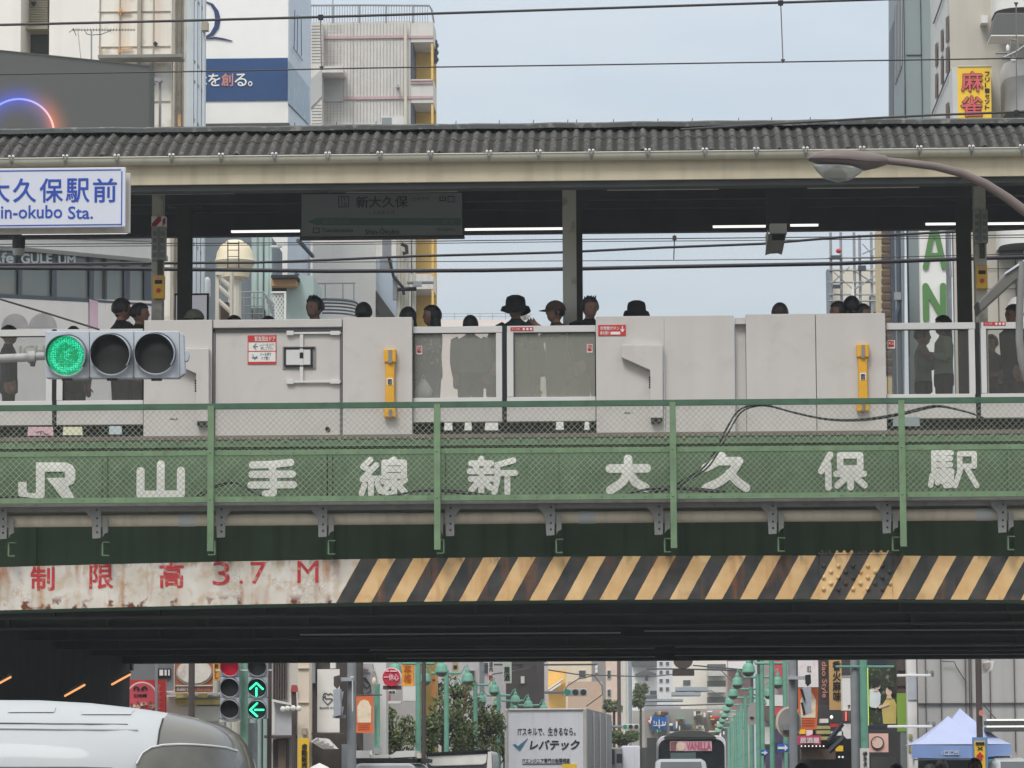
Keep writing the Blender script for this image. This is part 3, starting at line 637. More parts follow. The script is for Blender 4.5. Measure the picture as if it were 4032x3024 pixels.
# column boxes
m_jbox = mat('grey_junction_box', rgb(150, 150, 142), .6, var=.1, streak=(rgb(80, 78, 74), .5, 12))
m_rw = mat('red_band', rgb(150, 44, 48), .6)
for px, y0, y1, lab in ((624, 892, 1022, 'grey junction box high on the beige column by the blue sign'), (3862, 825, 955, 'grey junction box high on the beige column under the street lamp arm')):
    o = thing('junction_box', lab, 'junction box', (X(px, 43.4), 43.4, Z(y1, 43.4)), 'junction boxes on the beige columns')
    b = MB(); b.pbox(px-28, px+28, y0, y1, 43.38, 43.49); b.build('box_body', m_jbox, o, bevel=.006)
    b = MB(); b.pbox(px-3, px+3, y0+4, y1-4, 43.37, 43.379)
    for k in range(4): b.pbox(px-22, px-8, y0+18+k*28, y0+36+k*28, 43.374, 43.379); b.pbox(px+8, px+22, y0+18+k*28, y0+36+k*28, 43.374, 43.379)
    b.build('cover_slots', m_ceil, o)
    b = MB(); b.pbox(px-4, px+16, y1, y1+60, 43.44, 43.49); b.build('conduit', m_coldark, o)
o = thing('warning_sleeve', 'red and white striped sleeve around the beige column by the blue sign', 'sleeve', (X(624, 43.4), 43.4, Z(890, 43.4)))
b = MB(); b.pbox(596, 652, 852, 891, 43.36, 43.49); b.build('sleeve', m_paper, o)
b = MB(); b.pprism([(598, 891), (598, 880), (622, 853), (634, 853), (634, 870), (614, 891)], 43.352, 43.359); b.pprism([(640, 891), (640, 866), (651, 854), (651, 880)], 43.352, 43.359); b.build('stripe', m_rw, o)
for px, y0, y1, lab in ((624, 1083, 1176, 'yellow emergency button box on the column above the couple'), (3867, 1045, 1136, 'yellow emergency button box on the column beside the slanted lamp shade')):
    o = thing('emergency_button', lab, 'emergency button', (X(px, 43.4), 43.4, Z(y1, 43.4)), 'yellow emergency boxes on the columns')
    b = MB(); b.pbox(px-22, px+22, y0, y1, 43.37, 43.49); b.build('case', m_yellowbox, o, bevel=.01)
    b = MB(); b.pdisc(px, y0+60, 9, 43.35, 43.369); b.build('button', m_red, o)
    b = MB(); b.pbox(px-14, px+14, y0+20, y0+34, 43.36, 43.369); b.build('window', m_ink, o)
    b = MB(); b.pbox(px-14, px+14, y0+7, y0+19, 43.36, 43.369); b.build('notice', mat('pale_pink_print', rgb(206, 150, 130), .6), o)
# hanging camera box and dome camera
o = thing('platform_monitor', 'grey platform camera box with white side hanging from the canopy', 'camera box', (X(3050, 44.2), 44.2, Z(990, 44.2)))
b = MB(); b.pprism([(3022, 920), (3096, 920), (3082, 990), (3066, 984), (3034, 986), (3016, 992)], 44.2, 44.5); b.build('hood', m_jbox, o, bevel=.006)
b = MB(); b.pprism([(3014, 925), (3024, 905), (3026, 925), (3016, 988)], 44.17, 44.199); b.pbox(3032, 3098, 880, 919, 44.22, 44.42); b.build('side_plate', m_paper, o)
b = MB(); b.pbox(3040, 3090, 922, 945, 44.17, 44.198); b.build('dark_window', m_ink, o)
b = MB(); b.pbox(3018, 3108, 762, 880, 44.25, 44.4); b.build('hanger', m_ceil2, o)
o = thing('dome_camera', 'dark dome camera under the canopy below the blue sign', 'camera', (X(74, 44.5), 44.5, Z(1005, 44.5)))
c = at(74, 945, 44.5); k = 44.5/FPX
b = MB(); b.lathe((c.x, c.y, c.z), [(26*k, 0), (26*k, -30*k), (20*k, -38*k), (0.001, -38*k)][::-1] and [(0.001, -36*k), (22*k, -36*k), (26*k, -28*k), (26*k, 12*k), (0.001, 12*k)], 16); b.build('camera_body', m_ceil2, o, smooth=40)
b = MB(); b._ell((c.x, c.y, c.z-38*k), 16*k, 16*k, 24*k); b.build('dome', m_black, o, smooth=40)
b = MB(); b.lathe((c.x, c.y, c.z-46*k), [(25*k, 10*k), (24*k, -8*k), (18*k, -18*k)], 14); b.build('clear_shroud', m_coup, o, smooth=40)

# ================================================================ platform gates
def edge(px): return -(px-2016)*0.0077
def Yr(a, b_, y0, y1, Y0, Y1, m, mb):   # rectangle with the row given at the photo's centre column
    d = edge((a+b_)/2); mb.pbox(a, b_, y0+d, y1+d, Y0, Y1, m)
def cover_box(px, parent):
    d = edge(px); b = MB()
    pts = [(px-162, 1362+d), (px, 1362+d), (px, 1650+d), (px-50, 1650+d), (px-50, 1462+d), (px-162, 1412+d)]
    b.pprism(pts, YD-.16, YD-.051); b.build('motor_cover', m_white, parent, bevel=.008)
    b = MB(); b.pbox(px-46, px-2, 1650+d, 1668+d, YD-.14, YD-.051); b.build('cover_foot', m_black, parent)
    b = MB()
    for k in range(5): p = at(px-52, 1490+d+k*10, YD-.155); b._ell((p.x, p.y, p.z), .012, .012, .014, 0, 6, 4)
    b.build('chain', m_black, parent)
def grab(px, y0, y1, lab):
    d = edge(px)*0
    o = thing('guard_bar', lab, 'guard bar', (X(px, YD-.12), YD-.12, Z(y1, YD-.12)), 'yellow guard bars on the gate housings')
    b = MB(); b.pbox(px-18, px+18, y0, y1, YD-.13, YD-.052); b.build('bar', m_yellow, o, bevel=.012)
    for r0, r1 in ((y0-2, y0+50), (y1-34, y1)): b = MB(); b.pbox(px-24, px+24, r0, r1, YD-.15, YD-.053); b.build('end_bracket', m_yellow, o, bevel=.01)
    b = MB(); b.pbox(px-6, px+8, y0+2, y0+46, YD-.158, YD-.151); b.pbox(px-4, px+9, y1-30, y1-4, YD-.158, YD-.151); b.pdisc(px, y0+46, 10, YD-.165, YD-.151, ry=8); b.build('lock_cover', m_galv, o)
    b = MB(); q = y0+112; b.pprism([(px-12, q), (px+12, q), (px+12, q+28), (px-12, q+28)], YD-.134, YD-.131); b.build('notice', m_paper, o)
    b = MB(); b.strokes([[(30, 30), (60, 60), (80, 80)], [(70, 25), (30, 70)], [(20, 20), (80, 20), (80, 85), (20, 85), (20, 20)]], 9, px-11, px+11, q+1, q+27, YD-.135); b.build('pictogram', m_ink, o)
def housing(a, b_, top, name_lab, seams=(), bottom=1712):
    o = thing('gate_housing', name_lab, 'gate housing', (X((a+b_)/2, YD), YD, zdeck), 'white platform gate housings')
    e = [a]+list(seams)+[b_]
    for i in range(len(e)-1):
        b = MB(); d = edge((e[i]+e[i+1])/2); b.pbox(e[i]+1.2, e[i+1]-1.2, top+d, bottom+d, YD-.05, YD+.25); b.build('panel', m_white, o, bevel=.006)
    return o
hA = housing(565, 836, 1250, 'white gate housing with motor cover, behind the traffic light')
cover_box(822, hA)
b = MB(); b.text('056-A', 668, 700, 1646, 1653, YD-.052); b.build('stencil', m_ink, hA)
hB = housing(1348, 1624, 1245, 'white gate housing with a yellow guard bar, right of the emergency door')
hC = housing(2346, 2893, 1248, 'wide white gate housing with a red arrow sign and motor cover', (2616,))
cover_box(2610, hC)
b = MB(); b.text('056-1', 2458, 2490, 1622, 1629, YD-.052); b.build('stencil', m_ink, hC)
hD = housing(2938, 3490, 1244, 'wide white gate housing with a yellow guard bar on its right panel', (3214,))
grab(1535, 1376, 1642, 'yellow guard bar on the gate housing beside the emergency door')
grab(3398, 1356, 1618, 'yellow guard bar near the pair of chatting passengers')
# filler between C and D
o = thing('gate_filler', 'narrow recessed grey filler between the two wide gate housings', 'gate filler', (X(2915, YD), YD, zdeck))
b = MB(); b.pbox(2894.5, 2937, 1250, 1276, YD-.03, YD+.2); b.build('cap', m_white, o, bevel=.004)
b = MB(); b.pbox(2895, 2937, 1277, 1700, YD+.06, YD+.2); b.build('recess_panel', m_galv if False else m_white, o)
# emergency door
o = thing('emergency_door', 'white emergency door with a red notice and bar latches', 'emergency door', (X(1090, YD), YD, zdeck))
d = edge(1090)
b = MB(); b.pbox(840, 1346, 1250+d, 1282+d, YD-.07, YD+.2); b.build('top_beam', m_white, o, bevel=.006)
b = MB(); b.pbox(840, 1346, 1283+d, 1300+d, YD-.02, YD+.15); b.pbox(838.5, 846, 1283+d, 1712+d, YD-.02, YD+.1); b.pbox(1340, 1346.5, 1300+d, 1712+d, YD-.02, YD+.1); b.build('gap_shade_strip', m_inkgrey, o)  # grey strips: painted shadow under the beam, and the side gaps
b = MB(); b.pbox(848, 1339, 1300+d, 1710+d, YD-.005, YD+.2); b.build('leaf', m_white, o, bevel=.004)
b = MB()
for y in (1311, 1503):
    b.pbox(1135, 1342, y-4, y+4, YD-.045, YD-.02); b.pbox(1128, 1156, y-9, y+9, YD-.05, YD-.006); b.pbox(1300, 1338, y-8, y+8, YD-.05, YD-.006)
b.pbox(1180, 1194, 1312, 1388, YD-.04, YD-.0061); b.pbox(1180, 1194, 1412, 1500, YD-.04, YD-.0061)
b.build_each('latch_bar', m_whiteframe, o, bevel=.004)
b = MB(); b.pbox(1113, 1243, 1364, 1452, YD-.02, YD-.006); b.build('latch_plate', m_galv, o)
b = MB()
for q in ((1118, 1238, 1367, 1373), (1118, 1123, 1373, 1440), (1124, 1232, 1438, 1444), (1224, 1230, 1373, 1438), (1180, 1194, 1389, 1411)): b.pbox(q[0], q[1], q[2], q[3], YD-.04, YD-.021)
b.build('latch_frame', m_black, o)
b = MB(); b.pbox(1127, 1222, 1376, 1436, YD-.03, YD-.021); b.build('latch_face', m_whiteframe, o)
b = MB(); b.pbox(975, 1088, 1320, 1434, YD-.012, YD-.006); b.build('notice', m_paper, o)
b = MB(); Yn = YD-.0125
b.pbox(975, 1088, 1320, 1347, YD-.016, Yn); b.pbox(975, 1088, 1424, 1434, YD-.016, Yn); b.pbox(975, 1088, 1381, 1384, YD-.016, Yn); b.pbox(975, 978, 1348, 1423, YD-.016, Yn); b.pbox(1085, 1088, 1348, 1423, YD-.016, Yn); b.build('notice_border', m_red, o)
b = MB(); b.text('緊急脱出ドア', 1003, 1084, 1324, 1344, YD-.0165, 0, .015); b.build('notice_title', m_paper, o)
b = MB(); b.text('レバーを上げて\n押して下さい', 1024, 1082, 1352, 1378, Yn); b.text('バーを押す\nドア開く', 1024, 1068, 1388, 1418, Yn); b.strokes([[(70, 10), (30, 50), (70, 90)], [(30, 50), (95, 50)]], 9, 990, 1016, 1350, 1378, Yn); b.strokes([[(20, 20), (50, 80), (80, 40)], [(10, 60), (90, 60)]], 9, 990, 1016, 1390, 1420, Yn); b.build('notice_print', m_inkgrey, o)
b = MB(); b.text('058-1', 1150, 1176, 1660, 1666, YD-.0065) if False else b.pdisc(1290, 1690, 10, YD-.02, YD-.006); b.build('lock', m_black, o)
# sliding glass gates
def sticker(a, b_, y0, y1, Y, parent):
    b = MB(); b.pbox(a, b_, y0, y1, Y-.003, Y); b.build_each('sticker', m_paper, parent)
    b = MB(); b.strokes([[(15, 8), (85, 8), (85, 60), (15, 60), (15, 8)], [(20, 56), (80, 14)], [(40, 20), (60, 48)]], 9, a+1, b_-1, y0+1, y1-1, Y-.004); b.pbox(a+3, b_-3, y1-12, y1-5, Y-.005, Y-.0031); b.build('sticker_print', m_red, parent)
def sliding(a, b_, lab, gl, left_stile, right_stile, red=None, stick=None):
    o = thing('sliding_gate', lab, 'sliding gate', (X((a+b_)/2, YD), YD, zdeck), 'sliding glass platform gates')
    d = edge((a+b_)/2); T = 1283+d
    b = MB(); gl0, gl1 = a+(left_stile or 2), b_-(right_stile or 2)
    b.pbox(a, b_, T, T+26, YD+.05, YD+.13); b.pbox(a, b_, 1564+d, 1582+d, YD+.05, YD+.13)
    if left_stile: b.pbox(a, gl0, T+26, 1564+d, YD+.051, YD+.129)
    if right_stile: b.pbox(gl1, b_, T+26, 1564+d, YD+.051, YD+.129)
    b.build('frame', m_whiteframe, o, bevel=.004)
    b = MB(); b.pbox(gl0, gl1, T+26, 1564+d, YD+.085, YD+.095); b.build('glass_pane', gl, o)
    b = MB(); b.pbox(gl0, gl1, T+26.5, T+29, YD+.0505, YD+.084); b.pbox(gl0, gl0+2, T+29, 1563+d, YD+.0505, YD+.084); b.build('gasket', m_black, o)
    b = MB(); b.pbox(a, b_, 1583+d, 1659+d, YD+.045, YD+.14); b.build('kick_panel', m_white, o)
    b = MB(); b.pbox(a, b_, 1660+d, 1714+d, YD+.02, YD+.15); b.build('dark_base', m_black, o) if False else None
    if red:
        b = MB(); b.pbox(red[0], red[1], red[2], red[3], YD+.045, YD+.049); b.build('red_strip', m_red, o)
        b = MB(); w_ = red[1]-red[0]
        b.text('手ご注意', red[0]+6, red[0]+w_*.4, red[2]+4, red[3]-4, YD+.0445)
        for k in (.58, .74, .9): b.pdisc(red[0]+w_*k, (red[2]+red[3])/2, 5, YD+.041, YD+.0445, n=10)
        b.build('strip_print', m_paper, o)
    if stick: sticker(*stick, YD+.084, o)
    return o
gA = sliding(1627, 1977, 'clear glass gate showing the passenger with the plastic bag', m_glass, 0, 24, None, (1640, 1662, 1362, 1395))
gB = sliding(1996, 2345, 'filmed glass gate directly under the middle column', m_glassdark, 26, 0, (2010, 2100, 1288, 1303), (2311, 2333, 1355, 1388))
gC = sliding(3491, 3840, 'clear glass gate in front of the pair of chatting passengers', m_glassclear, 0, 24, None, (3494, 3524, 1340, 1372))
gD = sliding(3863, 4215, 'glass gate cut by the right edge, behind the curved lamp pole', m_glassclear, 22, 0, (3872, 3960, 1267, 1282))
gE = sliding(-140, 205, 'glass gate cut by the left edge, behind the traffic light arm', m_glassclear, 0, 24)
gF = sliding(223, 563, 'glass gate left of the housing, behind the traffic light', m_glassclear, 24, 0)
for px, lab in ((1986.5, 'dark rubber gate edge between the clear and the filmed glass gates'), (3851.5, 'dark rubber gate edge beside the last beige column'), (214, 'dark rubber gate edge behind the lit green lens')):
    d = edge(px); b = MB(); b.pbox(px-8.5, px+8.5, 1283+d, 1660+d, YD+.06, YD+.14); b.build('gate_edge', m_black, label=lab, cat='gate edge', group='rubber edges where the gates meet')
# red arrow sign on housing C
o = thing('arrow_notice', 'red notice with a white down arrow on the wide gate housing', 'notice', (X(2410, YD-.06), YD-.06, Z(1322, YD)))
b = MB(); b.pbox(2355, 2464, 1279, 1322, YD-.058, YD-.051); b.build('plate', m_red, o)
b = MB(); Yn = YD-.0585; b.text('非常開ボタン', 2363, 2438, 1285, 1300, Yn, 0, .02); b.text('扉を開く', 2363, 2400, 1304, 1318, Yn, 0, .02); b.pbox(2404, 2442, 1306, 1317, YD-.062, Yn)
b.strokes([[(50, 5), (50, 90)], [(15, 55), (50, 92), (85, 55)]], 22, 2442, 2460, 1284, 1308, Yn); b.build('print', m_paper, o)
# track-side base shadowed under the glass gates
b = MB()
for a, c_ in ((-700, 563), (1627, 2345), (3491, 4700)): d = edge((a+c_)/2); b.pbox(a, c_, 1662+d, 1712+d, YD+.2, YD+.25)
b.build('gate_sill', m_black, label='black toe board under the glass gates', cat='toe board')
for i, (a, c_, y0, y1, m, lab) in enumerate(((108, 210, 1681, 1715, mat('pink_card', rgb(220, 180, 190), .6), 'pink card with black brush marks in the dark gap under the glass gate'), (247, 325, 1681, 1713, mat('pale_yellow_card', rgb(224, 222, 190), .6), 'pale yellow card in the dark gap under the glass gate'), (428, 480, 1678, 1710, mat('pale_blue_card', rgb(190, 204, 208), .6), 'pale blue card in the dark gap under the glass gate'),
    (1748, 1782, 1664, 1694, m_paper, 'first white patch standing for bright background under the clear glass gate'), (1828, 1858, 1663, 1694, m_paper, 'narrow white patch standing for bright background left of the gate edge'), (1908, 1962, 1664, 1694, m_paper, 'widest white patch standing for bright background left of the gate edge'), (2188, 2220, 1660, 1692, m_paper, 'white patch standing for bright background near the pink leg under the filmed gate'), (2300, 2321, 1660, 1692, m_paper, 'white patch standing for bright background beside the red arrow housing base'), (3515, 3622, 1642, 1678, mat('grey_blue_card', rgb(150, 160, 162), .6), 'grey blue card in the gap under the chatting passengers'))):
    b = MB(); b.pprism([(a+3, y0), (c_-2, y0), (c_, y1), (a, y1)], YD-.04, YD-.03)  # the white ones stand for bright background showing through the gap
    if i == 0: b.strokes([[(35, 60), (55, 50), (50, 85)], [(60, 45), (66, 80), (80, 85)]], 7, a, c_, y0, y1, YD-.042, 1)
    b.build('floor_patch', [m, m_ink], label=lab, cat='card', group='pale cards and bright background patches in the gap under the gates')

# ================================================================ overhead wires
YW1 = 40.6
m_wirecol = m_wire
def wire(pts, r, lab, Y=YW1, cat='overhead wire', m=None, name='overhead_wire', group='wires over the tracks'):
    P = [at(x, y, Y) for x, y in pts]; b = MB()
    a, z = P[0], P[-1]; P = [a+(a-P[1])*1.0]+P+[z+(z-P[-2])*1.0]
    b.tube(P, r, 8); return b.build(name, m or m_wire, label=lab, cat=cat, group=group, smooth=60)
wire([(0, 98), (700, 82), (1400, 63), (2100, 41), (2700, 22), (3075, 10), (3700, -10), (4032, -21)], .0155, 'thick messenger wire crossing the top of the sky')
wire([(0, 293), (800, 281), (1500, 267), (2300, 256), (3085, 244), (4032, 229)], .0085, 'thin contact wire crossing the sky under the messenger wire')
wire([(3050, 488), (3420, 466), (3700, 452), (4032, 440)], .014, 'messenger wire skimming the canopy ridge in front of the yellow sign', 41.2)
def hanger(x0, y0, x1, y1, lab, Y=YW1):
    o = thing('wire_hanger', lab, 'wire hanger', at(x1, y1, Y), 'hangers between the wires')
    b = MB(); b.tube([at(x0, y0, Y), at(x1, y1, Y)], .007, 6); b.build('rod', mat('hanger_rod', rgb(120, 112, 112), .5, metal=.3), o)
    b = MB(); b.pbox(x0-10, x0+10, y0-11, y0+9, Y-.02, Y+.02); b.build('clamp', m_black, o, bevel=.004)
    b = MB(); b.tube([at(x1-8, y1-8, Y), at(x1+8, y1-8, Y)], .01, 6); b.tube([at(x1, y1-8, Y), at(x1, y1+3, Y)], .013, 6); b.build('clip', m_wire, o)
hanger(1262, 68, 1266, 272, 'wire hanger in front of the pale tiled apartment block')
hanger(3074, 11, 3083, 244, 'wire hanger alone in the blue sky')
hanger(4003, 444, 4001, 20, 'wire hanger rising past the white balconies', 41.2)
# cables beyond the platform
YB2 = 49.5
wire([(0, 1055), (700, 1060), (1300, 1068), (1900, 1065), (2290, 1058), (2600, 1051), (3300, 1038), (3770, 1020), (4032, 1012)], .028, 'thick black cable running behind all the columns', YB2, 'cable', m_cable, 'platform_cable', 'cables beyond the platform')
wire([(0, 1042), (560, 1036), (1000, 1034), (1300, 1023), (1650, 1008), (2200, 994), (2600, 975), (3000, 960), (3300, 935), (3770, 912), (4032, 900)], .018, 'twisted dark cable sloping up behind the middle column', YB2-.3, 'cable', m_cable, 'platform_cable', 'cables beyond the platform')
wire([(0, 962), (1300, 955), (2200, 943), (2800, 938), (4032, 925)], .0075, 'topmost thin wire seen under the canopy', YB2+.3)
wire([(0, 972), (1300, 963), (2200, 952), (2800, 948), (4032, 935)], .006, 'second thin wire seen under the canopy', YB2+.3)
wire([(700, 1040), (1300, 1032), (2100, 1028), (2650, 1025), (3200, 1020), (3800, 1005)], .006, 'thin wire between the two thick black cables', YB2+.1)
o = thing('wire_hanger', 'short wire hanger seen under the canopy right of the middle column', 'wire hanger', at(2653, 1022, YB2), 'hangers between the wires')
b = MB(); b.tube([at(2656, 925, YB2), at(2653, 1022, YB2)], .008, 6); b.build('rod', m_wire, o)
b = MB(); b.pbox(2648, 2664, 928, 944, YB2-.03, YB2+.03); b.build('clip', m_wire, o)
# ================================================================ foreground: signal, place-name sign, street lamp, van
m_sig = mat('signal_grey_paint', rgb(176, 182, 190), 0.4, var=.03, scale=3, spots=(rgb(140, 146, 150), .2, 12))
m_sigdark = mat('signal_visor_inside', rgb(66, 68, 68), 0.6, var=.05)
m_lens = mat('dark_lens', rgb(58, 60, 60), 0.25, var=.05, spec=.5)
m_pole = mat('weathered_grey_pole', rgb(158, 158, 156), 0.5, var=.08, scale=5, spots=(rgb(96, 92, 88), .5, 9))
def led_mat(name, c_hi, c_lo, scale, strength):
    m = bpy.data.materials.new(name); m.use_nodes = True; t = m.node_tree; b = t.nodes['Principled BSDF']; b.inputs['Base Color'].default_value = (0.01, .05, .03, 1)
    tc = N(t, 'ShaderNodeTexCoord'); v = N(t, 'ShaderNodeTexVoronoi'); v.inputs['Scale'].default_value = scale; v.inputs['Randomness'].default_value = .35
    t.links.new(tc.outputs['Object'], v.inputs['Vector']); r = N(t, 'ShaderNodeValToRGB'); t.links.new(v.outputs['Distance'], r.inputs[0])
    r.color_ramp.elements[0].position = .28; r.color_ramp.elements[0].color = c_hi; r.color_ramp.elements[1].position = .55; r.color_ramp.elements[1].color = c_lo
    t.links.new(r.outputs[0], b.inputs['Emission Color']); b.inputs['Emission Strength'].default_value = strength; MATS[name] = m; return m
m_greenled = led_mat('green_led_lens', (.06, .95, .58, 1), (0, .30, .10, 1), 64, 1.0)
YT = 30.0; kT = YT/FPX
def lens(o, px, py, r, Y, k, lit, deep=.2):
    c = at(px, py, Y); R = r*k
    b = MB(); b.lathe((c.x, c.y-.012, c.z), [(R*1.12, 0), (R*1.2, -.03), (R*1.2, 0.0)], 28, axis='y'); b.build('lens_rim', m_sig, o, smooth=40)
    b = MB(); b.lathe((c.x, c.y-.004, c.z), [(0.001, -.02), (R*.6, -.016), (R, -.002), (R*1.12, 0)], 30, axis='y')
    b.build('lens', lit or m_lens, o, smooth=50)
    b = MB(); a0, a1 = radians(-35), radians(215); n = 26; vs = []
    for rr in (R*1.13, R*1.10):
        for j in range(n+1):
            a = a0+(a1-a0)*j/n; d = deep*(0.55+0.45*max(0, sin(a)))
            vs += [(c.x+rr*cos(a), c.y-.01, c.z+rr*sin(a)), (c.x+rr*cos(a)*1.0, c.y-d, c.z+rr*sin(a)*.98-.012)]
    k2 = (n+1)*2; b.add(vs, [(2*j, 2*j+2, 2*j+3, 2*j+1) for j in range(n)], 0); b.f += [(k2+2*j+1, k2+2*j+3, k2+2*j+2, k2+2*j) for j in range(n)]; b.m += [1]*n
    b.f += [(2*j+1, 2*j+3, k2+2*j+3, k2+2*j+1) for j in range(n)]; b.m += [0]*n
    b.build('visor', [m_sig, m_sigdark], o, smooth=50)
o = thing('traffic_light', 'horizontal grey traffic light with its green lens lit, in front of the platform', 'traffic light', at(440, 1490, YT))
for a, c_ in ((178, 351), (353, 526), (528, 706)):
    b = MB(); b.pprism([(a, 1306), (a+4, 1303), (c_-4, 1303), (c_, 1306), (c_, 1484), (c_-4, 1488), (a+4, 1488), (a, 1484)], YT, YT+.12); b.build('module', m_sig, o, bevel=.01)
b = MB(); b.pprism([(706.5, 1308), (722, 1316), (728, 1470), (707, 1484)], YT+.01, YT+.11); b.pdisc(732, 1400, 13, YT+.03, YT+.08, ry=24); b.build('end_cap', m_sig, o, bevel=.006)
b = MB()
for a in (262, 440, 615): b.pbox(a-20, a+20, 1488, 1497, YT+.03, YT+.09)
b.build('drain_tab', m_sigdark, o)
lens(o, 264, 1400, 71, YT, kT, m_greenled); lens(o, 440, 1396, 71, YT, kT, None); lens(o, 614, 1393, 71, YT, kT, None)
mast = thing('signal_mast', 'grey steel mast arm carrying the traffic light and the blue place name sign', 'mast', (X(-520, YT), YT+.2, 0))
xm = X(-520, YT)
b = MB(); b.tube([(xm, YT+.2, 0), (xm, YT+.2, Z(560, YT))], .11, 16); b.build('pole', m_pole, mast, smooth=50)
b = MB(); b.tube([(xm, YT+.05, Z(1408, YT)), at(120, 1407, YT+.05)], 17*kT, 14); b.tube([at(112, 1407, YT+.05), at(140, 1407, YT+.05)], 24*kT, 14); b.tube([at(140, 1404, YT+.05), at(177, 1402, YT+.05)], 16*kT, 12); b.build('arm', m_pole, mast, smooth=50)
b = MB(); b.pbox(118, 134, 1428, 1440, YT+.02, YT+.08); b.pbox(-520, -380, 760, 790, YT+.05, YT+.1); b.build('clamp', m_sigdark, mast)
b = MB(); b.tube([at(-520, 1015, YT+.1), at(0, 1178, YT+.1), at(200, 1238, YT+.08), at(392, 1298, YT+.05)], .0085, 6); b.build('guy_wire', m_wire, mast)
# place-name sign
m_signface = mat('sign_white_sheet', rgb(206, 210, 222), 0.4, var=.02); m_signblue = mat('sign_blue_print', rgb(44, 76, 168), .45, var=.04)
m_signback = mat('sign_backing_board', rgb(196, 190, 184), .5, var=.05, streak=(rgb(120, 116, 110), .3, 8))
o = thing('place_name_sign', 'white place name sign with blue Japanese and roman lettering and blue border', 'sign', at(0, 905, YT-.1))
b = MB(); b.pbox(-430, 493, 663, 897, YT-.12, YT-.08); b.build('face', m_signface, o, bevel=.004)
b = MB(); b.pbox(-410, 512, 686, 921, YT-.02, YT+.02); b.build('backing', m_signback, o, bevel=.004)
b = MB(); Yn = YT-.1205
b.pbox(-418, 476, 671, 675, Yn-.003, Yn); b.pbox(-418, 476, 886, 890, Yn-.003, Yn); b.pbox(477, 481, 674, 887, Yn-.003, Yn); b.pbox(-422, -418.2, 674, 887, Yn-.003, Yn); b.build('border', m_signblue, o)
b = MB()
for ch_, a, c_ in (('新', -158, -66), ('大', -53, 38), ('久', 51, 142), ('保', 156, 248), ('駅', 259, 352), ('前', 366, 460)): b.text(ch_, a, c_, 702, 797, Yn, 0, .016)
b.text('Sh', -76, -6, 809, 860, Yn, 0, .012); b.text('in-okubo', 4, 245, 808, 860, Yn, 0, .012); b.text('Sta.', 268, 366, 812, 862, Yn, 0, .012)
b.build_each('lettering', m_signblue, o)
# street lamp
m_lamp = mat('brown_grey_lamp_paint', rgb(108, 97, 94), .5, var=.06, scale=6, spec=.4)
m_bowl = glass('lamp_bowl_glass', (.75, .78, .76, 1), (.42, .44, .43, 1), .45, rough=.12, gloss=.25)
YL = 29.5; kL = YL/FPX
o = thing('street_lamp', 'brown cobra head street lamp on a long curved arm', 'street lamp', (X(4560, YL), YL, 0))
def loft(b, secs, n=20, m=0):
    vs = []
    for (cx, cy, cz, ry, rz0, rz1) in secs:
        for j in range(n):
            a = 2*pi*j/n; s_ = sin(a); vs.append((cx, cy+ry*cos(a), cz+(rz1 if s_ > 0 else rz0)*s_))
    k = len(secs); fs = [(i*n+j, (i+1)*n+j, (i+1)*n+(j+1) % n, i*n+(j+1) % n) for i in range(k-1) for j in range(n)]
    fs += [tuple(range(n)), tuple(range(k*n-1, (k-1)*n-1, -1))]
    return b.add(vs, fs, m)
def sec(px, pt, pm, pb, ry):
    t, m_, q = at(px, pt, YL), at(px, pm, YL), at(px, pb, YL); return (m_.x, YL, m_.z, ry, m_.z-q.z, t.z-m_.z)
b = MB(); loft(b, [sec(3178, 622, 625, 628, .01), sec(3190, 611, 625, 634, .06), sec(3225, 597, 627, 648, .11), sec(3280, 589, 629, 655, .14), sec(3340, 590, 632, 662, .14), sec(3400, 597, 636, 672, .12), sec(3450, 606, 636, 662, .09), sec(3485, 612, 634, 651, .06), sec(3492, 617, 632, 647, .05)])
b.build('lamp_head', m_lamp, o, smooth=50)
b = MB(); loft(b, [sec(3200, 650, 652, 654, .03), sec(3215, 650, 655, 675, .08), sec(3245, 652, 657, 703, .12), sec(3300, 652, 660, 719, .13), sec(3350, 655, 664, 708, .12), sec(3385, 665, 670, 685, .07), sec(3397, 668, 670, 673, .03)])
b.build('glass_bowl', m_bowl, o, smooth=50)
b = MB(); loft(b, [sec(3186, 627, 629, 633, .066), sec(3225, 628, 632, 637, .118), sec(3280, 630, 635, 640, .148), sec(3340, 634, 638, 643, .148), sec(3400, 639, 643, 647, .126), sec(3470, 641, 644, 646, .08)]); b.build('seam_band', mat('dark_lamp_seam', rgb(84, 74, 76), .5), o, smooth=50)
P = [at(3488, 633, YL), at(3560, 640, YL), at(3680, 655, YL), at(3780, 680, YL), at(3880, 724, YL), at(3970, 782, YL), at(4060, 850, YL), at(4200, 985, YL), at(4380, 1230, YL), at(4500, 1560, YL), Vector((X(4560, YL), YL, 2.5)), Vector((X(4565, YL), YL, 0))]
b = MB(); b.tube(P, [14*kL, 15*kL, 16*kL, 17*kL, 18*kL, 19*kL, 20*kL, 22*kL, 26*kL, 30*kL, 38*kL, 42*kL], 14); b.build('arm', m_lamp, o, smooth=60)
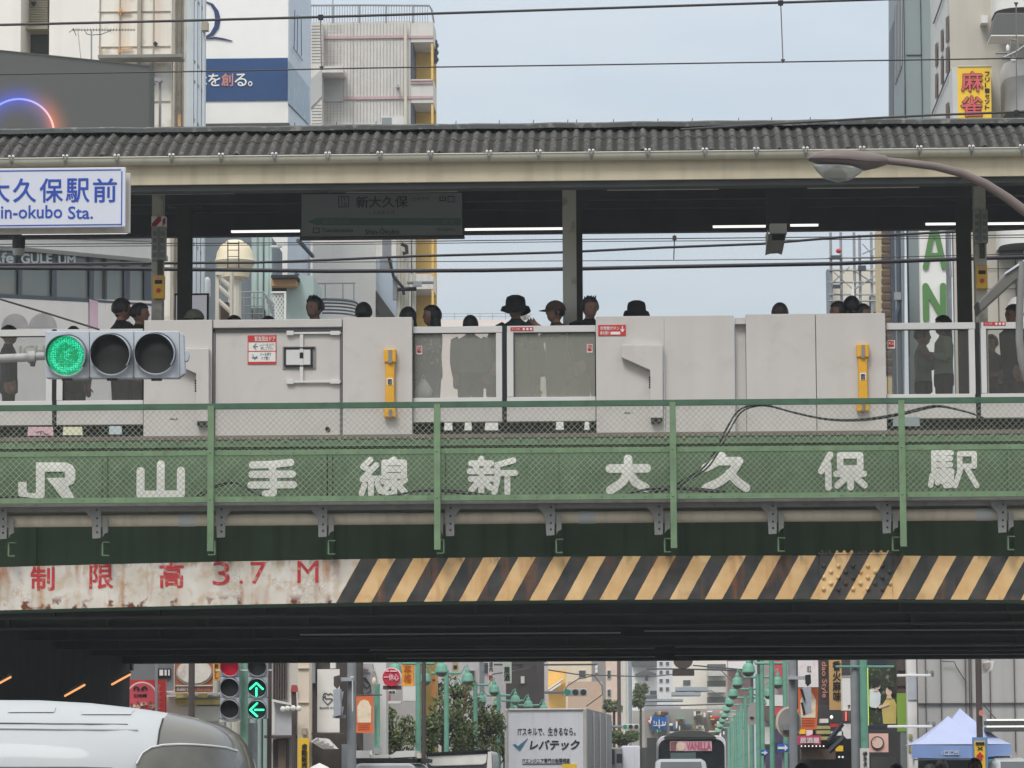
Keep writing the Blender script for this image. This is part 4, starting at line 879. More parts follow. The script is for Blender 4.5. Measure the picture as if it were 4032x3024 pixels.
# hooded pole cut by the right edge
YH = 28.5
o = thing('hooded_pole', 'slanted grey hood with white top edge on a curved steel pole', 'hooded pole', (X(4110, YH), YH, 0))
b = MB(); b.pprism([(3850, 1192), (3960, 1076), (4040, 1026), (4120, 990), (4130, 1040), (4050, 1078), (3996, 1106), (3858, 1230)], YH, YH+.25); b.build('hood', mat('hood_grey', rgb(104, 102, 98), .5, var=.06), o, bevel=.01)
b = MB(); b.pprism([(3956, 1073), (4036, 1020), (4120, 982), (4120, 990), (4040, 1027), (3958, 1080)], YH-.02, YH+.26); b.build('top_edge', m_signface, o)
b = MB(); b.pprism([(3846, 1190), (3852, 1188), (3860, 1228), (3856, 1232)], YH-.01, YH+.26); b.build('end_plate', m_ink, o)
P = [at(4024, 1030, YH), at(4018, 1150, YH), at(4014, 1260, YH), at(4014, 1340, YH), at(4022, 1420, YH), at(4046, 1500, YH), at(4090, 1590, YH), at(4110, 1800, YH), Vector((X(4110, YH), YH, 0))]
b = MB(); b.tube(P, 15*YH/FPX, 14); b.build('pole', m_galv, o, smooth=60)
# white van turning in front of the bridge
m_van = mat('white_van_paint', rgb(174, 178, 181), .5, var=.05, scale=2, spec=.35, coat=.15)
m_vangrey = mat('cab_reflection_paint', rgb(98, 97, 93), .35, metal=.2, var=.08, scale=4, coat=.6)  # grey stands in for the dark bridge mirrored in the van's front
m_vanglass = mat('dark_window_glass', rgb(82, 82, 76), .15, var=.3, scale=5, spec=.7)
YV = 17.0
o = thing('white_van', 'high roofed white van with rounded front painted as a grey reflection passing under the bridge', 'van', (X(100, YV), YV+.8, 0))
top = [(-2600, 2768), (-800, 2764), (-200, 2761), (0, 2760), (180, 2761), (380, 2772), (560, 2792), (680, 2811), (780, 2833), (850, 2857), (905, 2890), (942, 2938), (972, 3000), (996, 3075), (1012, 3180)]
yoff = [0, 0, 0, 0, 0, 0, .0, .04, .10, .17, .26, .38, .52, .66, .78]
secs = []
for (px, py), yo in zip(top, yoff):
    x = X(px, 17.7, py); zt_ = at(px, py, 17.7).z; yn, yf = YV+yo, YV+1.75-yo*.9
    S = []
    sh = .30
    for (dy, dz) in ((0, -9), (0, -1.2), (0, -.85), (0, -.6), (.012, -.45), (.05, -.30), (.10, -.2), (.19, -.10), (.32, -.035), (.5, 0)):
        S.append((x, yn+dy*(yf-yn)/1.75, .35 if dz == -9 else zt_+dz*min(1, max(.5, (zt_-.5)/1.6))))
    S += [(x, yf-(p[1]-yn), p[2]) for p in S[::-1]]; secs.append(S)
n = len(secs[0]); b = MB()
def skin(sl, m=0):
    vs = [p for S in sl for p in S]; b.add(vs, [(i*n+j, (i+1)*n+j, (i+1)*n+j+1, i*n+j+1) for i in range(len(sl)-1) for j in range(n-1)], m)
skin(secs[:8]); b.build('body', m_van, o, smooth=45)
b = MB(); skin(secs[7:]); vs = secs[-1]; b.add(vs, [tuple(range(n))]); b.build('cab_front', m_vangrey, o, smooth=60)
b = MB()
def ysurf(px, z):
    for i in range(len(top)-1):
        if top[i][0] <= px <= top[i+1][0]:
            t = (px-top[i][0])/(top[i+1][0]-top[i][0]); A, B = secs[i], secs[i+1]
            L_ = [tuple(A[j][k]*(1-t)+B[j][k]*t for k in range(3)) for j in range(n//2)]
            for j in range(len(L_)-1):
                if L_[j][2] <= z <= L_[j+1][2]:
                    s_ = (z-L_[j][2])/max(1e-6, L_[j+1][2]-L_[j][2]); return tuple(L_[j][k]*(1-s_)+L_[j+1][k]*s_ for k in range(3))
            return L_[-1]
def patch(pxs_, toppy, botz, mname, m, off, name):
    b = MB(); R = 6; vs = []
    for px, py in zip(pxs_, toppy):
        zt_ = at(px, py, 17.4).z
        for r in range(R+1):
            p = ysurf(px, zt_+(botz-zt_)*r/R); vs.append((p[0], p[1]-off, p[2]))
    b.add(vs, [(i*(R+1)+r, i*(R+1)+r+1, (i+1)*(R+1)+r+1, (i+1)*(R+1)+r) for i in range(len(pxs_)-1) for r in range(R)])
    return b.build(name, m, o, smooth=60)
W_ = [612, 630, 660, 700, 760, 820, 870, 915, 945]
patch(W_, [3010, 2968, 2946, 2936, 2932, 2934, 2938, 2944, 2956], 1.15, '', m_vanglass, .03, 'side_window')
b = MB(); pts_ = []
for px, py in zip(W_, [3010, 2968, 2946, 2936, 2932, 2934, 2938, 2944, 2956]):
    p = ysurf(px, at(px, py, 17.4).z); pts_.append((p[0], p[1]-.032, p[2]))
b.tube(pts_, .006, 6); b.build('window_trim', m_coup, o, smooth=60)
for a, c_, y0, y1 in ((95, 270, 2782, 2806), (375, 560, 2790, 2814)):
    n_ = 8; pxs_ = [a+(c_-a)*i_/n_ for i_ in range(n_+1)]; patch(pxs_, [y0+3]+[y0]*(n_-1)+[y0+3], Z(y1, 17.4, (a+c_)/2), '', m_van, .012, 'roof_panel')

patch([-1200, -800, -400, 0, 200, 400, 520, 556], [3020]*6+[3023, 3040], 1.2, '', m_vanglass, .02, 'side_window')
for yy, x1 in ((2868, 600), (2846, 560)):
    b = MB(); P = []
    for i_ in range(14):
        px = -1200+(x1+1200)*i_/13; p = ysurf(px, at(px, yy+6*max(0, px)/600, 17.15).z); P.append((p[0], p[1]-.003, p[2]))
    b.tube(P, .007 if yy > 2860 else .004, 6); b.build('roof_crease', m_van if yy > 2860 else m_vangrey, o, smooth=60)
b = MB(); P = []
for j in range(n//2-1): P.append(tuple(v+d_ for v, d_ in zip(secs[7][j+0], (0, -.004, .002))))
b.tube(P[1:], .0045, 6); b.build('panel_gap', m_ink, o)
# ================================================================ people on the platform
def ring_loft(b, secs, n=16, m=0):
    vs = []
    for (cx, cy, z, rx, ry) in secs:
        for j in range(n):
            a = 2*pi*j/n; vs.append((cx+rx*cos(a), cy+ry*sin(a), z))
    k = len(secs); fs = [(i*n+j, i*n+(j+1) % n, (i+1)*n+(j+1) % n, (i+1)*n+j) for i in range(k-1) for j in range(n)]
    fs += [tuple(range(n-1, -1, -1)), tuple(range((k-1)*n, k*n))]; return b.add(vs, fs, m)
def hand(b, wr, di, side):
    """palm, four bent fingers of unequal length and a thumb leaving the side of the palm"""
    wr = Vector(wr); d = Vector(di).normalized(); u_ = d.cross(Vector((0, 1, .2))).normalized(); f = u_.cross(d).normalized()
    b.tube([wr, wr+d*.045, wr+d*.085], [.026, .036, .034], 8)
    for i, (o_, L_) in enumerate(((-.027, .062), (-.009, .074), (.009, .070), (.026, .055))):
        p = wr+d*.08+u_*o_; q = p+d*L_*.55-f*side*.0; r = q+d*L_*.35+f*.022
        b.tube([p, q, r], [.0105, .0100, .0085], 6)
    p = wr+d*.03+u_*(-.03); b.tube([p, p-u_*.028+d*.03, p-u_*.034+d*.06], [.013, .012, .009], 6)
POSES = {'stand': (((-.21, 0, 1.37), (-.232, .02, 1.10), (-.215, -.05, .86)), ((.21, 0, 1.37), (.232, .02, 1.10), (.215, -.05, .86))),
         'phone': (((-.21, 0, 1.37), (-.25, .0, 1.12), (-.09, -.26, 1.22)), ((.21, 0, 1.37), (.25, .0, 1.12), (.10, -.25, 1.20))),
         'raise': (((-.21, 0, 1.37), (-.30, -.14, 1.22), (-.12, -.28, 1.40)), ((.21, 0, 1.37), (.30, -.14, 1.22), (.12, -.28, 1.40))),
         'bag': (((-.21, 0, 1.37), (-.25, .02, 1.10), (-.22, -.10, .88)), ((.21, 0, 1.37), (.26, .0, 1.12), (.14, -.24, 1.10)))}
_BODY = {}
def body_mesh(pose):
    if pose in _BODY: return _BODY[pose]
    b = MB(); L = POSES[pose]
    ring_loft(b, [(0, .0, .78, .185, .13), (0, 0, .90, .19, .13), (0, 0, 1.0, .178, .122), (0, 0, 1.10, .172, .12), (0, .005, 1.22, .185, .125), (0, .01, 1.32, .195, .12), (0, .01, 1.39, .178, .095), (0, .01, 1.43, .10, .07), (0, .012, 1.46, .06, .06)], 20)
    b.tube([(0, .012, 1.42), (0, .0, 1.52)], [.062, .055], 12)
    b._ell((0, -.005, 1.592), .091, .108, .113, 0, 18, 12); b._ell((0, -.04, 1.53), .062, .064, .066, 0, 14, 9)
    b._ell((0, -.108, 1.572), .014, .02, .022, 0, 8, 6); b._ell((0, -.099, 1.532), .026, .01, .008, 0, 8, 5); b._ell((0, -.097, 1.612), .055, .012, .010, 0, 8, 5)
    for s_ in (-1, 1):
        b._ell((s_*.092, .01, 1.578), .012, .02, .03, 0, 8, 6)
        b.tube([(s_*.085, 0, .86), (s_*.095, -.005, .48), (s_*.10, .015, .07)], [.102, .078, .06], 12)
        b.tube([(s_*.10, .03, .045), (s_*.105, -.08, .04), (s_*.11, -.17, .03)], [.045, .042, .03], 10)
    for s_, (a, e, h_) in zip((-1, 1), L):
        a, e, h_ = Vector(a), Vector(e), Vector(h_)
        b.tube([a-Vector((s_*.05, 0, -.01)), a, (a+e)/2, e], [.06, .066, .06, .052], 10); b.tube([e, (e*.6+h_*.4), h_], [.053, .047, .03], 10)
        hand(b, h_, (h_-e)+Vector((0, 0, -.02)), s_)
    me = bpy.data.meshes.new('body'); me.from_pydata(b.v, [], b.f); ob = bpy.data.objects.new('body', me); COL.objects.link(ob)
    md = ob.modifiers.new('r', 'REMESH'); md.mode = 'VOXEL'; md.voxel_size = .0105; md.use_smooth_shade = True
    sm = ob.modifiers.new('s', 'SMOOTH'); sm.factor = .5; sm.iterations = 2
    dg = bpy.context.evaluated_depsgraph_get(); out = bpy.data.meshes.new_from_object(ob.evaluated_get(dg))
    bpy.data.objects.remove(ob); bpy.data.meshes.remove(me); out.name = 'body'
    hs = [Vector(x[2]) for x in L]; out.materials.clear()
    for i in range(4): out.materials.append(m_white)
    idx = []
    for p in out.polygons:
        c = p.center
        if c.z > 1.455 or min((c-h_).length for h_ in hs) < .125 and min((c-Vector(x[1])).length for x in L) > .2: idx.append(0)
        elif c.z < .075: idx.append(3)
        elif c.z < .93 and abs(c.x) < .19: idx.append(2)
        else: idx.append(1)
    out.polygons.foreach_set('material_index', idx); out.update(); _BODY[pose] = out; return out
def hair_mesh(style):
    b = MB(); n, k = 22, 12; vs = []
    for i in range(k+1):
        t = pi*i/k
        for j in range(n):
            a = 2*pi*j/n; q = max(sin(t), .01); x, y, z = q*cos(a), q*sin(a), cos(t)
            R = (.108, .128, .130)
            X_, Y_, Z_ = x*R[0], y*R[1], z*R[2]
            if y < -.35 and z < .42: Y_ = Y_*.70; X_ *= .86      # hairline: tucked behind the face
            if z < -.45 and style != 'long': X_ *= .7; Y_ *= .75
            jt = 1+.035*sin(5*a+2.3*t)*sin(4*t+1.7)+.025*sin(11*a+3*t)
            vs.append((X_*jt, Y_*jt+.004, 1.600+Z_*(1+.02*sin(7*a))))
    b.add(vs, [(i*n+j, (i+1)*n+j, (i+1)*n+(j+1) % n, i*n+(j+1) % n) for i in range(k) for j in range(n)])
    if style == 'long':
        ring_loft(b, [(0, .05, 1.24, .07, .035), (0, .055, 1.32, .105, .055), (0, .045, 1.42, .112, .075), (0, .03, 1.52, .104, .085), (0, .02, 1.60, .094, .09)], 16)
    if style == 'spiky':
        rnd = random.Random(3)
        for i in range(16):
            a = rnd.uniform(0, 2*pi); r_ = rnd.uniform(.2, .8); p = Vector((r_*.08*cos(a), r_*.1*sin(a), 1.70)); b.tube([p, p+Vector((rnd.uniform(-.02, .02), rnd.uniform(-.02, .02), .035))], [.016, .004], 5)
    return b
def hat_mesh(style):
    b = MB()
    if style == 'cap':
        n = 22; vs = [(.114*sin(t)*cos(a), .132*sin(t)*sin(a)+.004, 1.612+.124*cos(t)) for t in [pi*i/16 for i in range(9)] for a in [2*pi*j/n for j in range(n)]]
        b.add(vs, [(i*n+j, (i+1)*n+j, (i+1)*n+(j+1) % n, i*n+(j+1) % n) for i in range(8) for j in range(n)])
        vs = []
        for j in range(11):
            a = pi+pi*j/10; vs += [(.108*cos(a), .126*sin(a), 1.618), (.112*cos(a), .126*sin(a)-.09*abs(sin(a))**.7, 1.598), (.108*cos(a), .126*sin(a), 1.61)]
        b.add(vs, [f for j in range(10) for f in ((3*j, 3*j+1, 3*j+4, 3*j+3), (3*j+2, 3*j+5, 3*j+4, 3*j+1))])
        b._ell((0, .004, 1.722), .012, .012, .008, 0, 8, 5)
    else:
        prof = [(.158, -.085), (.163, -.08), (.145, -.03), (.12, .0), (.116, .06), (.104, .10), (.055, .124), (.001, .126)]
        n = 26; vs = []
        for r, h in prof:
            for j in range(n):
                a = 2*pi*j/n; wv = 1+(.10*sin(2*a+.6) if r > .12 else 0); vs.append((r*wv*cos(a), r*wv*1.12*sin(a), 1.618+h+(.022*sin(2*a+1.2) if r > .12 else 0)))
        b.add(vs, [(i*n+j, i*n+(j+1) % n, (i+1)*n+(j+1) % n, (i+1)*n+j) for i in range(len(prof)-1) for j in range(n)])
    return b
_HM = {}
def shared(b, name):
    me = bpy.data.meshes.new(name); me.from_pydata(b.v, [], b.f); me.materials.append(m_black); me.shade_smooth(); me.update(); return me
m_skin = mat('skin', rgb(122, 90, 74), .55, var=.05); m_hair = mat('black_hair', rgb(22, 20, 20), .55, var=.2, scale=40); m_hairbrown = mat('brown_hair', rgb(58, 46, 40), .55, var=.2, scale=40)
def fab(name, r, g, b_): return mat(name, rgb(r, g, b_), .85, var=.12, scale=8, spec=.15)
f_black, f_char, f_grey, f_teal, f_olive, f_brown, f_white, f_navy = fab('black_cloth', 26, 26, 29), fab('charcoal_cloth', 40, 42, 44), fab('grey_cloth', 84, 84, 80), fab('dark_teal_cloth', 34, 48, 52), fab('grey_green_cloth', 120, 130, 112), fab('brown_cloth', 74, 56, 48), fab('white_cloth', 210, 208, 204), fab('navy_cloth', 50, 56, 74)
m_pattern = mat('patterned_cloth', rgb(60, 60, 66), .8, var=.2, scale=9, spots=(rgb(170, 168, 160), .8, 22))
m_shoe = fab('dark_shoe', 44, 42, 42)
def mk(name, me, par, m=None, mats=None):
    c = bpy.data.objects.new(name, me); COL.objects.link(c); c.parent = par
    for i, mm in enumerate(mats or [m]):
        c.material_slots[i].link = 'OBJECT'; c.material_slots[i].material = mm
    return c
def person(label, px, py, h, face, topm, botm, pose='stand', hair='short', hat=None, hatm=None, hairm=None, base=None, group='passengers on the platform', skinm=None, lean=0):
    """a standing figure whose head top shows at (px, py); face = compass turn, 0 looks at the street"""
    zb_ = zdeck if base is None else base
    Y = FPX*1.0; Y = (zb_+h-CAM.z)*1.0
    lo, hi = 41.0, 90.0
    for _ in range(40):
        mid = (lo+hi)/2
        if at(px, py, mid).z < zb_+h: lo = mid
        else: hi = mid
    Y = max((lo+hi)/2, 43.2 if base is None else 0); h = at(px, py, Y).z-zb_; s_ = h/(1.72 if not hat else 1.73)
    o = thing('person', label, 'person', (at(px, py, Y).x, Y, zb_), group); o.rotation_euler = (0, lean, radians(face)); o.scale = (s_, s_, s_)
    mk('body', body_mesh(pose), o, mats=[skinm or m_skin, topm, botm, m_shoe])
    if hair not in _HM: _HM[hair] = shared(hair_mesh(hair), 'hair')
    hr = mk('hair', _HM[hair], o, hairm or m_hair)
    if hat:
        hr.scale = (.96, .96, .985)
        hr.location = (0, 0, .015)
        if hat not in _HM: _HM[hat] = shared(hat_mesh(hat), 'hat')
        mk('hat', _HM[hat], o, hatm or f_black)
    if 'eyes' not in _HM:
        b = MB()
        for q in (-1, 1): b._ell((q*.034, -.099, 1.592), .013, .01, .007, 0, 8, 5)
        _HM['eyes'] = shared(b, 'eyes')
    mk('eyes', _HM['eyes'], o, m_ink)
    return o
DK = fab('shaded_grey_jacket', 56, 56, 54)
person('person with black hair and dark grey jacket, cut by the left edge of the photo', 36, 1282, 1.55, 100, f_char, f_black)
person('person in grey behind the green lens of the traffic light', 290, 1286, 1.52, 175, f_grey, f_black)
person('taller person of the dark clad couple left of the beige column, head turned away', 480, 1176, 1.74, 120, f_black, f_black)
person('shorter person of the dark clad couple, face in profile towards the beige column', 552, 1194, 1.66, 80, f_black, f_black)
person('person in a grey green baseball cap in front of the white notice board', 764, 1218, 1.68, -60, f_char, f_black, hat='cap', hatm=fab('grey_green_cap', 104, 106, 92))
person('person showing only a low black head above the emergency door notice', 922, 1243, 1.60, 30, f_navy, f_black)
person('person showing only a sliver of black hair below the white lattice', 1058, 1246, 1.58, 160, f_black, f_black)
person('person with dark hair and a three quarter face in front of the green corrugated wall', 1238, 1168, 1.70, -35, f_black, f_char, hair='spiky', skinm=fab('shaded_skin', 120, 96, 84))
person('person with rounded black hair in front of the white apartment wall', 1432, 1192, 1.66, 170, f_black, f_black)
person('person with black hair half hidden by the edge of the white housing', 1606, 1210, 1.62, -150, f_black, f_black, hair='long')
pb = person('person with long black hair and patterned top holding a white plastic bag', 1700, 1203, 1.63, -70, m_pattern, f_navy, pose='bag', hair='long')
person('person in grey with black hair, seen from behind through the clear glass gate', 1852, 1243, 1.55, 180, f_grey, f_char)
person('person in a wavy brimmed bucket hat facing the street above the glass gates', 2030, 1167, 1.74, -25, f_teal, f_char, hat='bucket', hatm=f_black, pose='bag')
person('person in a brown cap beside the middle column, arms raised', 2186, 1184, 1.70, -70, DK, f_char, hat='cap', hatm=f_brown, pose='raise')
person('person with thick dark hair just right of the middle column', 2322, 1170, 1.73, 25, f_black, f_black, hair='spiky')
person('person in a black brimmed hat above the red arrow notice', 2506, 1188, 1.67, 10, f_black, f_black, hat='bucket', hatm=f_black)
person('person with smooth dark hair alone above the second wide gate housing', 3070, 1194, 1.64, 180, f_char, f_black, hairm=m_hairbrown)
person('person at the scaffolding end of the group of three dark heads', 3300, 1188, 1.64, -60, f_black, f_black)
person('person with the highest head of the group of three by the striped wall', 3352, 1168, 1.70, 180, f_black, f_black)
person('person with the lowest head of the group of three, by the striped wall', 3396, 1197, 1.60, 60, f_black, f_black)
person('person in grey green leaning in to chat behind the clear glass gate', 3632, 1288, 1.52, 85, f_olive, f_char, pose='phone', hairm=m_hairbrown)
person('person with long dark hair looking at a phone behind the clear glass gate', 3712, 1243, 1.62, -80, f_olive, f_char, pose='phone', hair='long')
person('person in a black coat beside the curved steel pole', 3990, 1200, 1.72, -60, f_black, f_char)
person('person in a brown jacket with a white bag behind the last glass gate', 3902, 1318, 1.50, -30, f_brown, f_char, pose='bag')
o = thing('plastic_bag', 'bulging white plastic carrier bag held behind the clear glass gate', 'bag', at(1668, 1562, 42.95))
b = MB(); c = at(1668, 1530, 42.95); k = 43/FPX
rnd = random.Random(4); vs = []; n = 16
for i, (r, z) in enumerate(((20, -34), (30, -28), (33, -8), (27, 12), (14, 28), (8, 36))):
    for j in range(n): a = 2*pi*j/n; q = r*(1+.12*rnd.uniform(-1, 1)); vs.append((c.x+q*k*cos(a), c.y+q*k*.5*sin(a), c.z+z*k))
b.add(vs, [(i*n+j, i*n+(j+1) % n, (i+1)*n+(j+1) % n, (i+1)*n+j) for i in range(5) for j in range(n)]+[tuple(range(n-1, -1, -1))]); b.build('bag_body', mat('white_plastic_film', rgb(214, 216, 220), .35, var=.05), o, smooth=60)
b = MB(); b.tube([at(1660, 1495, 42.95), at(1664, 1478, 42.95), at(1672, 1480, 42.95), at(1676, 1496, 42.95)], .005, 5); b.build('handle', m_paper, o)
o = thing('notice_board', 'white platform notice board with a thin black frame behind the dark column', 'notice board', at(752, 1265, 45.9))
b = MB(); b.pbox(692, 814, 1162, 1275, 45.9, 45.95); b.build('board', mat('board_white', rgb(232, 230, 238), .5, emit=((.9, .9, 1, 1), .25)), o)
b = MB(); b.pbox(686, 822, 1155, 1162, 45.89, 45.96); b.pbox(814, 821, 1162, 1300, 45.89, 45.96); b.pbox(687, 692, 1162, 1300, 45.89, 45.96); b.build('frame', m_black, o)

for a_ in (
 ('person with a tan bag standing low behind the filmed glass gate', 2062, 1300, 1.50, 150, f_char, f_black, 'stand', 'long'),
 ('person in a black coat filling the right part of the filmed glass gate', 2262, 1290, 1.52, 200, f_black, f_black, 'stand', 'short'),
 ('person in dark grey at the right stile of the clear glass gate', 1952, 1302, 1.50, 120, f_grey, f_char, 'stand', 'long')):
    person(*a_)
# backpacks worn by two passengers seen from behind
for px, py, Y_, lab in ((1852, 1420, 44.0, 'dark backpack on the grey clad passenger seen from behind'), (2100, 1420, 43.7, 'dark shoulder pack behind the filmed glass gate')):
    o = thing('backpack', lab, 'backpack', at(px, py+55, Y_), 'packs carried on the platform')
    c = at(px, py, Y_); b = MB(); ring_loft(b, [(c.x, Y_, c.z-.20, .13, .06), (c.x, Y_, c.z-.17, .165, .08), (c.x, Y_, c.z+.05, .16, .085), (c.x, Y_, c.z+.2, .13, .07), (c.x, Y_, c.z+.24, .08, .04)], 16); b.build('pack', f_black, o, smooth=50)
    b = MB(); ring_loft(b, [(c.x, Y_-.085, c.z-.14, .10, .02), (c.x, Y_-.09, c.z-.10, .115, .03), (c.x, Y_-.085, c.z+.0, .11, .02)], 14); b.build('front_pocket', f_char, o, smooth=50)
# ================================================================ buildings that rise behind the station
GZ = 0.0
m_wallwhite = mat('white_render', rgb(232, 228, 220), .8, var=.04, scale=.8, streak=(rgb(170, 164, 156), .25, 1.6))
m_clad = mat('rusty_white_cladding', rgb(234, 228, 216), .6, var=.05, scale=1, streak=(rgb(190, 140, 92), .6, 1.9), spots=(rgb(150, 132, 112), .5, 2.2))
m_seam = mat('panel_seam', rgb(170, 160, 144), .7)
m_rust = mat('rust_stain', rgb(206, 160, 108), .8, var=.3, scale=5)
m_dgrey = mat('dark_grey_panel', rgb(78, 80, 77), .7, var=.05)
m_louv = mat('beige_louvre', rgb(160, 154, 136), .6, var=.06)
m_steelpale = mat('pale_steel', rgb(190, 196, 198), .5, var=.06, streak=(rgb(130, 134, 136), .3, 5))
m_banner = mat('white_banner_wall', rgb(236, 235, 232), .6, var=.02)
m_bannerside = mat('pale_blue_side_wall', rgb(196, 208, 222), .6, var=.03)
m_navy = mat('navy_band_print', rgb(36, 72, 120), .55, var=.04)
m_navyside = mat('navy_band_side', rgb(150, 172, 190), .55, var=.04, spots=(rgb(200, 214, 222), .6, 3))
m_navyink = mat('navy_letter', rgb(36, 54, 100), .5)
m_pink = mat('salmon_letter', rgb(214, 150, 142), .5)
m_tile = mat('pale_tile', rgb(206, 202, 196), .7, var=.05, scale=3, streak=(rgb(172, 168, 164), .4, 5))
m_tileshade = mat('shaded_tile_render', rgb(176, 176, 174), .8, var=.05)
m_pinkband = mat('dusty_pink_band', rgb(188, 160, 160), .7, var=.05)
m_ochre = mat('ochre_wall', rgb(222, 184, 106), .7, var=.05)
m_pipeg = mat('cream_downpipe', rgb(206, 200, 186), .6, var=.04)
m_rail = mat('grey_railing', rgb(150, 152, 156), .5, var=.08)
m_slateb = mat('grey_green_cladding', rgb(140, 152, 152), .55, var=.05, scale=.7, streak=(rgb(118, 128, 130), .4, 1.5))
m_slateside = mat('dark_side_cladding', rgb(128, 138, 142), .6, var=.05)
m_fin = mat('black_fin', rgb(44, 48, 60), .5)
m_beige = mat('beige_render', rgb(190, 184, 172), .8, var=.04, scale=1, streak=(rgb(160, 152, 140), .35, 3))
m_beigeside = mat('pale_side_render', rgb(198, 198, 196), .8, var=.04)
m_balc = mat('white_balcony', rgb(222, 220, 216), .7, var=.03)
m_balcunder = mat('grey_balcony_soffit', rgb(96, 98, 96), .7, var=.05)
m_win = mat('window_glass_grey', rgb(132, 138, 136), .1, var=.06, scale=.6, spec=.8)
m_windark = mat('dark_window_pane', rgb(70, 76, 80), .1, var=.15, scale=1, spec=.8)
m_frame = mat('dark_blue_window_frame', rgb(72, 80, 92), .5, var=.06)
m_yel = mat('yellow_sign_sheet', rgb(244, 200, 60), .5, var=.03)
m_stripe = mat('brown_stripe_tile', rgb(104, 86, 78), .8, var=.1)
m_creamtile = mat('cream_stripe_tile', rgb(208, 190, 150), .8, var=.08)
m_greenletter = mat('green_letter', rgb(86, 128, 74), .5, var=.05)
m_corr = mat('pale_green_corrugated', rgb(176, 194, 190), .6, var=.05)
m_tank = mat('cream_tank_paint', rgb(226, 214, 186), .55, var=.05, streak=(rgb(196, 176, 140), .3, 3))
m_greywall = mat('slate_blue_wall', rgb(122, 132, 140), .8, var=.06)
def gz(): return 0.0
def col(mb, px0, px1, pytop, Y0, Y1, m=0, base=0.0):
    """block whose front shows between px0 and px1 and rises to pytop, standing on the ground"""
    pm = (px0+px1)/2; mb.box(at(px0, 700, Y0).x, at(px1, 700, Y0).x, Y0, Y1, base, at(pm, pytop, Y0).z, m); return mb
def pslab(mb, pts, yf, th, m=0):
    """slab whose front corners follow pixels at the depth yf(px)"""
    fr = [at(x, y, yf(x)) for x, y in pts]; n = len(fr)
    vs = [tuple(p) for p in fr]+[(p.x, p.y+th, p.z) for p in fr]
    a = sum(fr[i].x*fr[(i+1) % n].z-fr[(i+1) % n].x*fr[i].z for i in range(n))
    fs = [tuple(range(n)), tuple(range(2*n-1, n-1, -1))]+[(i, i+n, (i+1) % n+n, (i+1) % n) for i in range(n)]
    if a < 0: fs = [f[::-1] for f in fs]
    mb.add(vs, fs, m); return mb
def bld(name, label, px, Y, cat='building'): return thing(name, label, cat, (X(px, Y, 700), Y, 0), None)

# --- white facade with the dark recess, far left
o = bld('office_building', 'white office block with a louvred dark recess behind the big screen', 150, 72)
b = MB(); col(b, -600, 75, -350, 72, 80); col(b, 188, 400, -350, 72, 80); col(b, 75.2, 187.8, -350, 73.2, 79.5, 1); b.build('wall', [m_wallwhite, m_dgrey], o)
b = MB()
for k in range(17): b.pbox(76, 187, -10+k*6.8, -5.5+k*6.8, 72.95, 73.19)
b.pbox(76, 187, 104, 114, 72.6, 73.19); b.build('louvre', m_louv, o)
b = MB(); b.pprism([(120, 6), (142, 6), (131, 26)], 72.9, 72.945); b.build('vent_mark', m_ink, o)
# --- rusty clad building
o = bld('clad_building', 'tall white clad building streaked with rust, left of the steel frame', 550, 66)
b = MB(); col(b, 385, 672, -400, 66, 66.5); col(b, 672.3, 722, -400, 66.6, 67.0); b.build('wall', m_clad, o)
b = MB()
for px in (385, 464, 537, 598, 674): b.pbox(px-2, px+2, -380, 2300, 65.97, 65.999)
for px in (541,): b.pbox(px-7, px+7, -380, 2300, 65.9, 65.969)
for py in (45, 183, 400, 620): b.pbox(387, 670, py-1.5, py+1.5, 65.975, 65.999)
for px in (690, 706, 716): b.pbox(px-3, px+3, -380, 2300, 66.55, 66.599)
b.build('panel_seams', m_seam, o)
b = MB(); b.pbox(385, 715, 214, 226, 65.5, 65.96); b.build('ledge', mat('ledge_grey', rgb(136, 132, 124), .7), o)
b = MB()
for q in ((394, 397, 183, 214), (464, 472, 190, 206), (462, 515, 44, 48), (472, 476, 26, 60), (476, 520, 187, 193), (700, 712, 450, 496)): b.pbox(q[0]+(0 if q[1] > q[0] else 0), q[1] if q[1] > q[0] else q[0]+8, q[2], q[3], 65.93, 65.964)
b.build_each('rust_patch', m_rust, o)
b = MB(); b.pprism([(603, 170), (612, 162), (621, 171), (612, 182)], 65.93, 65.965); b.build('hole', m_ink, o)
# --- steel frame tower
o = bld('braced_steel_tower', 'pale steel frame with diagonal braces beside the rusty clad building', 770, 64.5, 'steel frame')
b = MB()
for a, c_ in ((735, 762), (770, 776), (786, 792), (797, 806)): b.box(at(a, 250, 64.5).x, at(c_, 250, 64.5).x, 64.5, 64.62, 0, Z(-380, 64.5))
b.build_each('upright', m_steelpale, o)
b = MB()
for y0 in (-230, -10, 240, 318, 470, 960): b.tube([at(764, y0, 64.6), at(805, y0+52, 64.6)], .022, 5)
b.build('brace', m_steelpale, o)
b = MB(); b.box(X(735, 65.1, 300), X(806, 65.1, 300), 65.1, 65.3, 0, Z(-380, 65.1)); b.build('backing_sheet', m_bannerside, o)
b = MB(); b.pbox(793, 818, 85, 118, 64.3, 64.49); b.build('junction_box', m_louv, o)
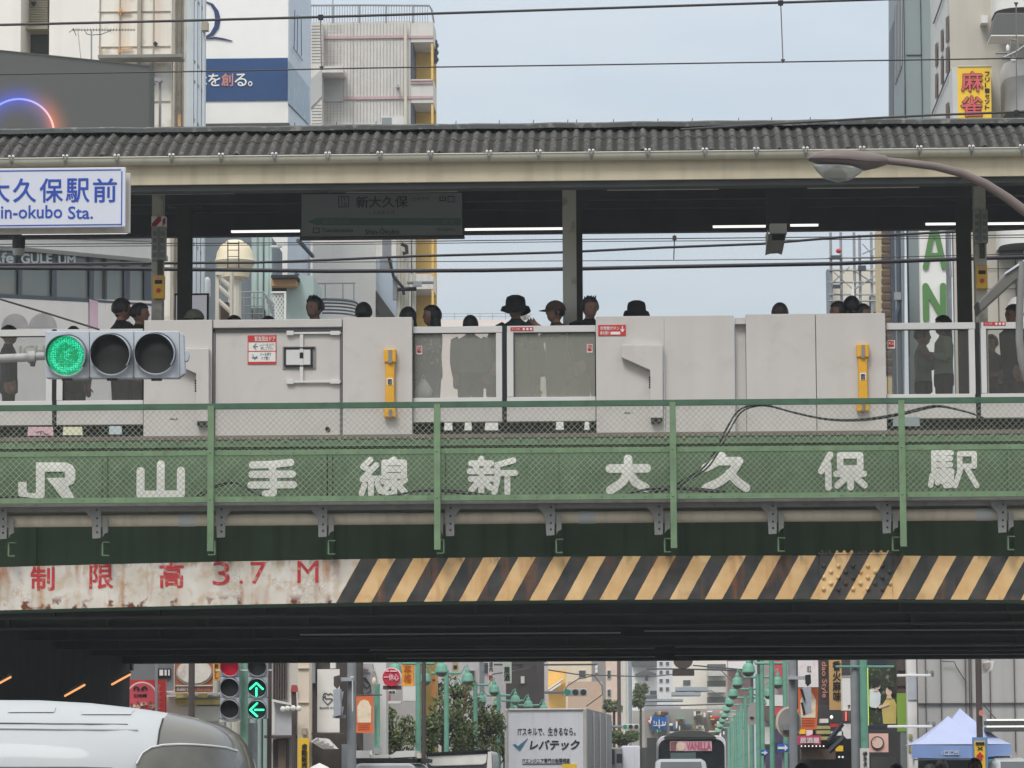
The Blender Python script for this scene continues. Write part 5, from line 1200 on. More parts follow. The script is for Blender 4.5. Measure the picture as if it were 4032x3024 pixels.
# --- LED billboard
m = bpy.data.materials.new('led_screen'); m.use_nodes = True; t = m.node_tree; bs = t.nodes['Principled BSDF']; bs.inputs['Base Color'].default_value = (.02, .02, .02, 1); bs.inputs['Roughness'].default_value = .6
tc = N(t, 'ShaderNodeTexCoord'); cc = at(72, 529, 61.0)
def Mth(op, a, b_=None):
    n_ = N(t, 'ShaderNodeMath', operation=op)
    for i, v in enumerate((a, b_)):
        if v is None: continue
        if isinstance(v, (int, float)): n_.inputs[i].default_value = v
        else: t.links.new(v, n_.inputs[i])
    return n_.outputs[0]
sp2 = N(t, 'ShaderNodeSeparateXYZ'); t.links.new(tc.outputs['Object'], sp2.inputs[0])
dx, dz = Mth('SUBTRACT', sp2.outputs['X'], 0.0), Mth('SUBTRACT', sp2.outputs['Z'], 0.0)
rad = Mth('SQRT', Mth('ADD', Mth('MULTIPLY', dx, dx), Mth('MULTIPLY', dz, dz)))
R0 = 144*61.0/FPX
dist = Mth('ABSOLUTE', Mth('SUBTRACT', rad, R0))
core = Mth('POWER', Mth('MAXIMUM', Mth('SUBTRACT', 1.0, Mth('DIVIDE', dist, .022)), 0.0), .7)
halo = Mth('POWER', Mth('MAXIMUM', Mth('SUBTRACT', 1.0, Mth('DIVIDE', dist, .42)), 0.0), 2.6)
ang = N(t, 'ShaderNodeMapRange'); t.links.new(dx, ang.inputs[0]); ang.inputs[1].default_value = .05; ang.inputs[2].default_value = R0*.98
cm = N(t, 'ShaderNodeValToRGB'); t.links.new(ang.outputs[0], cm.inputs[0]); cm.color_ramp.elements[0].color = (.02, .06, .85, 1); cm.color_ramp.elements[1].color = (.9, .22, .07, 1)
e_ = cm.color_ramp.elements.new(.55); e_.color = (.30, .14, .42, 1)
def vm(op, a, b_=None, s_=None):
    n_ = N(t, 'ShaderNodeVectorMath', operation=op); t.links.new(a, n_.inputs[0]) if not isinstance(a, tuple) else setattr(n_.inputs[0], 'default_value', a)
    if b_ is not None:
        if isinstance(b_, tuple): n_.inputs[1].default_value = b_
        else: t.links.new(b_, n_.inputs[1])
    if s_ is not None: t.links.new(s_, n_.inputs['Scale'])
    return n_.outputs[0]
glow = vm('SCALE', cm.outputs[0], None, Mth('MULTIPLY', halo, .55))
cw = vm('SCALE', vm('ADD', cm.outputs[0], (.30, .36, .5)), None, core)
t.links.new(vm('ADD', vm('ADD', glow, cw), (.062, .064, .060)), bs.inputs['Emission Color']); bs.inputs['Emission Strength'].default_value = 1.0
o = thing('billboard_screen', 'large dark grey screen showing a glowing blue and orange arc', 'screen', tuple(cc))
b = MB(); b.pprism([(-500, 150), (0, 200), (588, 262), (588, 640), (-500, 640)], 61.0, 61.35); b.build('screen_face', m, o)
b = MB(); b.pprism([(-500, 146), (0, 196), (592, 257), (592, 640), (588.5, 640), (588.5, 262), (0, 200.5), (-500, 150.5)], 60.97, 61.5); b.build('screen_frame', m_dgrey, o)
b = MB(); b.box(X(-300, 61.6), X(-260, 61.6), 61.36, 61.6, 0, Z(600, 61.6)); b.box(X(380, 61.6), X(420, 61.6), 61.36, 61.6, 0, Z(600, 61.6)); b.build_each('support_post', m_dgrey, o)
# --- aerial and bracket post
o = thing('tv_aerial', 'thin roof aerial with many short elements above the dark screen', 'aerial', at(360, 300, 61.8))
b = MB(); b.tube([at(360, 320, 61.8), at(360, 122, 61.8)], .016, 6); b.build('mast', m_rail, o)
b = MB(); b.tube([at(283, 118, 61.8), at(533, 118, 61.8)], .008, 5)
for i in range(22): x = 288+i*11.4; b.tube([at(x, 111, 61.75), at(x, 123, 61.85)], .005, 4)
b.tube([at(272, 128, 61.8), at(292, 112, 61.8)], .008, 4); b.tube([at(288, 112, 61.8), at(300, 140, 61.8)], .008, 4)
b.tube([at(333, 120, 61.8), at(342, 134, 61.8), at(360, 138, 61.8), at(400, 135, 61.8), at(436, 120, 61.8)], .007, 5); b.tube([at(306, 112, 61.8), at(318, 228, 61.8)], .005, 4); b.build('boom', m_wire, o)
o = thing('bracket_post', 'grey bracket post in front of the rusty clad wall, right of the screen', 'post', (X(631, 62), 62, 0))
b = MB(); b.tube([(X(631, 62, 400), 62, 0), at(631, 318, 62)], .024, 8); b.build('pole', m_rail, o)
b = MB(); b.pbox(590, 640, 306, 320, 61.9, 62.0); b.pdisc(626, 314, 9, 61.85, 61.95); b.tube([at(592, 345, 62), at(612, 330, 62)], .015, 5); b.build_each('bracket', m_rail, o)
# --- blue banner building
o = bld('banner_building', 'white building with a navy slogan band and pale blue side wall', 1000, 80)
Yb = 80.0
yside = plane_y(1133, Yb, 1219, Yb+8.6, 300)
b = MB(); col(b, 700, 1133, -300, Yb, 80.25, 0); b.build('front_wall', m_banner, o)
b = MB(); pslab(b, [(1133.5, -300), (1220, -215), (1220, 2700), (1133.5, 2700)], yside, .3); b.build('side_wall', m_bannerside, o)
b = MB(); b.pbox(700, 1132.5, 230, 397, Yb-.03, Yb-.002); b.build('slogan_band', m_navy, o)
b = MB(); pslab(b, [(1134, 236), (1219, 345), (1219, 492), (1134, 404)], lambda p: yside(p)-.7, .03); b.build('side_band', m_navyside, o)
b = MB(); Yn = Yb-.031
for ch_, a, c_, mm in (('木', 770, 816, 0), ('を', 820, 868, 0), ('創', 872, 918, 1), ('る', 924, 972, 0), ('。', 977, 994, 0)):
    b.text(ch_, a, c_, 290 if ch_ != '。' else 320, 340, Yn, mm, .012, .02)
b.build('lettering', [m_banner, m_pink], o)
b = MB(); b.pprism([(785, 3), (812, 5), (838, 14), (860, 42), (868, 75), (861, 110), (840, 138), (808, 150), (785, 151), (785, 146), (808, 143), (828, 130), (843, 104), (847, 75), (843, 44), (828, 18), (810, 9), (785, 7)], Yb-.03, Yb-.003); b.pprism([(800, 150.5), (850, 145), (880, 150), (915, 160), (905, 160), (850, 152), (800, 153)], Yb-.035, Yb-.004)
b.build('logo_letter', m_navyink, o)
b = MB(); b.pbox(790, 1138, 485, 496, Yb-.4, Yb-.005); b.build('ledge', m_dgrey, o)
b = MB(); P1 = [(1160, 40), (1163, 195), (1188, 218), (1186, 70)]
for q in ([(1161, 40), (1158, 190)], [(1172, 60), (1170, 205)], [(1186, 75), (1187, 222)], [(1155, 188), (1192, 240)]): b.tube([at(x, y, yside(x)-.9) for x, y in q], .012, 4)
b.build('side_logo', m_navyink, o)
for i, (x0, y0, x1, y1, w_) in enumerate(((1172, 945, 1232, 1010, 6), (1165, 1080, 1228, 1150, 7))):
    b = MB(); b.tube([at(x0, y0, 78.5), at(x1, y1, 79.2)], .045, 6); b.tube([at(x0+7, y0-2, 78.5), at(x1, y1-8, 79.2)], .02, 6); b.build('stair_stringer', m_frame, o)
# --- tiled apartment block
Ya = 96.0
o = bld('apartment_block', 'pale tiled apartment block with pink bands and ochre balconies', 1450, Ya)
b = MB(); col(b, 1180, 1617, 86, Ya, Ya+1.39); b.build('wall', m_tile, o)
b = MB()
for px in list(range(1275, 1590, 13)):
    b.pbox(px, px+1.6, 90, 480, Ya-.02, Ya-.002)
b.pbox(1389, 1392, 86, 500, Ya-.03, Ya-.021); b.build('tile_joints', mat('tile_joint', rgb(172, 168, 164), .8), o)
b = MB()
for py in (140, 380): b.pbox(1270, 1617, py, py+11, Ya-.05, Ya-.004)
b.build('pink_band', m_pinkband, o)
b = MB(); b.pbox(1225, 1268, 88, 500, Ya-.7, Ya-.004); b.pprism([(1268, 275), (1280, 260), (1350, 260), (1352, 272), (1352, 285), (1268, 285)], Ya-.9, Ya-.06); b.build('bay', m_tile, o)
b = MB(); b.pbox(1269, 1352, 286, 400, Ya-.06, Ya-.0045); b.build('bay_shade_panel', m_tileshade, o)  # darker copy of the tile colour paints the shadow under the bay
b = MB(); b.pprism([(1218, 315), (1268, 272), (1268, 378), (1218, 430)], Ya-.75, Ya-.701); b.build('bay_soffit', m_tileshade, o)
b = MB()
for i in range(34):
    py = 100+i*12
    if not 255 < py < 405: b.pbox(1227, 1266, py, py+1.4, Ya-.72, Ya-.701)
    if not 135 < py < 155 and not 255 < py < 405: b.pbox(1270, 1348, py, py+1.4, Ya-.025, Ya-.0215)
b.build('brick_joint', mat('brick_joint_grey', rgb(176, 172, 166), .8), o)
b = MB(); b.pbox(1560, 1568, 330, 342, Ya-.3, Ya-.004); b._ell(tuple(at(1564, 344, Ya-.3)), .05, .05, .04); b.build('wall_lamp', m_rail, o)
b = MB(); b.tube([(X(1597, Ya-.15, 300), Ya-.15, Z(90, Ya)), (X(1597, Ya-.15, 300), Ya-.15, 0)], .045, 8); b.build('downpipe', m_pipeg, o)
b = MB(); b.pbox(1500, 1592, 458, 500, Ya-.08, Ya-.004); b.build('window_frame', m_whiteframe, o); b = MB(); b.pbox(1503, 1542, 463, 500, Ya-.09, Ya-.081); b.build('window_pane', m_win, o)
b = MB()
b.box(X(1617.3, Ya, 300), X(1706, Ya, 300), Ya+1.4, Ya+1.6, 0, Z(88, Ya)); b.build('rear_wall', m_ochre, o)
b = MB()
for y0, y1 in ((86, 166), (312, 405), (560, 660), (1078, 1138), (1290, 1360)): b.pbox(1617.3, 1706, y0, y1, Ya, Ya+1.39)
b.build_each('balcony_parapet', m_tile, o)
b = MB()
for y0 in (140, 378): b.pbox(1617.3, 1706, y0, y0+10, Ya-.03, Ya-.002)
b.pbox(1617.5, 1706, 315, 318, Ya-.05, Ya-.002); b.pbox(1617.5, 1706, 326, 329, Ya-.05, Ya-.002); b.build('parapet_band', m_pinkband, o)
b = MB(); b.box(X(1617.5, Ya, 300), X(1626, Ya, 300), Ya+.02, Ya+1.38, 0, Z(88, Ya)); b.build('fin_wall', m_frame, o)
b = MB()
for y0 in (168, 408, 940, 1138): b.box(X(1700, Ya), X(1708, Ya), Ya-.01, Ya+.2, Z(y0+140, Ya), Z(y0, Ya))
b.build_each('edge_post', m_ochre, o)
b = MB(); b.tube([at(1222, 21, Ya), at(1450, 20, Ya), at(1690, 22, Ya), at(1700, 40, Ya+.5), at(1708, 88, Ya+1.5)], .03, 6)
for i in range(46): x = 1225+i*10.2; b.tube([at(x, 21, Ya), at(x, 87, Ya)], .012, 4)
for i in range(4): x = 1310+i*105; b.tube([at(x, 18, Ya), at(x, 87, Ya)], .03, 5)
b.build('roof_railing', m_rail, o)
b = MB(); b.tube([at(1310, -30, Ya+1), at(1310, 88, Ya+1)], .02, 5); b.build('lightning_rod', m_rail, o)
b = MB()
for i in range(6): b._ell(tuple(at(1716+(i % 2)*5, 165+i*14, Ya+1)), .05, .05, .07, 0, 7, 5)
b.tube([at(1716, 205, Ya+1), at(1715, 250, Ya+1)], .05, 5); b.build('aerial_cluster', m_frame, o)
# --- lower block in front of the apartment, with curved roof rail
o = bld('lower_block', 'white lower block with a dark sloping soffit below the tiled apartments', 1400, 88)
b = MB(); col(b, 1232, 1476, 955, 88, 88.49); b.build('wall', m_wallwhite, o)
b = MB(); col(b, 1476.3, 1566, 1020, 88.5, 88.8); b.build('side_wall', m_bannerside, o)
b = MB(); b.pprism([(1478, 1140), (1558, 1250), (1500, 1250), (1478, 1220)], 88.3, 88.49); b.build('soffit', m_dgrey, o)
o = bld('utility_riser', 'bundle of pipes, boxes and cables climbing beside the ochre balconies', 1580, 87, 'pipe riser')
b = MB()
for px, r in ((1570, .06), (1585, .04), (1600, .07), (1630, .05)): b.tube([(X(px, 87, 1000), 87, 0), at(px, 935, 87)], r, 8)
b.build('riser', m_pipeg, o)
b = MB(); b.pbox(1505, 1540, 940, 1010, 86.8, 86.95); b.pbox(1546, 1562, 1085, 1180, 86.8, 86.95); b.pbox(1495, 1545, 1020, 1060, 86.7, 86.85); b.build_each('meter_box', m_rail, o)
b = MB(); b.tube([at(1580, 960, 86.7), at(1600, 970, 86.7), at(1602, 995, 86.7), at(1585, 998, 86.7)], .05, 6); b.tube([at(1530, 1010, 86.7), at(1550, 1090, 86.7), at(1585, 1130, 86.7), at(1590, 1160, 86.7)], .04, 6); b.tube([at(1565, 1140, 86.7), at(1640, 1138, 86.7)], .05, 6); b.build('cable_bundle', m_cable, o)
b = MB(); b.pbox(1602, 1706, 1107, 1112, 86.5, 86.8); b.pbox(1627, 1660, 1112, 1128, 86.4, 86.49); b.build('lamp_bracket', m_rail, o)
o = bld('roof_cabin', 'curved white roof cabin with a hooped grey railing on top', 1300, 84, 'cabin')
c = at(1290, 1190, 84.5)
b = MB(); b.lathe((c.x, 84.5, 0), [(.68, 0), (.70, Z(1190, 84.5)), (.66, Z(1184, 84.5)), (.001, Z(1182, 84.5))], 24); b.build('drum_wall', m_balc, o, smooth=40)
b = MB()
for k in range(4): b.lathe((c.x, 84.5, Z(1205+k*13, 84.5)), [(.702, 0), (.708, .02), (.702, .04)], 24)
b.lathe((c.x, 84.5, Z(1192, 84.5)), [(.70, 0), (.74, .02), (.70, .06)], 24); b.build('board_lines', m_frame, o)
b = MB(); zr_ = Z(1108, 84.5)
P = [(c.x+.66*cos(a), 84.5-.66*sin(a), zr_-.10*sin(a)) for a in [pi*k/14 for k in range(15)]]
b.tube(P, .02, 6)
for k in (1, 4, 7, 10, 12, 14): b.tube([P[k], (P[k][0], P[k][1], Z(1190, 84.5))], .015, 5)
b.build('hoop_railing', m_rail, o)
# --- slate blue wall with pipes, tank, stairs, lattice
o = bld('pipe_wall', 'slate blue wall with tall pale pipes behind the round water tank', 920, 77)
b = MB(); col(b, 806, 1068, 930, 77, 79.5); b.build('wall', m_greywall, o)
b = MB()
for px, r in ((1003, .075), (1027, .055), (1052, .06), (1066, .03)): b.tube([(X(px, 76.8, 1100), 76.8, 0), at(px, 930, 76.8)], r, 10)
b.build('pipes', m_corr, o)
b = MB()
for k in range(9): b.lathe(tuple(at(1015, 1218+k*5, 76.7)), [(.12, 0), (.16, .01), (.12, .02)], 10)
b.build_each('insulator', m_rail, o)
b = MB(); b.tube([at(1066, 972, 76.6), at(1102, 972, 76.6)], .035, 7); b.tube([at(1100, 972, 76.6), at(1106, 966, 76.6)], .05, 7); b.build('outlet_pipe', m_coup, o)
o = thing('water_tank', 'cream domed water tank with a thin black ladder', 'tank', (X(925, 73), 73, 0))
c = at(925, 1035, 73); k = 73/FPX
b = MB(); b.lathe((c.x, 73, c.z), [(62*k, -28*k), (80*k, -2*k), (82*k, 2*k), (76*k, 18*k), (72*k, 40*k), (58*k, 68*k), (44*k, 78*k), (40*k, 80*k), (28*k, 90*k), (.001, 94*k)], 28); b.build('dome', m_tank, o, smooth=35)
b = MB(); b.lathe((c.x, 73, c.z), [(62*k, -29*k), (55*k, -60*k), (20*k, -70*k), (.001, -70*k)][::-1], 24); b.build('lower_bowl', m_tank, o, smooth=35)
b = MB(); b.tube([(c.x, 73, 0), (c.x, 73, c.z-60*k)], .14, 12); b.lathe((c.x, 73, c.z), [(80.5*k, 3*k), (84*k, 5*k), (80*k, 8*k)], 28); b.build('stem', m_pipeg, o)
b = MB()
for px in (897, 940): b.tube([at(px, 950, 71.9), at(px, 1060, 71.9)], .012, 5)
for k_ in range(5): b.tube([at(897, 960+k_*25, 71.9), at(940, 960+k_*25, 71.9)], .009, 4)
b.build('ladder', m_black, o)
o = bld('steel_stair', 'cream steel stair frame below the water tank', 880, 71.5, 'stair')
b = MB()
for a, c_ in ((848, 862), (905, 914)): b.box(at(a, 1100, 71.5).x, at(c_, 1100, 71.5).x, 71.5, 71.8, 0, Z(1055, 71.5))
b.pbox(848, 886, 1052, 1082, 71.45, 71.49); b.build_each('upright', m_pipeg, o)
b = MB()
for y in (1085, 1125, 1180): b.tube([at(856, y, 71.55), at(912, y+50, 71.55)], .05, 6)
b.build('flight', m_pipeg, o)
b = MB(); b.pbox(868, 900, 1190, 1300, 71.9, 72.2); b.build('panel', mat('brown_panel', rgb(116, 92, 80), .7), o)
o = thing('duct_cap', 'shiny round topped vent duct beside the stair frame', 'vent', at(816, 1240, 71))
b = MB(); c = at(816, 1110, 71); k = 71/FPX; b.lathe((c.x, 71, c.z), [(14*k, -60*k), (14*k, 0), (12*k, 10*k), (6*k, 18*k), (.001, 20*k)], 14); b.build('duct', m_steelpale, o, smooth=50)
b = MB(); b.lathe((c.x, 71, 0), [(12*k, 0), (12*k, c.z-60*k)], 14); b.build('stack', m_rail, o, smooth=50)
o = thing('balcony_rail', 'dark thin railings running from the tank to the white lattice', 'railing', at(1000, 1260, 74))
b = MB()
for y in (1150, 1172, 1205, 1235): b.tube([at(915, y, 74), at(1040, y, 74)], .014, 5)
for k_ in range(6): b.tube([at(1036+k_*7, 1150+k_*18, 74), at(1080, 1200+k_*12, 74)], .02, 5)
for px in (925, 960, 1000, 1036): b.tube([at(px, 1148, 74), at(px, 1270, 74)], .014, 5)
b.build('rails', m_rail, o)
o = thing('lattice_screen', 'white diagonal lattice screen under the orange brown awning', 'lattice', at(1100, 1265, 75))
b = MB()
for i in range(-7, 8):
    for sg in (1, -1):
        q = []
        for j in range(2):
            pass
        x0 = 1072+i*13.5; pts_ = []
        for y in range(1152, 1300, 4):
            x = x0+sg*(y-1152)*.62+(0 if sg > 0 else 60)
            if 1072 <= x <= 1118: pts_.append(at(x, y, 75-(.01 if sg > 0 else 0)))
        if len(pts_) > 1: b.tube([pts_[0], pts_[-1]], .012, 4)
b.build('lattice', m_paper, o)
b = MB(); b.pbox(1118, 1126, 1150, 1300, 74.95, 75.05); b.pbox(1068, 1126, 1147, 1153, 74.94, 75.06); b.build('frame', m_paper, o)
o = bld('awning_shed', 'pale green corrugated shed with an orange brown awning board', 1160, 76, 'shed')
b = MB(); 
for i in range(28): x = 1128+i*3.9; b.tube([(X(x, 76, 1150), 76, 0), at(x, 1085, 76)], .012, 5)
b.box(X(1066, 76.02, 1150), X(1236, 76.02, 1150), 76.02, 78, 0, Z(1085, 76)); b.build('corrugated_wall', m_corr, o)
b = MB(); b.pbox(1067, 1166, 1093, 1125, 75.6, 75.98); b.build('awning_board', mat('orange_brown_board', rgb(198, 156, 116), .7, var=.05), o)
b = MB(); b.pbox(1067, 1170, 1082, 1092.5, 75.3, 75.98); b.pbox(1070, 1128, 1126, 1150, 75.97, 76.0); b.build('shadow_gap', m_ink, o)
# --- cafe building, its window band running away to the right
o = bld('cafe_building', 'white cafe building with a dark framed window band and rooftop eave', 250, 58)
yc = plane_y(-300, 54.6, 600, 63.4)
b = MB(); pslab(b, [(-300, 1160), (600, 1185), (600, 2420), (-300, 2420)], yc, .4); b.build('wall', mat('pinkish_white_wall', rgb(238, 232, 228), .8, var=.03), o)
b = MB(); pslab(b, [(-300, 950), (600, 990), (600, 1186), (-300, 1161)], lambda p: yc(p)+.12, .1); b.build('window_glass', m_win, o)
b = MB()
for a, c_ in ((72, 84), (204, 220), (352, 366), (488, 508), (568, 594), (-80, -66)): pslab(b, [(a, 960), (c_, 962), (c_, 1192), (a, 1188)], lambda p: yc(p)+.02, .12)
pslab(b, [(-300, 1140), (360, 1175), (360, 1190), (-300, 1156)], lambda p: yc(p)-.02, .16); pslab(b, [(360, 1178), (600, 1196), (600, 1204), (360, 1188)], lambda p: yc(p)-.02, .16)
pslab(b, [(-300, 960), (100, 975), (590, 1018), (590, 1026), (100, 984), (-300, 968)], lambda p: yc(p)+.01, .14)
b.build('window_frame', m_frame, o)
b = MB(); pslab(b, [(-300, 925), (130, 930), (590, 950), (590, 1018), (420, 1003), (105, 974), (-300, 955)], lambda p: yc(p)-.5, .5); b.build('eave', m_balc, o)
b = MB(); pslab(b, [(-300, 900), (590, 930), (590, 949), (-300, 918)], lambda p: yc(p)-.6, 2.5); b.build('roof_edge', m_rail, o)
b = MB(); pslab(b, [(352, 1178), (385, 1186), (385, 1420), (352, 1420)], lambda p: yc(p)-.05, .045); b.build('pink_edge', mat('pink_edge_paint', rgb(220, 188, 200), .7), o)
def ctext(mb, s_, a, c_, y0, y1, bold):
    
    v, f = text_mesh(s_, bold); xs = [p[0] for p in v]; ys_ = [p[1] for p in v]; q0, q1, r0, r1 = min(xs), max(xs), min(ys_), max(ys_); vs = []
    for p in v:
        px = a+(p[0]-q0)/(q1-q0)*(c_-a); py = y1-(p[1]-r0)/(r1-r0)*(y1-y0); w_ = at(px, py, yc(px)-.03-(.5*p[2] if p[2] > 0 else 0)); vs.append(tuple(w_))
    mb.add(vs, f)
b = MB(); ctext(b, 'Cafe', -72, 54, 993, 1036, .03); ctext(b, 'GULE', 82, 206, 998, 1038, .04); ctext(b, 'UM', 230, 298, 1006, 1040, .04); b.build('lettering', mat('pale_window_letter', rgb(212, 218, 222), .5), o)
b = MB()
for cx, r in ((60, 52), (170, 54)): pslab(b, [(cx+r*cos(pi*k_/18), 1290-r*1.06*sin(pi*k_/18)) for k_ in range(19)], lambda p: yc(p)-.03, .02)
b.build('round_mark', mat('grey_round_mark', rgb(186, 180, 178), .7), o)
b = MB(); ctext(b, 'ICH', 80, 180, 1360, 1400, .0); b.build('wall_lettering', mat('pale_wall_letter', rgb(196, 192, 188), .7), o)
# --- right hand side: grey green tower
Yt_ = 76.0
o = bld('tower_block', 'grey green panelled tower with a finned left flank', 3600, Yt_)
b = MB(); b.box(X(3562, Yt_, 300), X(3668, Yt_, 300), Yt_, 76.3, 0, Z(-400, Yt_)); b.build('front_wall', m_slateb, o)
ys = plane_y(3561.5, Yt_, 3502, Yt_+9.5, 300)
b = MB(); pslab(b, [(3502, -400), (3561.5, -400), (3561.5, 2900), (3502, 2900)], ys, .3); b.build('flank_wall', m_slateside, o)
b = MB(); pslab(b, [(3502, 130), (3518, 80), (3518, 560), (3502, 560)], lambda p: ys(p)-.5, .04); b.build('dark_edge', m_fin, o)
b = MB()
for i in range(5):
    x = 3523+i*5.6; pslab(b, [(x, 35-i*14), (x+2.6, 30-i*14), (x+2.6, 330-i*16), (x, 335-i*16)], lambda p: ys(p)-.9, .08)
b.build('fin', m_fin, o)
b = MB()
for i in range(5):
    x = 3525.8+i*5.6; pslab(b, [(x, 35-i*14), (x+2.6, 30-i*14), (x+2.6, 320-i*16), (x, 325-i*16)], lambda p: ys(p)-.7, .06)
b.build('pale_fin', m_paper, o)
b = MB(); b.pbox(3565, 3568, -380, 1400, Yt_-.03, Yt_-.002); b.pbox(3632, 3634.5, -380, 1400, Yt_-.03, Yt_-.002); b.pbox(3569, 3631, 215, 217, Yt_-.03, Yt_-.002); b.build('panel_seams', m_fin, o)
# --- beige block
Yq = 70.0
o = bld('beige_block', 'beige rendered block with rounded white balconies and slit windows', 3900, Yq)
b = MB(); b.box(X(3742, Yq, 300), X(4700, Yq, 300), Yq, 70.3, 0, Z(-400, Yq)); b.build('front_wall', m_beige, o)
yl = plane_y(3741.5, Yq, 3668, Yq+5.5, 300)
b = MB(); pslab(b, [(3668, -400), (3741.5, -400), (3741.5, 2900), (3668, 2900)], yl, .3); b.build('flank_wall', m_beigeside, o)
b = MB()
for px, ww, segs in ((3682, 9, ((165, 265), (285, 390))), (3704, 8, ((112, 205), (215, 335))), (3724, 12, ((60, 170), (180, 290), (400, 470)))):
    for y0, y1 in segs: pslab(b, [(px, y0+10), (px+ww, y0), (px+ww, y1-10), (px, y1)], lambda p: yl(p)-.4, .02)
b.build_each('slit_window', m_stripe, o)
b = MB(); b.tube([at(3676, 92, yl(3676)-.5), at(3716, -20, yl(3716)-.5)], .016, 5); b.tube([at(3670, 447, yl(3670)-.5), at(3740, 275, yl(3740)-.5)], .016, 5); b.build('conduit', m_fin, o)
b = MB(); b.pbox(3863, 3889, 60, 90, Yq-.3, Yq-.002); b.build('wall_box', m_balc, o)
def balcony(y0, y1, y2, x0, band):
    b = MB(); xa, xb = X(x0, Yq, 300), X(4700, Yq, 300); R = .5
    P = [(xa, Yq-.01)]+[(xa+R-R*cos(a), Yq-1.2+R-R*sin(a)) for a in [pi/2*k/6 for k in range(7)]]+[(xb, Yq-1.2), (xb, Yq-.01)]
    n = len(P)
    for za, zb_, m_ in ((Z(y2, Yq-1.2), Z(y1, Yq-1.2), 1), (Z(y1, Yq-1.2), Z(y0, Yq-1.2), 0)):
        b.add([(x, y, za) for x, y in P]+[(x, y, zb_) for x, y in P], [(i, i+1, n+i+1, n+i) for i in range(n-1)], m_)
        if m_ == 1: b.add([(x, y, za) for x, y in P], [tuple(range(n-1, -1, -1))], 2)
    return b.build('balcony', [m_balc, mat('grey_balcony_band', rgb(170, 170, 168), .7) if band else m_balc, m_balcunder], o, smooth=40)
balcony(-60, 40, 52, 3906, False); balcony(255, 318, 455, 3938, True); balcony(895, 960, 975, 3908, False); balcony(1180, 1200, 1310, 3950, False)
b = MB(); b.pprism([(3930, 52), (4300, 52), (4300, 138), (3900, 138)], Yq-.9, Yq-.05) if False else b.pbox(3935, 4030, 975, 1012, Yq-.2, Yq-.002); b.build('dark_window', m_windark, o)
b = MB(); b.pprism([(3886, 328), (3906, 270), (3906, 328), (3906, 418), (3886, 424)], Yq-.6, Yq-.003); b.build('balcony_return', m_beigeside, o)
b = MB()
for px in (3930, 4000): b.pbox(px, px+2.5, 1012, 1280, Yq-.03, Yq-.002)
for py in (1055, 1135): b.pbox(3880, 4300, py, py+2.5, Yq-.035, Yq-.0301)
b.build('wall_seams', m_fin, o)
o = thing('added_soffit_box', 'added dark tapered box for the grey underside of the topmost white balcony', 'soffit box', at(3990, 138, 68.3))  # no lamp: dark box added for the balcony's grey underside
b = MB(); b.pprism([(3928, 50), (4250, 50), (4250, 136), (3902, 136), (3918, 60)], 68.0, 68.7); b.build('added_soffit_body', m_balcunder, o, bevel=.02)
b = MB(); b.pprism([(3902, 137), (4250, 137), (4250, 142), (3902, 142)], 67.98, 68.72); b.build('lower_lip', m_balc, o)
o = thing('mahjong_sign', 'yellow vertical sign with red Japanese lettering on the beige block', 'sign', at(3838, 520, 69))
b = MB(); b.pbox(3772, 3904, 262, 620, 68.95, 69.2); b.build('panel', m_yel, o)
b = MB(); b.pbox(3752, 3772, 264, 620, 68.95, 69.6); b.pbox(3772, 3904, 256, 261.8, 68.93, 69.3); b.build('frame', m_beigeside, o)
b = MB(); b.text('麻', 3783, 3872, 280, 362, 68.945, 0, .045, .02); b.text('雀', 3781, 3870, 376, 462, 68.945, 0, .045, .02); b.build('lettering_outline', m_ink, o)
b = MB(); b.text('麻', 3785, 3870, 282, 360, 68.924, 0, .015, .01); b.text('雀', 3783, 3868, 378, 460, 68.924, 0, .015, .01); b.build('lettering', mat('rose_red_letter', rgb(216, 96, 100), .5), o)
b = MB()
for i, ch_ in enumerate('フリー1セット'): b.text(ch_ if ch_ != 'ー' else '｜', 3878, 3896 if ch_ != 'ー' else 3882, 282+i*22, 300+i*22, 68.945, 0, .02, .01)
b.build('side_lettering', m_ink, o)
o = thing('wire_bracket', 'insulator bracket with curved arms at the right edge of the sky', 'insulator bracket', at(3980, 250, 41.5))
b = MB(); b.tube([at(3983, 145, 41.5), at(3976, 195, 41.5), at(3966, 220, 41.5)], .01, 6); b.tube([at(3945, 228, 41.5), at(3975, 228, 41.5)], .02, 6); b.tube([at(3920, 210, 41.5), at(3965, 208, 41.5)], .012, 6); b.tube([at(3950, 228, 41.5), at(4000, 205, 41.5), at(4060, 165, 41.5)], .018, 8); b.tube([at(3975, 155, 41.5), at(4005, 160, 41.5), at(4012, 200, 41.5), at(3994, 240, 41.5)], .011, 6); b.tube([at(3985, 210, 41.5), at(3994, 245, 41.5)], .014, 6); b.build('arm', m_galv, o)
b = MB(); b._ell(tuple(at(3968, 190, 41.5)), .022, .022, .045); b._ell(tuple(at(3990, 236, 41.5)), .03, .03, .03); b.build_each('insulator', m_paper, o)
o = thing('tall_letter_sign', 'tall white sign with big green capital letters', 'sign', at(3678, 1700, 67))
b = MB(); b.pbox(3630, 3731, 700, 2100, 67, 67.3); b.build('panel', m_paper, o)
b = MB()
b.strokes([[(10, 98), (42, 4), (58, 4), (90, 98)], [(22, 68), (78, 68)]], 24, 3634, 3725, 905, 1055, 66.99, 0, .03)
b.strokes([[(12, 96), (12, 8), (86, 94), (88, 8)]], 27, 3634, 3725, 1115, 1262, 66.99, 0, .03); b.build('lettering', m_greenletter, o)
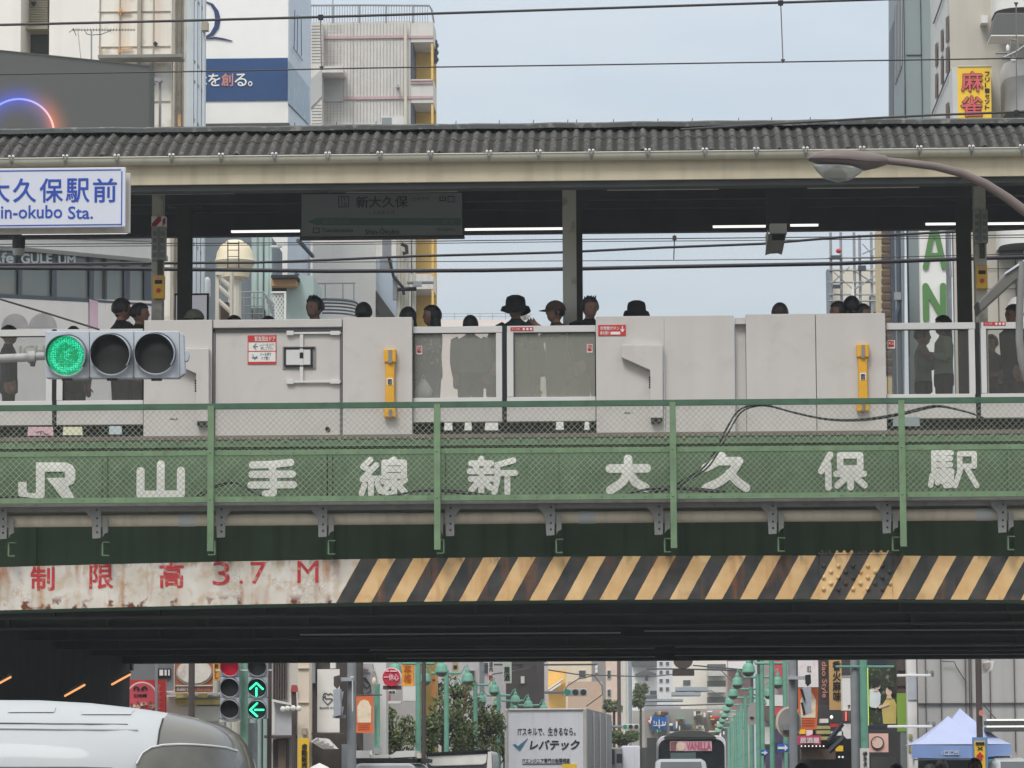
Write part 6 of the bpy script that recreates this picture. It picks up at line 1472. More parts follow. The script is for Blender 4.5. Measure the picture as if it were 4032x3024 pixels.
b = MB(); b.pbox(3732, 3752, 900, 1900, 67.4, 67.6); b.tube([at(3740, 930, 67.2), at(3738, 1010, 67.2), at(3744, 1090, 67.2)], .03, 6); b.tube([at(3735, 1180, 67.2), at(3745, 1150, 67.2)], .02, 5); b.build('sign_post', m_rail, o)
o = bld('striped_wall', 'narrow wall with brown and cream horizontal stripes', 3490, 74, 'wall')
b = MB(); b.box(X(3472, 74, 1100), X(3512, 74, 1100), 74, 76, 0, Z(880, 74)); b.build('cream_wall', m_creamtile, o)
b = MB()
for i in range(18): b.pbox(3471, 3510, 905+i*32, 925+i*32, 73.95, 73.998)
b.build('stripe', m_stripe, o)
b = MB(); b.box(X(3512.3, 73.5, 1100), X(3524, 73.5, 1100), 73.5, 76, 0, Z(880, 74)); b.build('dark_edge', m_frame, o)
o = bld('drain_riser', 'dark drainpipe with a grey pipe bend against the panelled tower', 3540, 73, 'pipe riser')
b = MB(); b.tube([(X(3536, 73, 1100), 73, 0), at(3536, 900, 73)], .05, 8); b.tube([at(3545, 1180, 72.9), at(3530, 1240, 72.9), at(3530, 1300, 72.9)], .04, 6); b.build('riser', m_frame, o)
b = MB(); b.pbox(3522, 3548, 1150, 1180, 72.8, 72.93); b.build('bend', m_rail, o)
# --- scaffolded building
o = bld('scaffolded_building', 'cream building with a dark framed window seen through scaffolding', 3370, 92)
b = MB(); b.box(X(3262, 92, 1100), X(3520, 92, 1100), 92, 92.4, 0, Z(1068, 92)); b.build('wall', mat('cream_render', rgb(212, 206, 190), .8, var=.05), o)
b = MB(); b.pbox(3424, 3478, 1166, 1240, 91.9, 91.998); b.build('window_frame', m_ink, o)
b = MB(); b.pbox(3431, 3458, 1170, 1228, 91.87, 91.899); b.build('window_pane', m_win, o)
b = MB(); b.pbox(3262, 3275, 1060, 2000, 91.5, 91.95); b.build_each('corner_post', m_greywall, o)
o = bld('scaffolding', 'grey pipe scaffolding with cross braces and a red lamp', 3360, 88, 'scaffolding')
b = MB()
for px in (3270, 3310, 3362, 3384, 3430): b.tube([(X(px, 88, 1000), 88, 0), at(px, 915 if px != 3384 else 925, 88)], .035, 6)
b.build_each('standard', m_rail, o)
b = MB()
for py in (1015, 1065, 1112, 1160, 1185): b.tube([at(3262, py, 87.95), at(3472, py, 87.95)], .022, 5)
b.tube([at(3362, 1140, 87.9), at(3472, 1070, 87.9)], .022, 5); b.tube([at(3370, 1070, 87.9), at(3460, 1130, 87.9)], .016, 5); b.tube([at(3270, 1120, 87.9), at(3345, 1050, 87.9)], .016, 5); b.tube([at(3395, 1000, 87.9), at(3472, 965, 87.9)], .02, 5); b.tube([at(3396, 960, 87.9), at(3440, 1010, 87.9)], .016, 5); b.tube([at(3270, 1060, 87.9), at(3360, 1140, 87.9)], .014, 5)
b.build('brace', m_rail, o)
b = MB(); b._ell(tuple(at(3302, 988, 87.8)), .07, .07, .06); b.build('red_lamp', m_red, o)
b = MB(); b.pbox(3270, 3312, 1005, 1018, 87.7, 87.9); b.pbox(3280, 3310, 1120, 1132, 87.7, 87.9); b.pbox(3380, 3410, 1045, 1062, 87.7, 87.9); b.build_each('equipment_box', m_frame, o)
b = MB(); b.pprism([(3350, 1160), (3361, 1105), (3364, 1165)], 87.8, 87.85); b.pprism([(3320, 1190), (3330, 1165), (3350, 1200)], 87.8, 87.85); b.build_each('sheet', m_paper, o)
o = bld('roof_terrace', 'far flat roof with pinkish parapet and thin white railing', 1900, 112)
b = MB(); b.box(X(1700, 112, 1260), X(2110, 112, 1260), 112, 125, 0, Z(1258, 112)); b.build_each('parapet', mat('pinkish_parapet', rgb(228, 216, 210), .8, var=.04), o)
b = MB()
for py in (1236, 1247): b.tube([at(1735, py, 112.2), at(2085, py-2, 112.2)], .012, 4)
for px in range(1740, 2090, 50): b.tube([at(px, 1232, 112.2), at(px, 1260, 112.2)], .012, 4)
b.build('railing', m_rail, o)
o = thing('bare_shrub', 'bare twiggy shrub on the far roof beside the bucket hat', 'shrub', at(2066, 1258, 111))
b = MB(); rnd = random.Random(8); c = at(2066, 1262, 111)
for i in range(40):
    a = rnd.uniform(-1.0, 1.0); L_ = rnd.uniform(.15, .42); p = c; q = c+Vector((sin(a)*L_*.5+.05*rnd.uniform(-1, 1), rnd.uniform(-.1, .1), cos(a)*L_*.5)); r = q+Vector((rnd.uniform(-.12, .12), 0, rnd.uniform(.02, .12)))
    b.tube([p, q, r], .006, 4)
b.build('twigs', mat('twig_bark', rgb(150, 144, 136), .8), o)
# ================================================================ street seen under the bridge
m_teal = mat('teal_post_paint', rgb(112, 166, 146), .5, var=.08, scale=4, spots=(rgb(70, 130, 108), .4, 7))
m_tealpale = mat('pale_green_post_paint', rgb(146, 188, 166), .5, var=.06)
m_brownpole = mat('dark_brown_pole', rgb(84, 74, 72), .6, var=.08)
m_greypole = mat('concrete_grey_pole', rgb(140, 144, 148), .7, var=.08, scale=5)
m_shop = mat('shop_grey_wall', rgb(120, 124, 126), .8, var=.06)
m_cream2 = mat('cream_shop_wall', rgb(222, 208, 190), .8, var=.04)
m_magenta = mat('magenta_sign', rgb(196, 70, 110), .5, var=.1)
m_orange = mat('orange_banner_cloth', rgb(226, 118, 72), .8, var=.08, scale=3)
m_glow = mat('lit_white_strip', rgb(255, 250, 235), .5, emit=((1, .96, .88, 1), .5))
m_neon = mat('orange_tube_lamp', rgb(255, 180, 110), .5, emit=((1.0, .42, .16, 1), 1.0))
m_greenarrow = mat('green_arrow_lamp', rgb(60, 240, 180), .4, emit=((.06, .92, .5, 1), 1.3))
m_redlens = mat('red_signal_lens', rgb(190, 24, 50), .3, var=.05, emit=((.8, .02, .07, 1), .12))
def sign(name, label, cat, a, c_, y0, y1, Y, face, texts=(), th=.08, group=None, frame=None, post=True):
    o = thing(name, label, cat, at((a+c_)/2, y1, Y), group)
    b = MB(); b.pbox(a, c_, y0, y1, Y, Y+th); b.build('panel', face, o)
    if frame: b = MB(); b.pbox(a-3, c_+3, y0-3, y0-.5, Y-.02, Y+th); b.pbox(a-3, c_+3, y1+.5, y1+3, Y-.02, Y+th); b.pbox(a-3, a-.5, y0-.4, y1+.4, Y-.02, Y+th); b.pbox(c_+.5, c_+3, y0-.4, y1+.4, Y-.02, Y+th); b.build('frame', frame, o)
    for t in texts:
        s_, q0, q1, r0, r1, m = t[:6]; b = MB(); b.text(s_, q0, q1, r0, r1, Y-.003, 0, t[6] if len(t) > 6 else .012, .012); b.build('lettering', m, o)
    return o
# ---- abutment wall on the left under the bridge, with tilted tube lamps
o = thing('bridge_abutment', 'black sooty abutment wall at the left under the bridge', 'abutment', (X(100, 46), 46, 0))
b = MB(); b.box(X(-900, 46), X(505, 55, 2700)-.02, 43, 55.3, 0, zr(2150, YW)-.01); b.build('wall', m_under, o)
b = MB(); b.pbox(150, 520, 2600, 2640, 55.31, 55.5); b.build('cap_beam', m_under2, o)
for i, (x0, y0, x1, y1, lab) in enumerate(((-20, 2700, 42, 2666, 'orange tube lamp cut by the left edge under the bridge'), (256, 2740, 333, 2697, 'orange tube lamp between the van roof and the bridge'), (441, 2695, 512, 2656, 'orange tube lamp at the right end of the dark abutment'))):
    o = thing('tube_lamp', lab, 'tube lamp', at(x0, y0, 42.8), 'orange tube lamps under the bridge')
    b = MB(); b.tube([at(x0, y0, 42.9), at(x1, y1, 42.2)], .0125, 8); b.build('tube', m_neon, o)
    b = MB(); b.tube([at(x0-4, y0-8, 42.92), at(x1-2, y1-8, 42.25)], .02, 6); b.build('holder', m_under, o)
# ---- shops on the left
o = bld('corner_shop', 'grey corner shop front with a small lit window beside the abutment', 600, 64, 'shop')
b = MB(); b.box(X(480, 64, 2700), X(690, 64, 2700), 64, 66, 0, Z(2560, 64)); b.build('wall', m_shop, o)
b = MB(); b.pbox(620, 672, 2632, 2672, 63.95, 63.998); b.build('window_frame', m_ink, o)
b = MB(); b.pbox(628, 642, 2637, 2660, 63.92, 63.949); b.pbox(648, 656, 2637, 2660, 63.92, 63.949); b.pbox(662, 668, 2637, 2660, 63.92, 63.949); b.build_each('lit_pane', m_paper, o)
b = MB(); b.pbox(478, 492, 2690, 2800, 63.9, 63.998); b.build('white_pilaster', m_paper, o)
b = MB(); b.pbox(650, 695, 2720, 2815, 63.7, 63.998); b.build('white_curtain', m_balc, o)
o = thing('red_shop_sign', 'red sign panel with a round pink disc, black moustache mark and food picture', 'sign', at(570, 2815, 63))
b = MB(); b.pbox(500, 650, 2677, 2815, 63, 63.2); b.build('panel', m_red, o)
b = MB(); b.pdisc(558, 2746, 62, 62.95, 62.998); b.build('rim', m_paper, o)
b = MB(); b.pdisc(558, 2746, 57, 62.93, 62.949); b.build('disc', mat('rose_disc', rgb(218, 88, 100), .5, var=.04), o)
b = MB(); b.strokes([[(6, 50), (14, 18), (30, 20), (40, 44), (34, 58)], [(94, 50), (86, 18), (70, 20), (60, 44), (66, 58)]], 22, 524, 582, 2700, 2730, 62.929, 0, .02); b.text('口味館', 528, 578, 2732, 2746, 62.929, 0, .02, .012); b.build('mark', m_ink, o)
b = MB(); rnd = random.Random(2)
for i in range(26): b.pdisc(rnd.uniform(515, 600), rnd.uniform(2762, 2786), rnd.uniform(3, 8), 62.90-.001*i, 62.928, i % 3, n=8)
b.build('food_picture', [m_cream2, mat('brown_food', rgb(150, 84, 60), .7), mat('pink_food', rgb(222, 160, 140), .7)], o)
b = MB(); b.strokes([[(50, 4), (50, 96)]]+[[(20, y), (80, y)] for y in (10, 30, 50, 70, 90)], 8, 612, 640, 2690, 2800, 62.998, 0, .01); b.build('side_lettering', mat('pinkish_print', rgb(216, 140, 140), .6), o)
o = sign('food_billboard', 'framed food billboard showing a white bowl above the shop counter', 'billboard', 688, 838, 2560, 2726, 62.6, mat('brown_board', rgb(178, 110, 74), .6, var=.06), (('BIBIM', 697, 740, 2704, 2720, m_paper, .03), ('비빔밥', 745, 830, 2704, 2720, mat('pink_print2', rgb(206, 150, 140), .6), .02)), frame=m_paper)
b = MB(); b.pdisc(765, 2648, 72, 62.56, 62.599, ry=52); b.build('bowl_rim', mat('bowl_grey', rgb(190, 180, 170), .6), o)
b = MB(); b.pdisc(765, 2645, 66, 62.53, 62.559, ry=46); b.build('bowl_food', mat('bowl_white', rgb(232, 226, 216), .6, var=.06, scale=6, spots=(rgb(206, 170, 150), .5, 9)), o)
b = MB(); b.pbox(690, 836, 2697, 2702, 62.55, 62.599); b.build('caption_bar', m_cream2, o)
sign('orange_banner', 'narrow orange vertical banner with dark characters beside the red signal lens', 'banner', 841, 864, 2560, 2680, 62.5, mat('golden_banner', rgb(228, 160, 60), .7, var=.05), (('お\nい\nし', 845, 860, 2612, 2672, m_ink, .01),))
o = bld('shop_counter', 'pale shop counter and shutters below the food billboard', 780, 63.5, 'counter')
b = MB(); b.box(X(652, 63.5, 2800), X(870, 63.5, 2800), 63.5, 64, 0, Z(2735, 63.5)); b.build('counter_body', m_balc, o)
b = MB(); b.pbox(652, 870, 2726, 2736, 63.2, 63.6); b.build('counter_top', m_paper, o)
b = MB(); b.pbox(692, 735, 2730, 2748, 63.1, 63.19); b.pbox(780, 815, 2730, 2746, 63.1, 63.19); b.pbox(690, 870, 2755, 2775, 63.35, 63.49); b.build_each('goods_tray', mat('yellow_goods', rgb(196, 186, 120), .6, var=.2, scale=9), o)
b = MB(); b.pbox(770, 862, 2780, 2840, 63.4, 63.498); b.build('shutter', mat('shutter_grey', rgb(196, 198, 194), .5, var=.05), o)
def pole(name, label, cat, px, y0, Y, wpx, m, group=None, extra=None):
    o = thing(name, label, cat, (X(px, Y, 2800), Y, 0), group)
    b = MB(); r = wpx/2*Y/FPX; b.tube([(X(px, Y, 2800), Y, 0), (X(px, Y, 2800), Y, Z(y0, Y))], [r*1.02, r], 12); b.build('shaft', m, o, smooth=50)
    return o
pole('street_pole', 'dark brown pole crossing the food billboard', 'pole', 754, 2480, 60.5, 25, m_brownpole, 'poles along the street')
# ---- vertical signal heads on the pale green pole
k2 = 59/FPX
o = thing('junction_signal', 'pale green pole with a red signal column and a column of green arrows', 'traffic light', (X(960, 59.3, 2700), 59.3, 0))
b = MB(); b.tube([(X(961, 59.3, 2750), 59.3, 0), (X(961, 59.3, 2750), 59.3, Z(2480, 59.3))], 16*k2, 12); b.build('pole', m_tealpale, o, smooth=50)
b = MB(); b.tube([(X(996, 59.6, 2900), 59.6, 0), (X(996, 59.6, 2900), 59.6, Z(2842, 59.6))], 19*k2, 12); b.build('base_post', m_greypole, o, smooth=50)
for a, c_ in ((867, 943), (976, 1052)):
    for y0 in (2582, 2664, 2748):
        b = MB(); b.pbox(a, c_, y0+1, y0+82, 59, 59.18); b.build('module', m_sig, o, bevel=.012)
for cx, cy, m_ in ((906, 2624, m_redlens), (906, 2706, None), (906, 2790, None), (1014, 2624, None), (1014, 2707, None), (1014, 2793, None)):
    lens(o, cx, cy, 33, 59, k2, m_, .16)
b = MB(); b.strokes([[(8, 50), (50, 12), (92, 52)], [(50, 46), (50, 95)]], 13, 980, 1040, 2682, 2742, 58.96, 0, .02); b.strokes([[(56, 6), (12, 50), (56, 92)], [(44, 50), (96, 50)]], 13, 978, 1040, 2765, 2825, 58.96, 0, .02); b.build('green_arrow', m_greenarrow, o)
b = MB(); b.pbox(850, 1070, 2636, 2641, 59.05, 59.1); b.pbox(865, 945, 2832, 2842, 59.02, 59.15); b.build('support_bar', m_paper, o)
pole('street_pole', 'dark brown pole just right of the green arrow signals', 'pole', 1061, 2480, 59.8, 18, m_brownpole, 'poles along the street')
# ---- left side facades
def facade(name, label, px0, px1, ytop, Y, m, cat='building', depth=.6, wins=None, wm=None, floors=None):
    o = bld(name, label, (px0+px1)/2, Y, cat)
    b = MB(); b.box(X(px0, Y, 2800), X(px1, Y, 2800), Y, Y+depth, 0, Z(ytop, Y)); b.build('wall', m, o)
    if wins:
        f = MB(); q = MB()
        for (a, c_, y0, y1) in wins:
            f.pbox(a-1.5, c_+1.5, y0-1.5, y1+1.5, Y-.05, Y-.003); q.pbox(a, c_, y0, y1, Y-.08, Y-.051)
            f.build('window', m_whiteframe, o); q.build('pane', wm or m_windark, o) ; f, q = MB(), MB()
    return o
o = facade('louvred_shop', 'beige shop wall with vertical louvres right of the arrow signals', 1070, 1172, 2560, 63, mat('greyish_cream_wall', rgb(196, 190, 182), .8, var=.04))
b = MB()
for i in range(6): b.pbox(1074+i*10, 1079+i*10, 2560, 2755, 62.9, 62.998)
b.build('louvre', m_brownpole, o)
b = MB(); b.pprism([(1070, 2752), (1172, 2775), (1172, 2782), (1070, 2762)], 62.3, 62.99); b.pbox(1072, 1082, 2765, 2890, 62.6, 62.99); b.build('canopy_edge', m_paper, o)
b = MB(); b.pbox(1083, 1150, 2766, 2900, 62.5, 62.99); b.build('shade_panel', mat('grey_white_sheet', rgb(190, 192, 196), .7), o)
b = MB(); b.pbox(1040, 1160, 2895, 2906, 62.2, 62.9); b.pbox(1075, 1130, 2910, 3024, 62.6, 62.98); b.build('awning_bar', m_brownpole, o)
b = MB(); b.pbox(1095, 1125, 2915, 3030, 62.5, 62.59); b.build('wooden_post', mat('wood_brown', rgb(116, 104, 90), .8, var=.15), o)
o = thing('beacon_lamp', 'dull red beacon on a dark stalk before the louvred shop', 'beacon', at(1156, 2800, 61.5))
b = MB(); b.pprism([(1144, 2724), (1148, 2697), (1166, 2697), (1170, 2724)], 61.4, 61.6); b.build('beacon', mat('dull_red', rgb(176, 84, 80), .5), o)
b = MB(); b.tube([at(1156, 2724, 61.5), at(1158, 2780, 61.5), (X(1162, 61.5, 2800), 61.5, 0)], .045, 8); b.build('stalk', m_brownpole, o)
b = MB(); 
for px, py in ((1114, 2792), (1132, 2790), (1154, 2788), (1176, 2790)): b._ell(tuple(at(px, py, 61.2)), .05, .05, .05, 0, 8, 6)
b.build('lamp_cluster', m_paper, o)
o = facade('cream_wall_shop', 'narrow cream tiled wall above the yellow vending sign', 1172, 1217, 2560, 61.5, m_cream2, 'wall')
b = MB(); b.pbox(1173, 1216, 2631, 2633, 61.46, 61.498); b.pbox(1173, 1216, 2766, 2768, 61.46, 61.498); b.pbox(1187, 1206, 2868, 2892, 61.3, 61.498); b.build('joint', m_seam, o)
sign('vending_sign', 'yellow vertical sign with black vending machine lettering', 'sign', 1173, 1216, 2906, 3060, 61, m_yel, (('自\n動\n販\n売', 1187, 1211, 2928, 3026, m_ink, .03),))
o = facade('dark_alley_shop', 'dark timber shop front behind the white heart banner', 1217, 1420, 2560, 63.5, mat('dark_timber', rgb(72, 66, 62), .8, var=.2, scale=5), 'shop')
b = MB(); b.pbox(1225, 1240, 2560, 2690, 63.3, 63.49); b.pbox(1345, 1400, 2930, 3060, 63.2, 63.49); b.build_each('shutter_frame', m_greypole, o)
b = MB(); b.pbox(1300, 1320, 2600, 2632, 62.9, 63.1); b.build('white_box', m_paper, o)
o = sign('heart_banner', 'tall white banner with a thin black heart logo', 'banner', 1249, 1337, 2635, 2884, 62, m_paper, (('BLACK IN', 1260, 1312, 2784, 2791, m_ink, .0),), th=.02)
b = MB(); b.strokes([[(50, 98), (6, 50), (30, 24), (30, 48), (90, 48)], [(6, 34), (18, 6), (40, 4), (56, 16), (78, 4), (96, 20)], [(50, 98), (96, 56)]], 6, 1268, 1312, 2728, 2776, 61.998, 0, .012); b.build('logo', m_ink, o)
b = MB(); b.pbox(1225, 1350, 2884, 2890, 61.95, 62.05); b.build('rod', m_brownpole, o)
o = thing('shop_awning', 'small white slatted awning below the heart banner', 'awning', at(1275, 2955, 61.6))
b = MB(); b.prism([(at(1228, 2920, 61.6).x, at(1228, 2920, 61.6).z), (at(1250, 2905, 61.6).x, at(1250, 2905, 61.6).z), (at(1285, 2908, 61.6).x, at(1285, 2908, 61.6).z), (at(1322, 2948, 61.6).x, at(1322, 2948, 61.6).z), (at(1275, 2950, 61.6).x, at(1275, 2950, 61.6).z)], 61.4, 62.2); b.build('awning_sheet', m_paper, o)
b = MB()
for k_ in range(4): b.tube([at(1232+k_*11, 2921+k_*8, 61.38), at(1255+k_*20, 2907+k_*10, 61.38)], .01, 4)
b.build('awning_ribs', m_greypole, o)
o = thing('parasol_top', 'white peaked parasol top at the lower border below the heart banner', 'parasol', at(1258, 3024, 60.5))
c = at(1258, 3004, 60.5); k_ = 60.5/FPX
b = MB(); b.lathe((c.x, c.y, c.z), [(70*k_, -40*k_), (30*k_, -14*k_), (.001, 0)], 8); b.build('cover', m_paper, o); b = MB(); b.tube([(c.x, c.y, 0), (c.x, c.y, c.z-.02)], .02, 6); b.build('stick', m_greypole, o)
# ---- grey signal pole, left
o = pole('signal_pole', 'thick grey pole with a bracketed signal head seen from behind, left of the orange banner', 'pole', 1385, 2480, 59.6, 36, m_greypole, 'poles along the street')
b = MB(); b.pbox(1330, 1392, 2667, 2682, 59.4, 59.55); b.pbox(1310, 1360, 2815, 2828, 59.4, 59.5); b.build_each('bracket', m_sig, o)
b = MB(); b.pprism([(1312, 2715), (1340, 2712), (1342, 2815), (1314, 2822)], 59.2, 59.45); b.pprism([(1343, 2725), (1352, 2722), (1344, 2765)], 59.25, 59.35); b.pprism([(1343, 2790), (1352, 2780), (1346, 2818)], 59.25, 59.35); b.build('signal_back', m_sig, o)
b = MB(); b.pprism([(1314, 2664), (1336, 2658), (1340, 2690), (1326, 2712), (1314, 2700)], 59.25, 59.4); b.build('clamp', m_brownpole, o)
b = MB(); b.pbox(1380, 1392, 2662, 2668, 59.3, 59.36); b.pbox(1386, 1390, 2670, 2800, 59.33, 59.36); b.build('white_conduit', m_paper, o)
o = facade('squiggle_shop', 'grey shop panel with a black line drawing over white boards', 1400, 1520, 2560, 64.5, m_balc, 'shop')
b = MB(); b.pbox(1412, 1466, 2612, 2732, 64.3, 64.49); b.build('grey_panel', mat('panel_grey', rgb(190, 188, 188), .7), o)
b = MB(); b.strokes([[(20, 30), (50, 32), (85, 60), (90, 85), (60, 95)], [(20, 30), (20, 50), (60, 75), (85, 60)], [(10, 92), (30, 90), (35, 110)], [(40, 36), (75, 55)]], 5, 1415, 1466, 2640, 2735, 64.29, 0, .012); b.build('line_drawing', m_ink, o)
b = MB(); b.pbox(1418, 1450, 2632, 2638, 64.27, 64.299); b.pbox(1418, 1458, 2646, 2648, 64.27, 64.299); b.build('caption', mat('mauve_print', rgb(190, 160, 170), .6), o)
def banner_cloth(name, label, a, c_, y0, y1, Y, tilt=0):
    o = thing(name, label, 'banner', at((a+c_)/2, y1, Y), 'orange cloth banners on the poles')
    b = MB(); b.pprism([(a, y0), (c_, y0), (c_-2, (y0+y1)/2), (c_+tilt, y1), (a+tilt+4, y1), (a+2, (y0+y1)/2)], Y, Y+.02); b.build('cloth', m_orange, o)
    w_ = c_-a; h_ = y1-y0
    b = MB(); b.pprism([(a+w_*.14, y0+h_*.72), (a+w_*.12, y0+h_*.3), (a+w_*.28, y0+h_*.14), (a+w_*.5, y0+h_*.1), (a+w_*.72, y0+h_*.14), (a+w_*.88, y0+h_*.3), (a+w_*.86, y0+h_*.72)], Y-.012, Y-.002); b.build('pale_picture', mat('pale_banner_picture', rgb(238, 222, 196), .8, var=.08, scale=5, spots=(rgb(226, 170, 110), .6, 8)), o)
    b = MB()
    for k_ in range(3): b.pbox(a+w_*.18, a+w_*.8, y0+h_*(.78+k_*.06), y0+h_*(.79+k_*.06), Y-.01, Y-.002)
    b.build('caption', mat('dark_orange_print', rgb(190, 84, 52), .7), o)
    b = MB(); b.tube([at(a-4, y0-2, Y), at(c_+34, y0-4, Y)], .012, 5); b.build('rod', m_brownpole, o)
    return o
banner_cloth('street_banner', 'orange cloth banner on the short teal pole left of the trees', 1398, 1470, 2740, 2886, 61)
o = pole('teal_pole', 'short teal pole with a cream floodlight on its tip', 'pole', 1485, 2690, 61.2, 22, m_teal, 'teal poles along the street')
b = MB(); b._ell(tuple(at(1473, 2683, 61)), .04, .04, .07); b.tube([at(1485, 2690, 61.2), at(1478, 2650, 61.1), at(1470, 2640, 61)], .012, 5); b.build('floodlight', m_cream2, o)
b = MB(); b.pbox(1473, 1497, 2945, 2968, 61.05, 61.35); b.build('base_sleeve', m_greypole, o)
o = thing('round_red_sign', 'round red sign with white brush lettering and a white rim', 'sign', at(1542, 2715, 63))
b = MB(); b.pdisc(1542, 2667, 39, 63, 63.15); b.build('rim', m_paper, o)
b = MB(); b.pdisc(1541, 2667, 35, 62.96, 62.998); b.build('disc', mat('crimson_disc', rgb(196, 44, 66), .5, var=.05), o)
b = MB(); b.text('一休心', 1511, 1570, 2653, 2680, 62.955, 0, .03, .012); b.pbox(1518, 1532, 2640, 2645, 62.94, 62.955); b.pbox(1536, 1562, 2640, 2645, 62.94, 62.955); b.build('lettering', mat('pale_pink_letter', rgb(240, 200, 210), .5), o)
b = MB(); b.pbox(1508, 1578, 2700, 2714, 63.0, 63.2); b.build('base_box', mat('maroon_box', rgb(96, 54, 62), .6), o)
o = facade('white_sign_shop', 'row of white and golden signboards behind the round red sign', 1500, 1645, 2560, 79, mat('mauve_grey_wall', rgb(196, 190, 188), .8, var=.06), 'shop')
b = MB(); b.pbox(1582, 1628, 2560, 2700, 66.8, 66.99); b.build('golden_board', mat('golden_board', rgb(232, 160, 50), .6, var=.06), o)
b = MB(); b.text('本\n格', 1590, 1620, 2612, 2690, 66.79, 0, .03, .012); b.build('golden_lettering', mat('rust_letter', rgb(190, 96, 40), .6), o)
b = MB(); b.pbox(1502, 1560, 2716, 2732, 66.8, 66.99); b.pbox(1586, 1640, 2702, 2760, 66.7, 66.99); b.pbox(1500, 1580, 2760, 2770, 66.8, 66.99); b.build_each('white_board', m_paper, o)
b = MB(); b.text('焼肉食堂', 1505, 1556, 2719, 2730, 66.79, 0, .02, .012); b.build('small_lettering', m_ink, o)
b = MB(); b.pbox(1508, 1535, 2736, 2758, 66.8, 66.99); b.build('red_board', mat('tomato_board', rgb(214, 100, 84), .6), o)
# ---- trees along the left pavement
def leaf_mat(name, r, g, b_): return mat(name, rgb(r, g, b_), .7, var=.3, scale=2.5, spec=.2)
m_leaf1, m_leaf2, m_leaf3 = leaf_mat('dark_leaf', 72, 86, 58), leaf_mat('mid_leaf', 100, 114, 74), leaf_mat('olive_leaf', 124, 128, 88)
m_bark = mat('dark_bark', rgb(70, 62, 54), .9, var=.2, scale=8)
def tree(label, px, py, rx, ry, Y, seed, n=2600, trunk=True, cat='tree', group='street trees', name='street_tree', lobes=11):
    rnd = random.Random(seed); k = Y/FPX; c = at(px, py, Y); o = thing(name, label, cat, (c.x, Y, 0), group)
    L_ = [(c.x+rnd.uniform(-.65, .65)*rx*k, Y+rnd.uniform(-.6, .6)*rx*k, c.z+rnd.uniform(-.7, .65)*ry*k, rnd.uniform(.28, .5)) for _ in range(lobes)]
    b = MB(); vs = []; fs = []; ms = []
    for i in range(n):
        lx, ly, lz, lr = rnd.choice(L_); u_ = rnd.gauss(0, 1), rnd.gauss(0, 1), rnd.gauss(0, 1); q = math.sqrt(sum(v*v for v in u_)) or 1; d = rnd.uniform(.55, 1.06)
        p = Vector((lx+u_[0]/q*lr*rx*k*d, ly+u_[1]/q*lr*rx*k*d, lz+u_[2]/q*lr*ry*k*d))
        s_ = rnd.uniform(.022, .05)*(Y/80)
        a = Vector((rnd.uniform(-1, 1), rnd.uniform(-1, 1), rnd.uniform(-1, 1))).normalized(); e = a.orthogonal().normalized(); o0 = len(vs)
        vs += [p+a*s_*1.3, p+e*s_*.7, p-a*s_*1.3, p-e*s_*.7]; fs.append((o0, o0+1, o0+2, o0+3)); ms.append(rnd.choice((0, 0, 1, 1, 2)))
    b.v = [tuple(v) for v in vs]; b.f = fs; b.m = ms; b.build('crown', [m_leaf1, m_leaf2, m_leaf3], o)
    b = MB(); tk = min(1, rx*k/.5)*.8
    if trunk:
        b.tube([(c.x, Y, 0), (c.x+.03, Y, c.z-ry*k*.5), (c.x, Y, c.z)], [.11*tk, .08*tk, .05*tk], 8)
        for lx, ly, lz, lr in L_: b.tube([(c.x, Y, c.z-ry*k*.6), ((c.x+lx)/2, (Y+ly)/2, lz-lr*ry*k*.8), (lx, ly, lz)], [.05*tk, .03*tk, .012*tk], 5)
        b.build('trunk', m_bark, o)
    return o
tree('dense tree left of the first teal lamp post with signs behind', 1560, 2875, 105, 120, 68.5, 1, 1500)
tree('dark tree right of the tall brown pole', 1745, 2850, 110, 140, 76, 2, 1700)
tree('tree whose crown rises left of the white truck', 1905, 2870, 95, 130, 88, 3, 1700)
tree('tree just behind the left corner of the white truck box', 1985, 2930, 60, 95, 95, 4, 900)
tree('upper wispy crown between the lamp shades', 1800, 2735, 85, 70, 79, 5, 500)
tree('leafy tree between the two nearest left lamp posts', 1655, 2895, 80, 105, 72.5, 15, 1100)
tree('leafy tree under the third left lamp post', 1850, 2915, 80, 90, 78, 16, 1000)
tree('low leafy hedge above the small white truck', 2460, 2905, 75, 36, 118, 6, 1300, name='street_hedge', cat='hedge', lobes=7)
tree('slim dark conifer beside the far white apartments', 2520, 2735, 34, 55, 180, 7, 900)
tree('pale green shrub behind the round bus roof edge', 2415, 2780, 40, 26, 150, 8, 500)
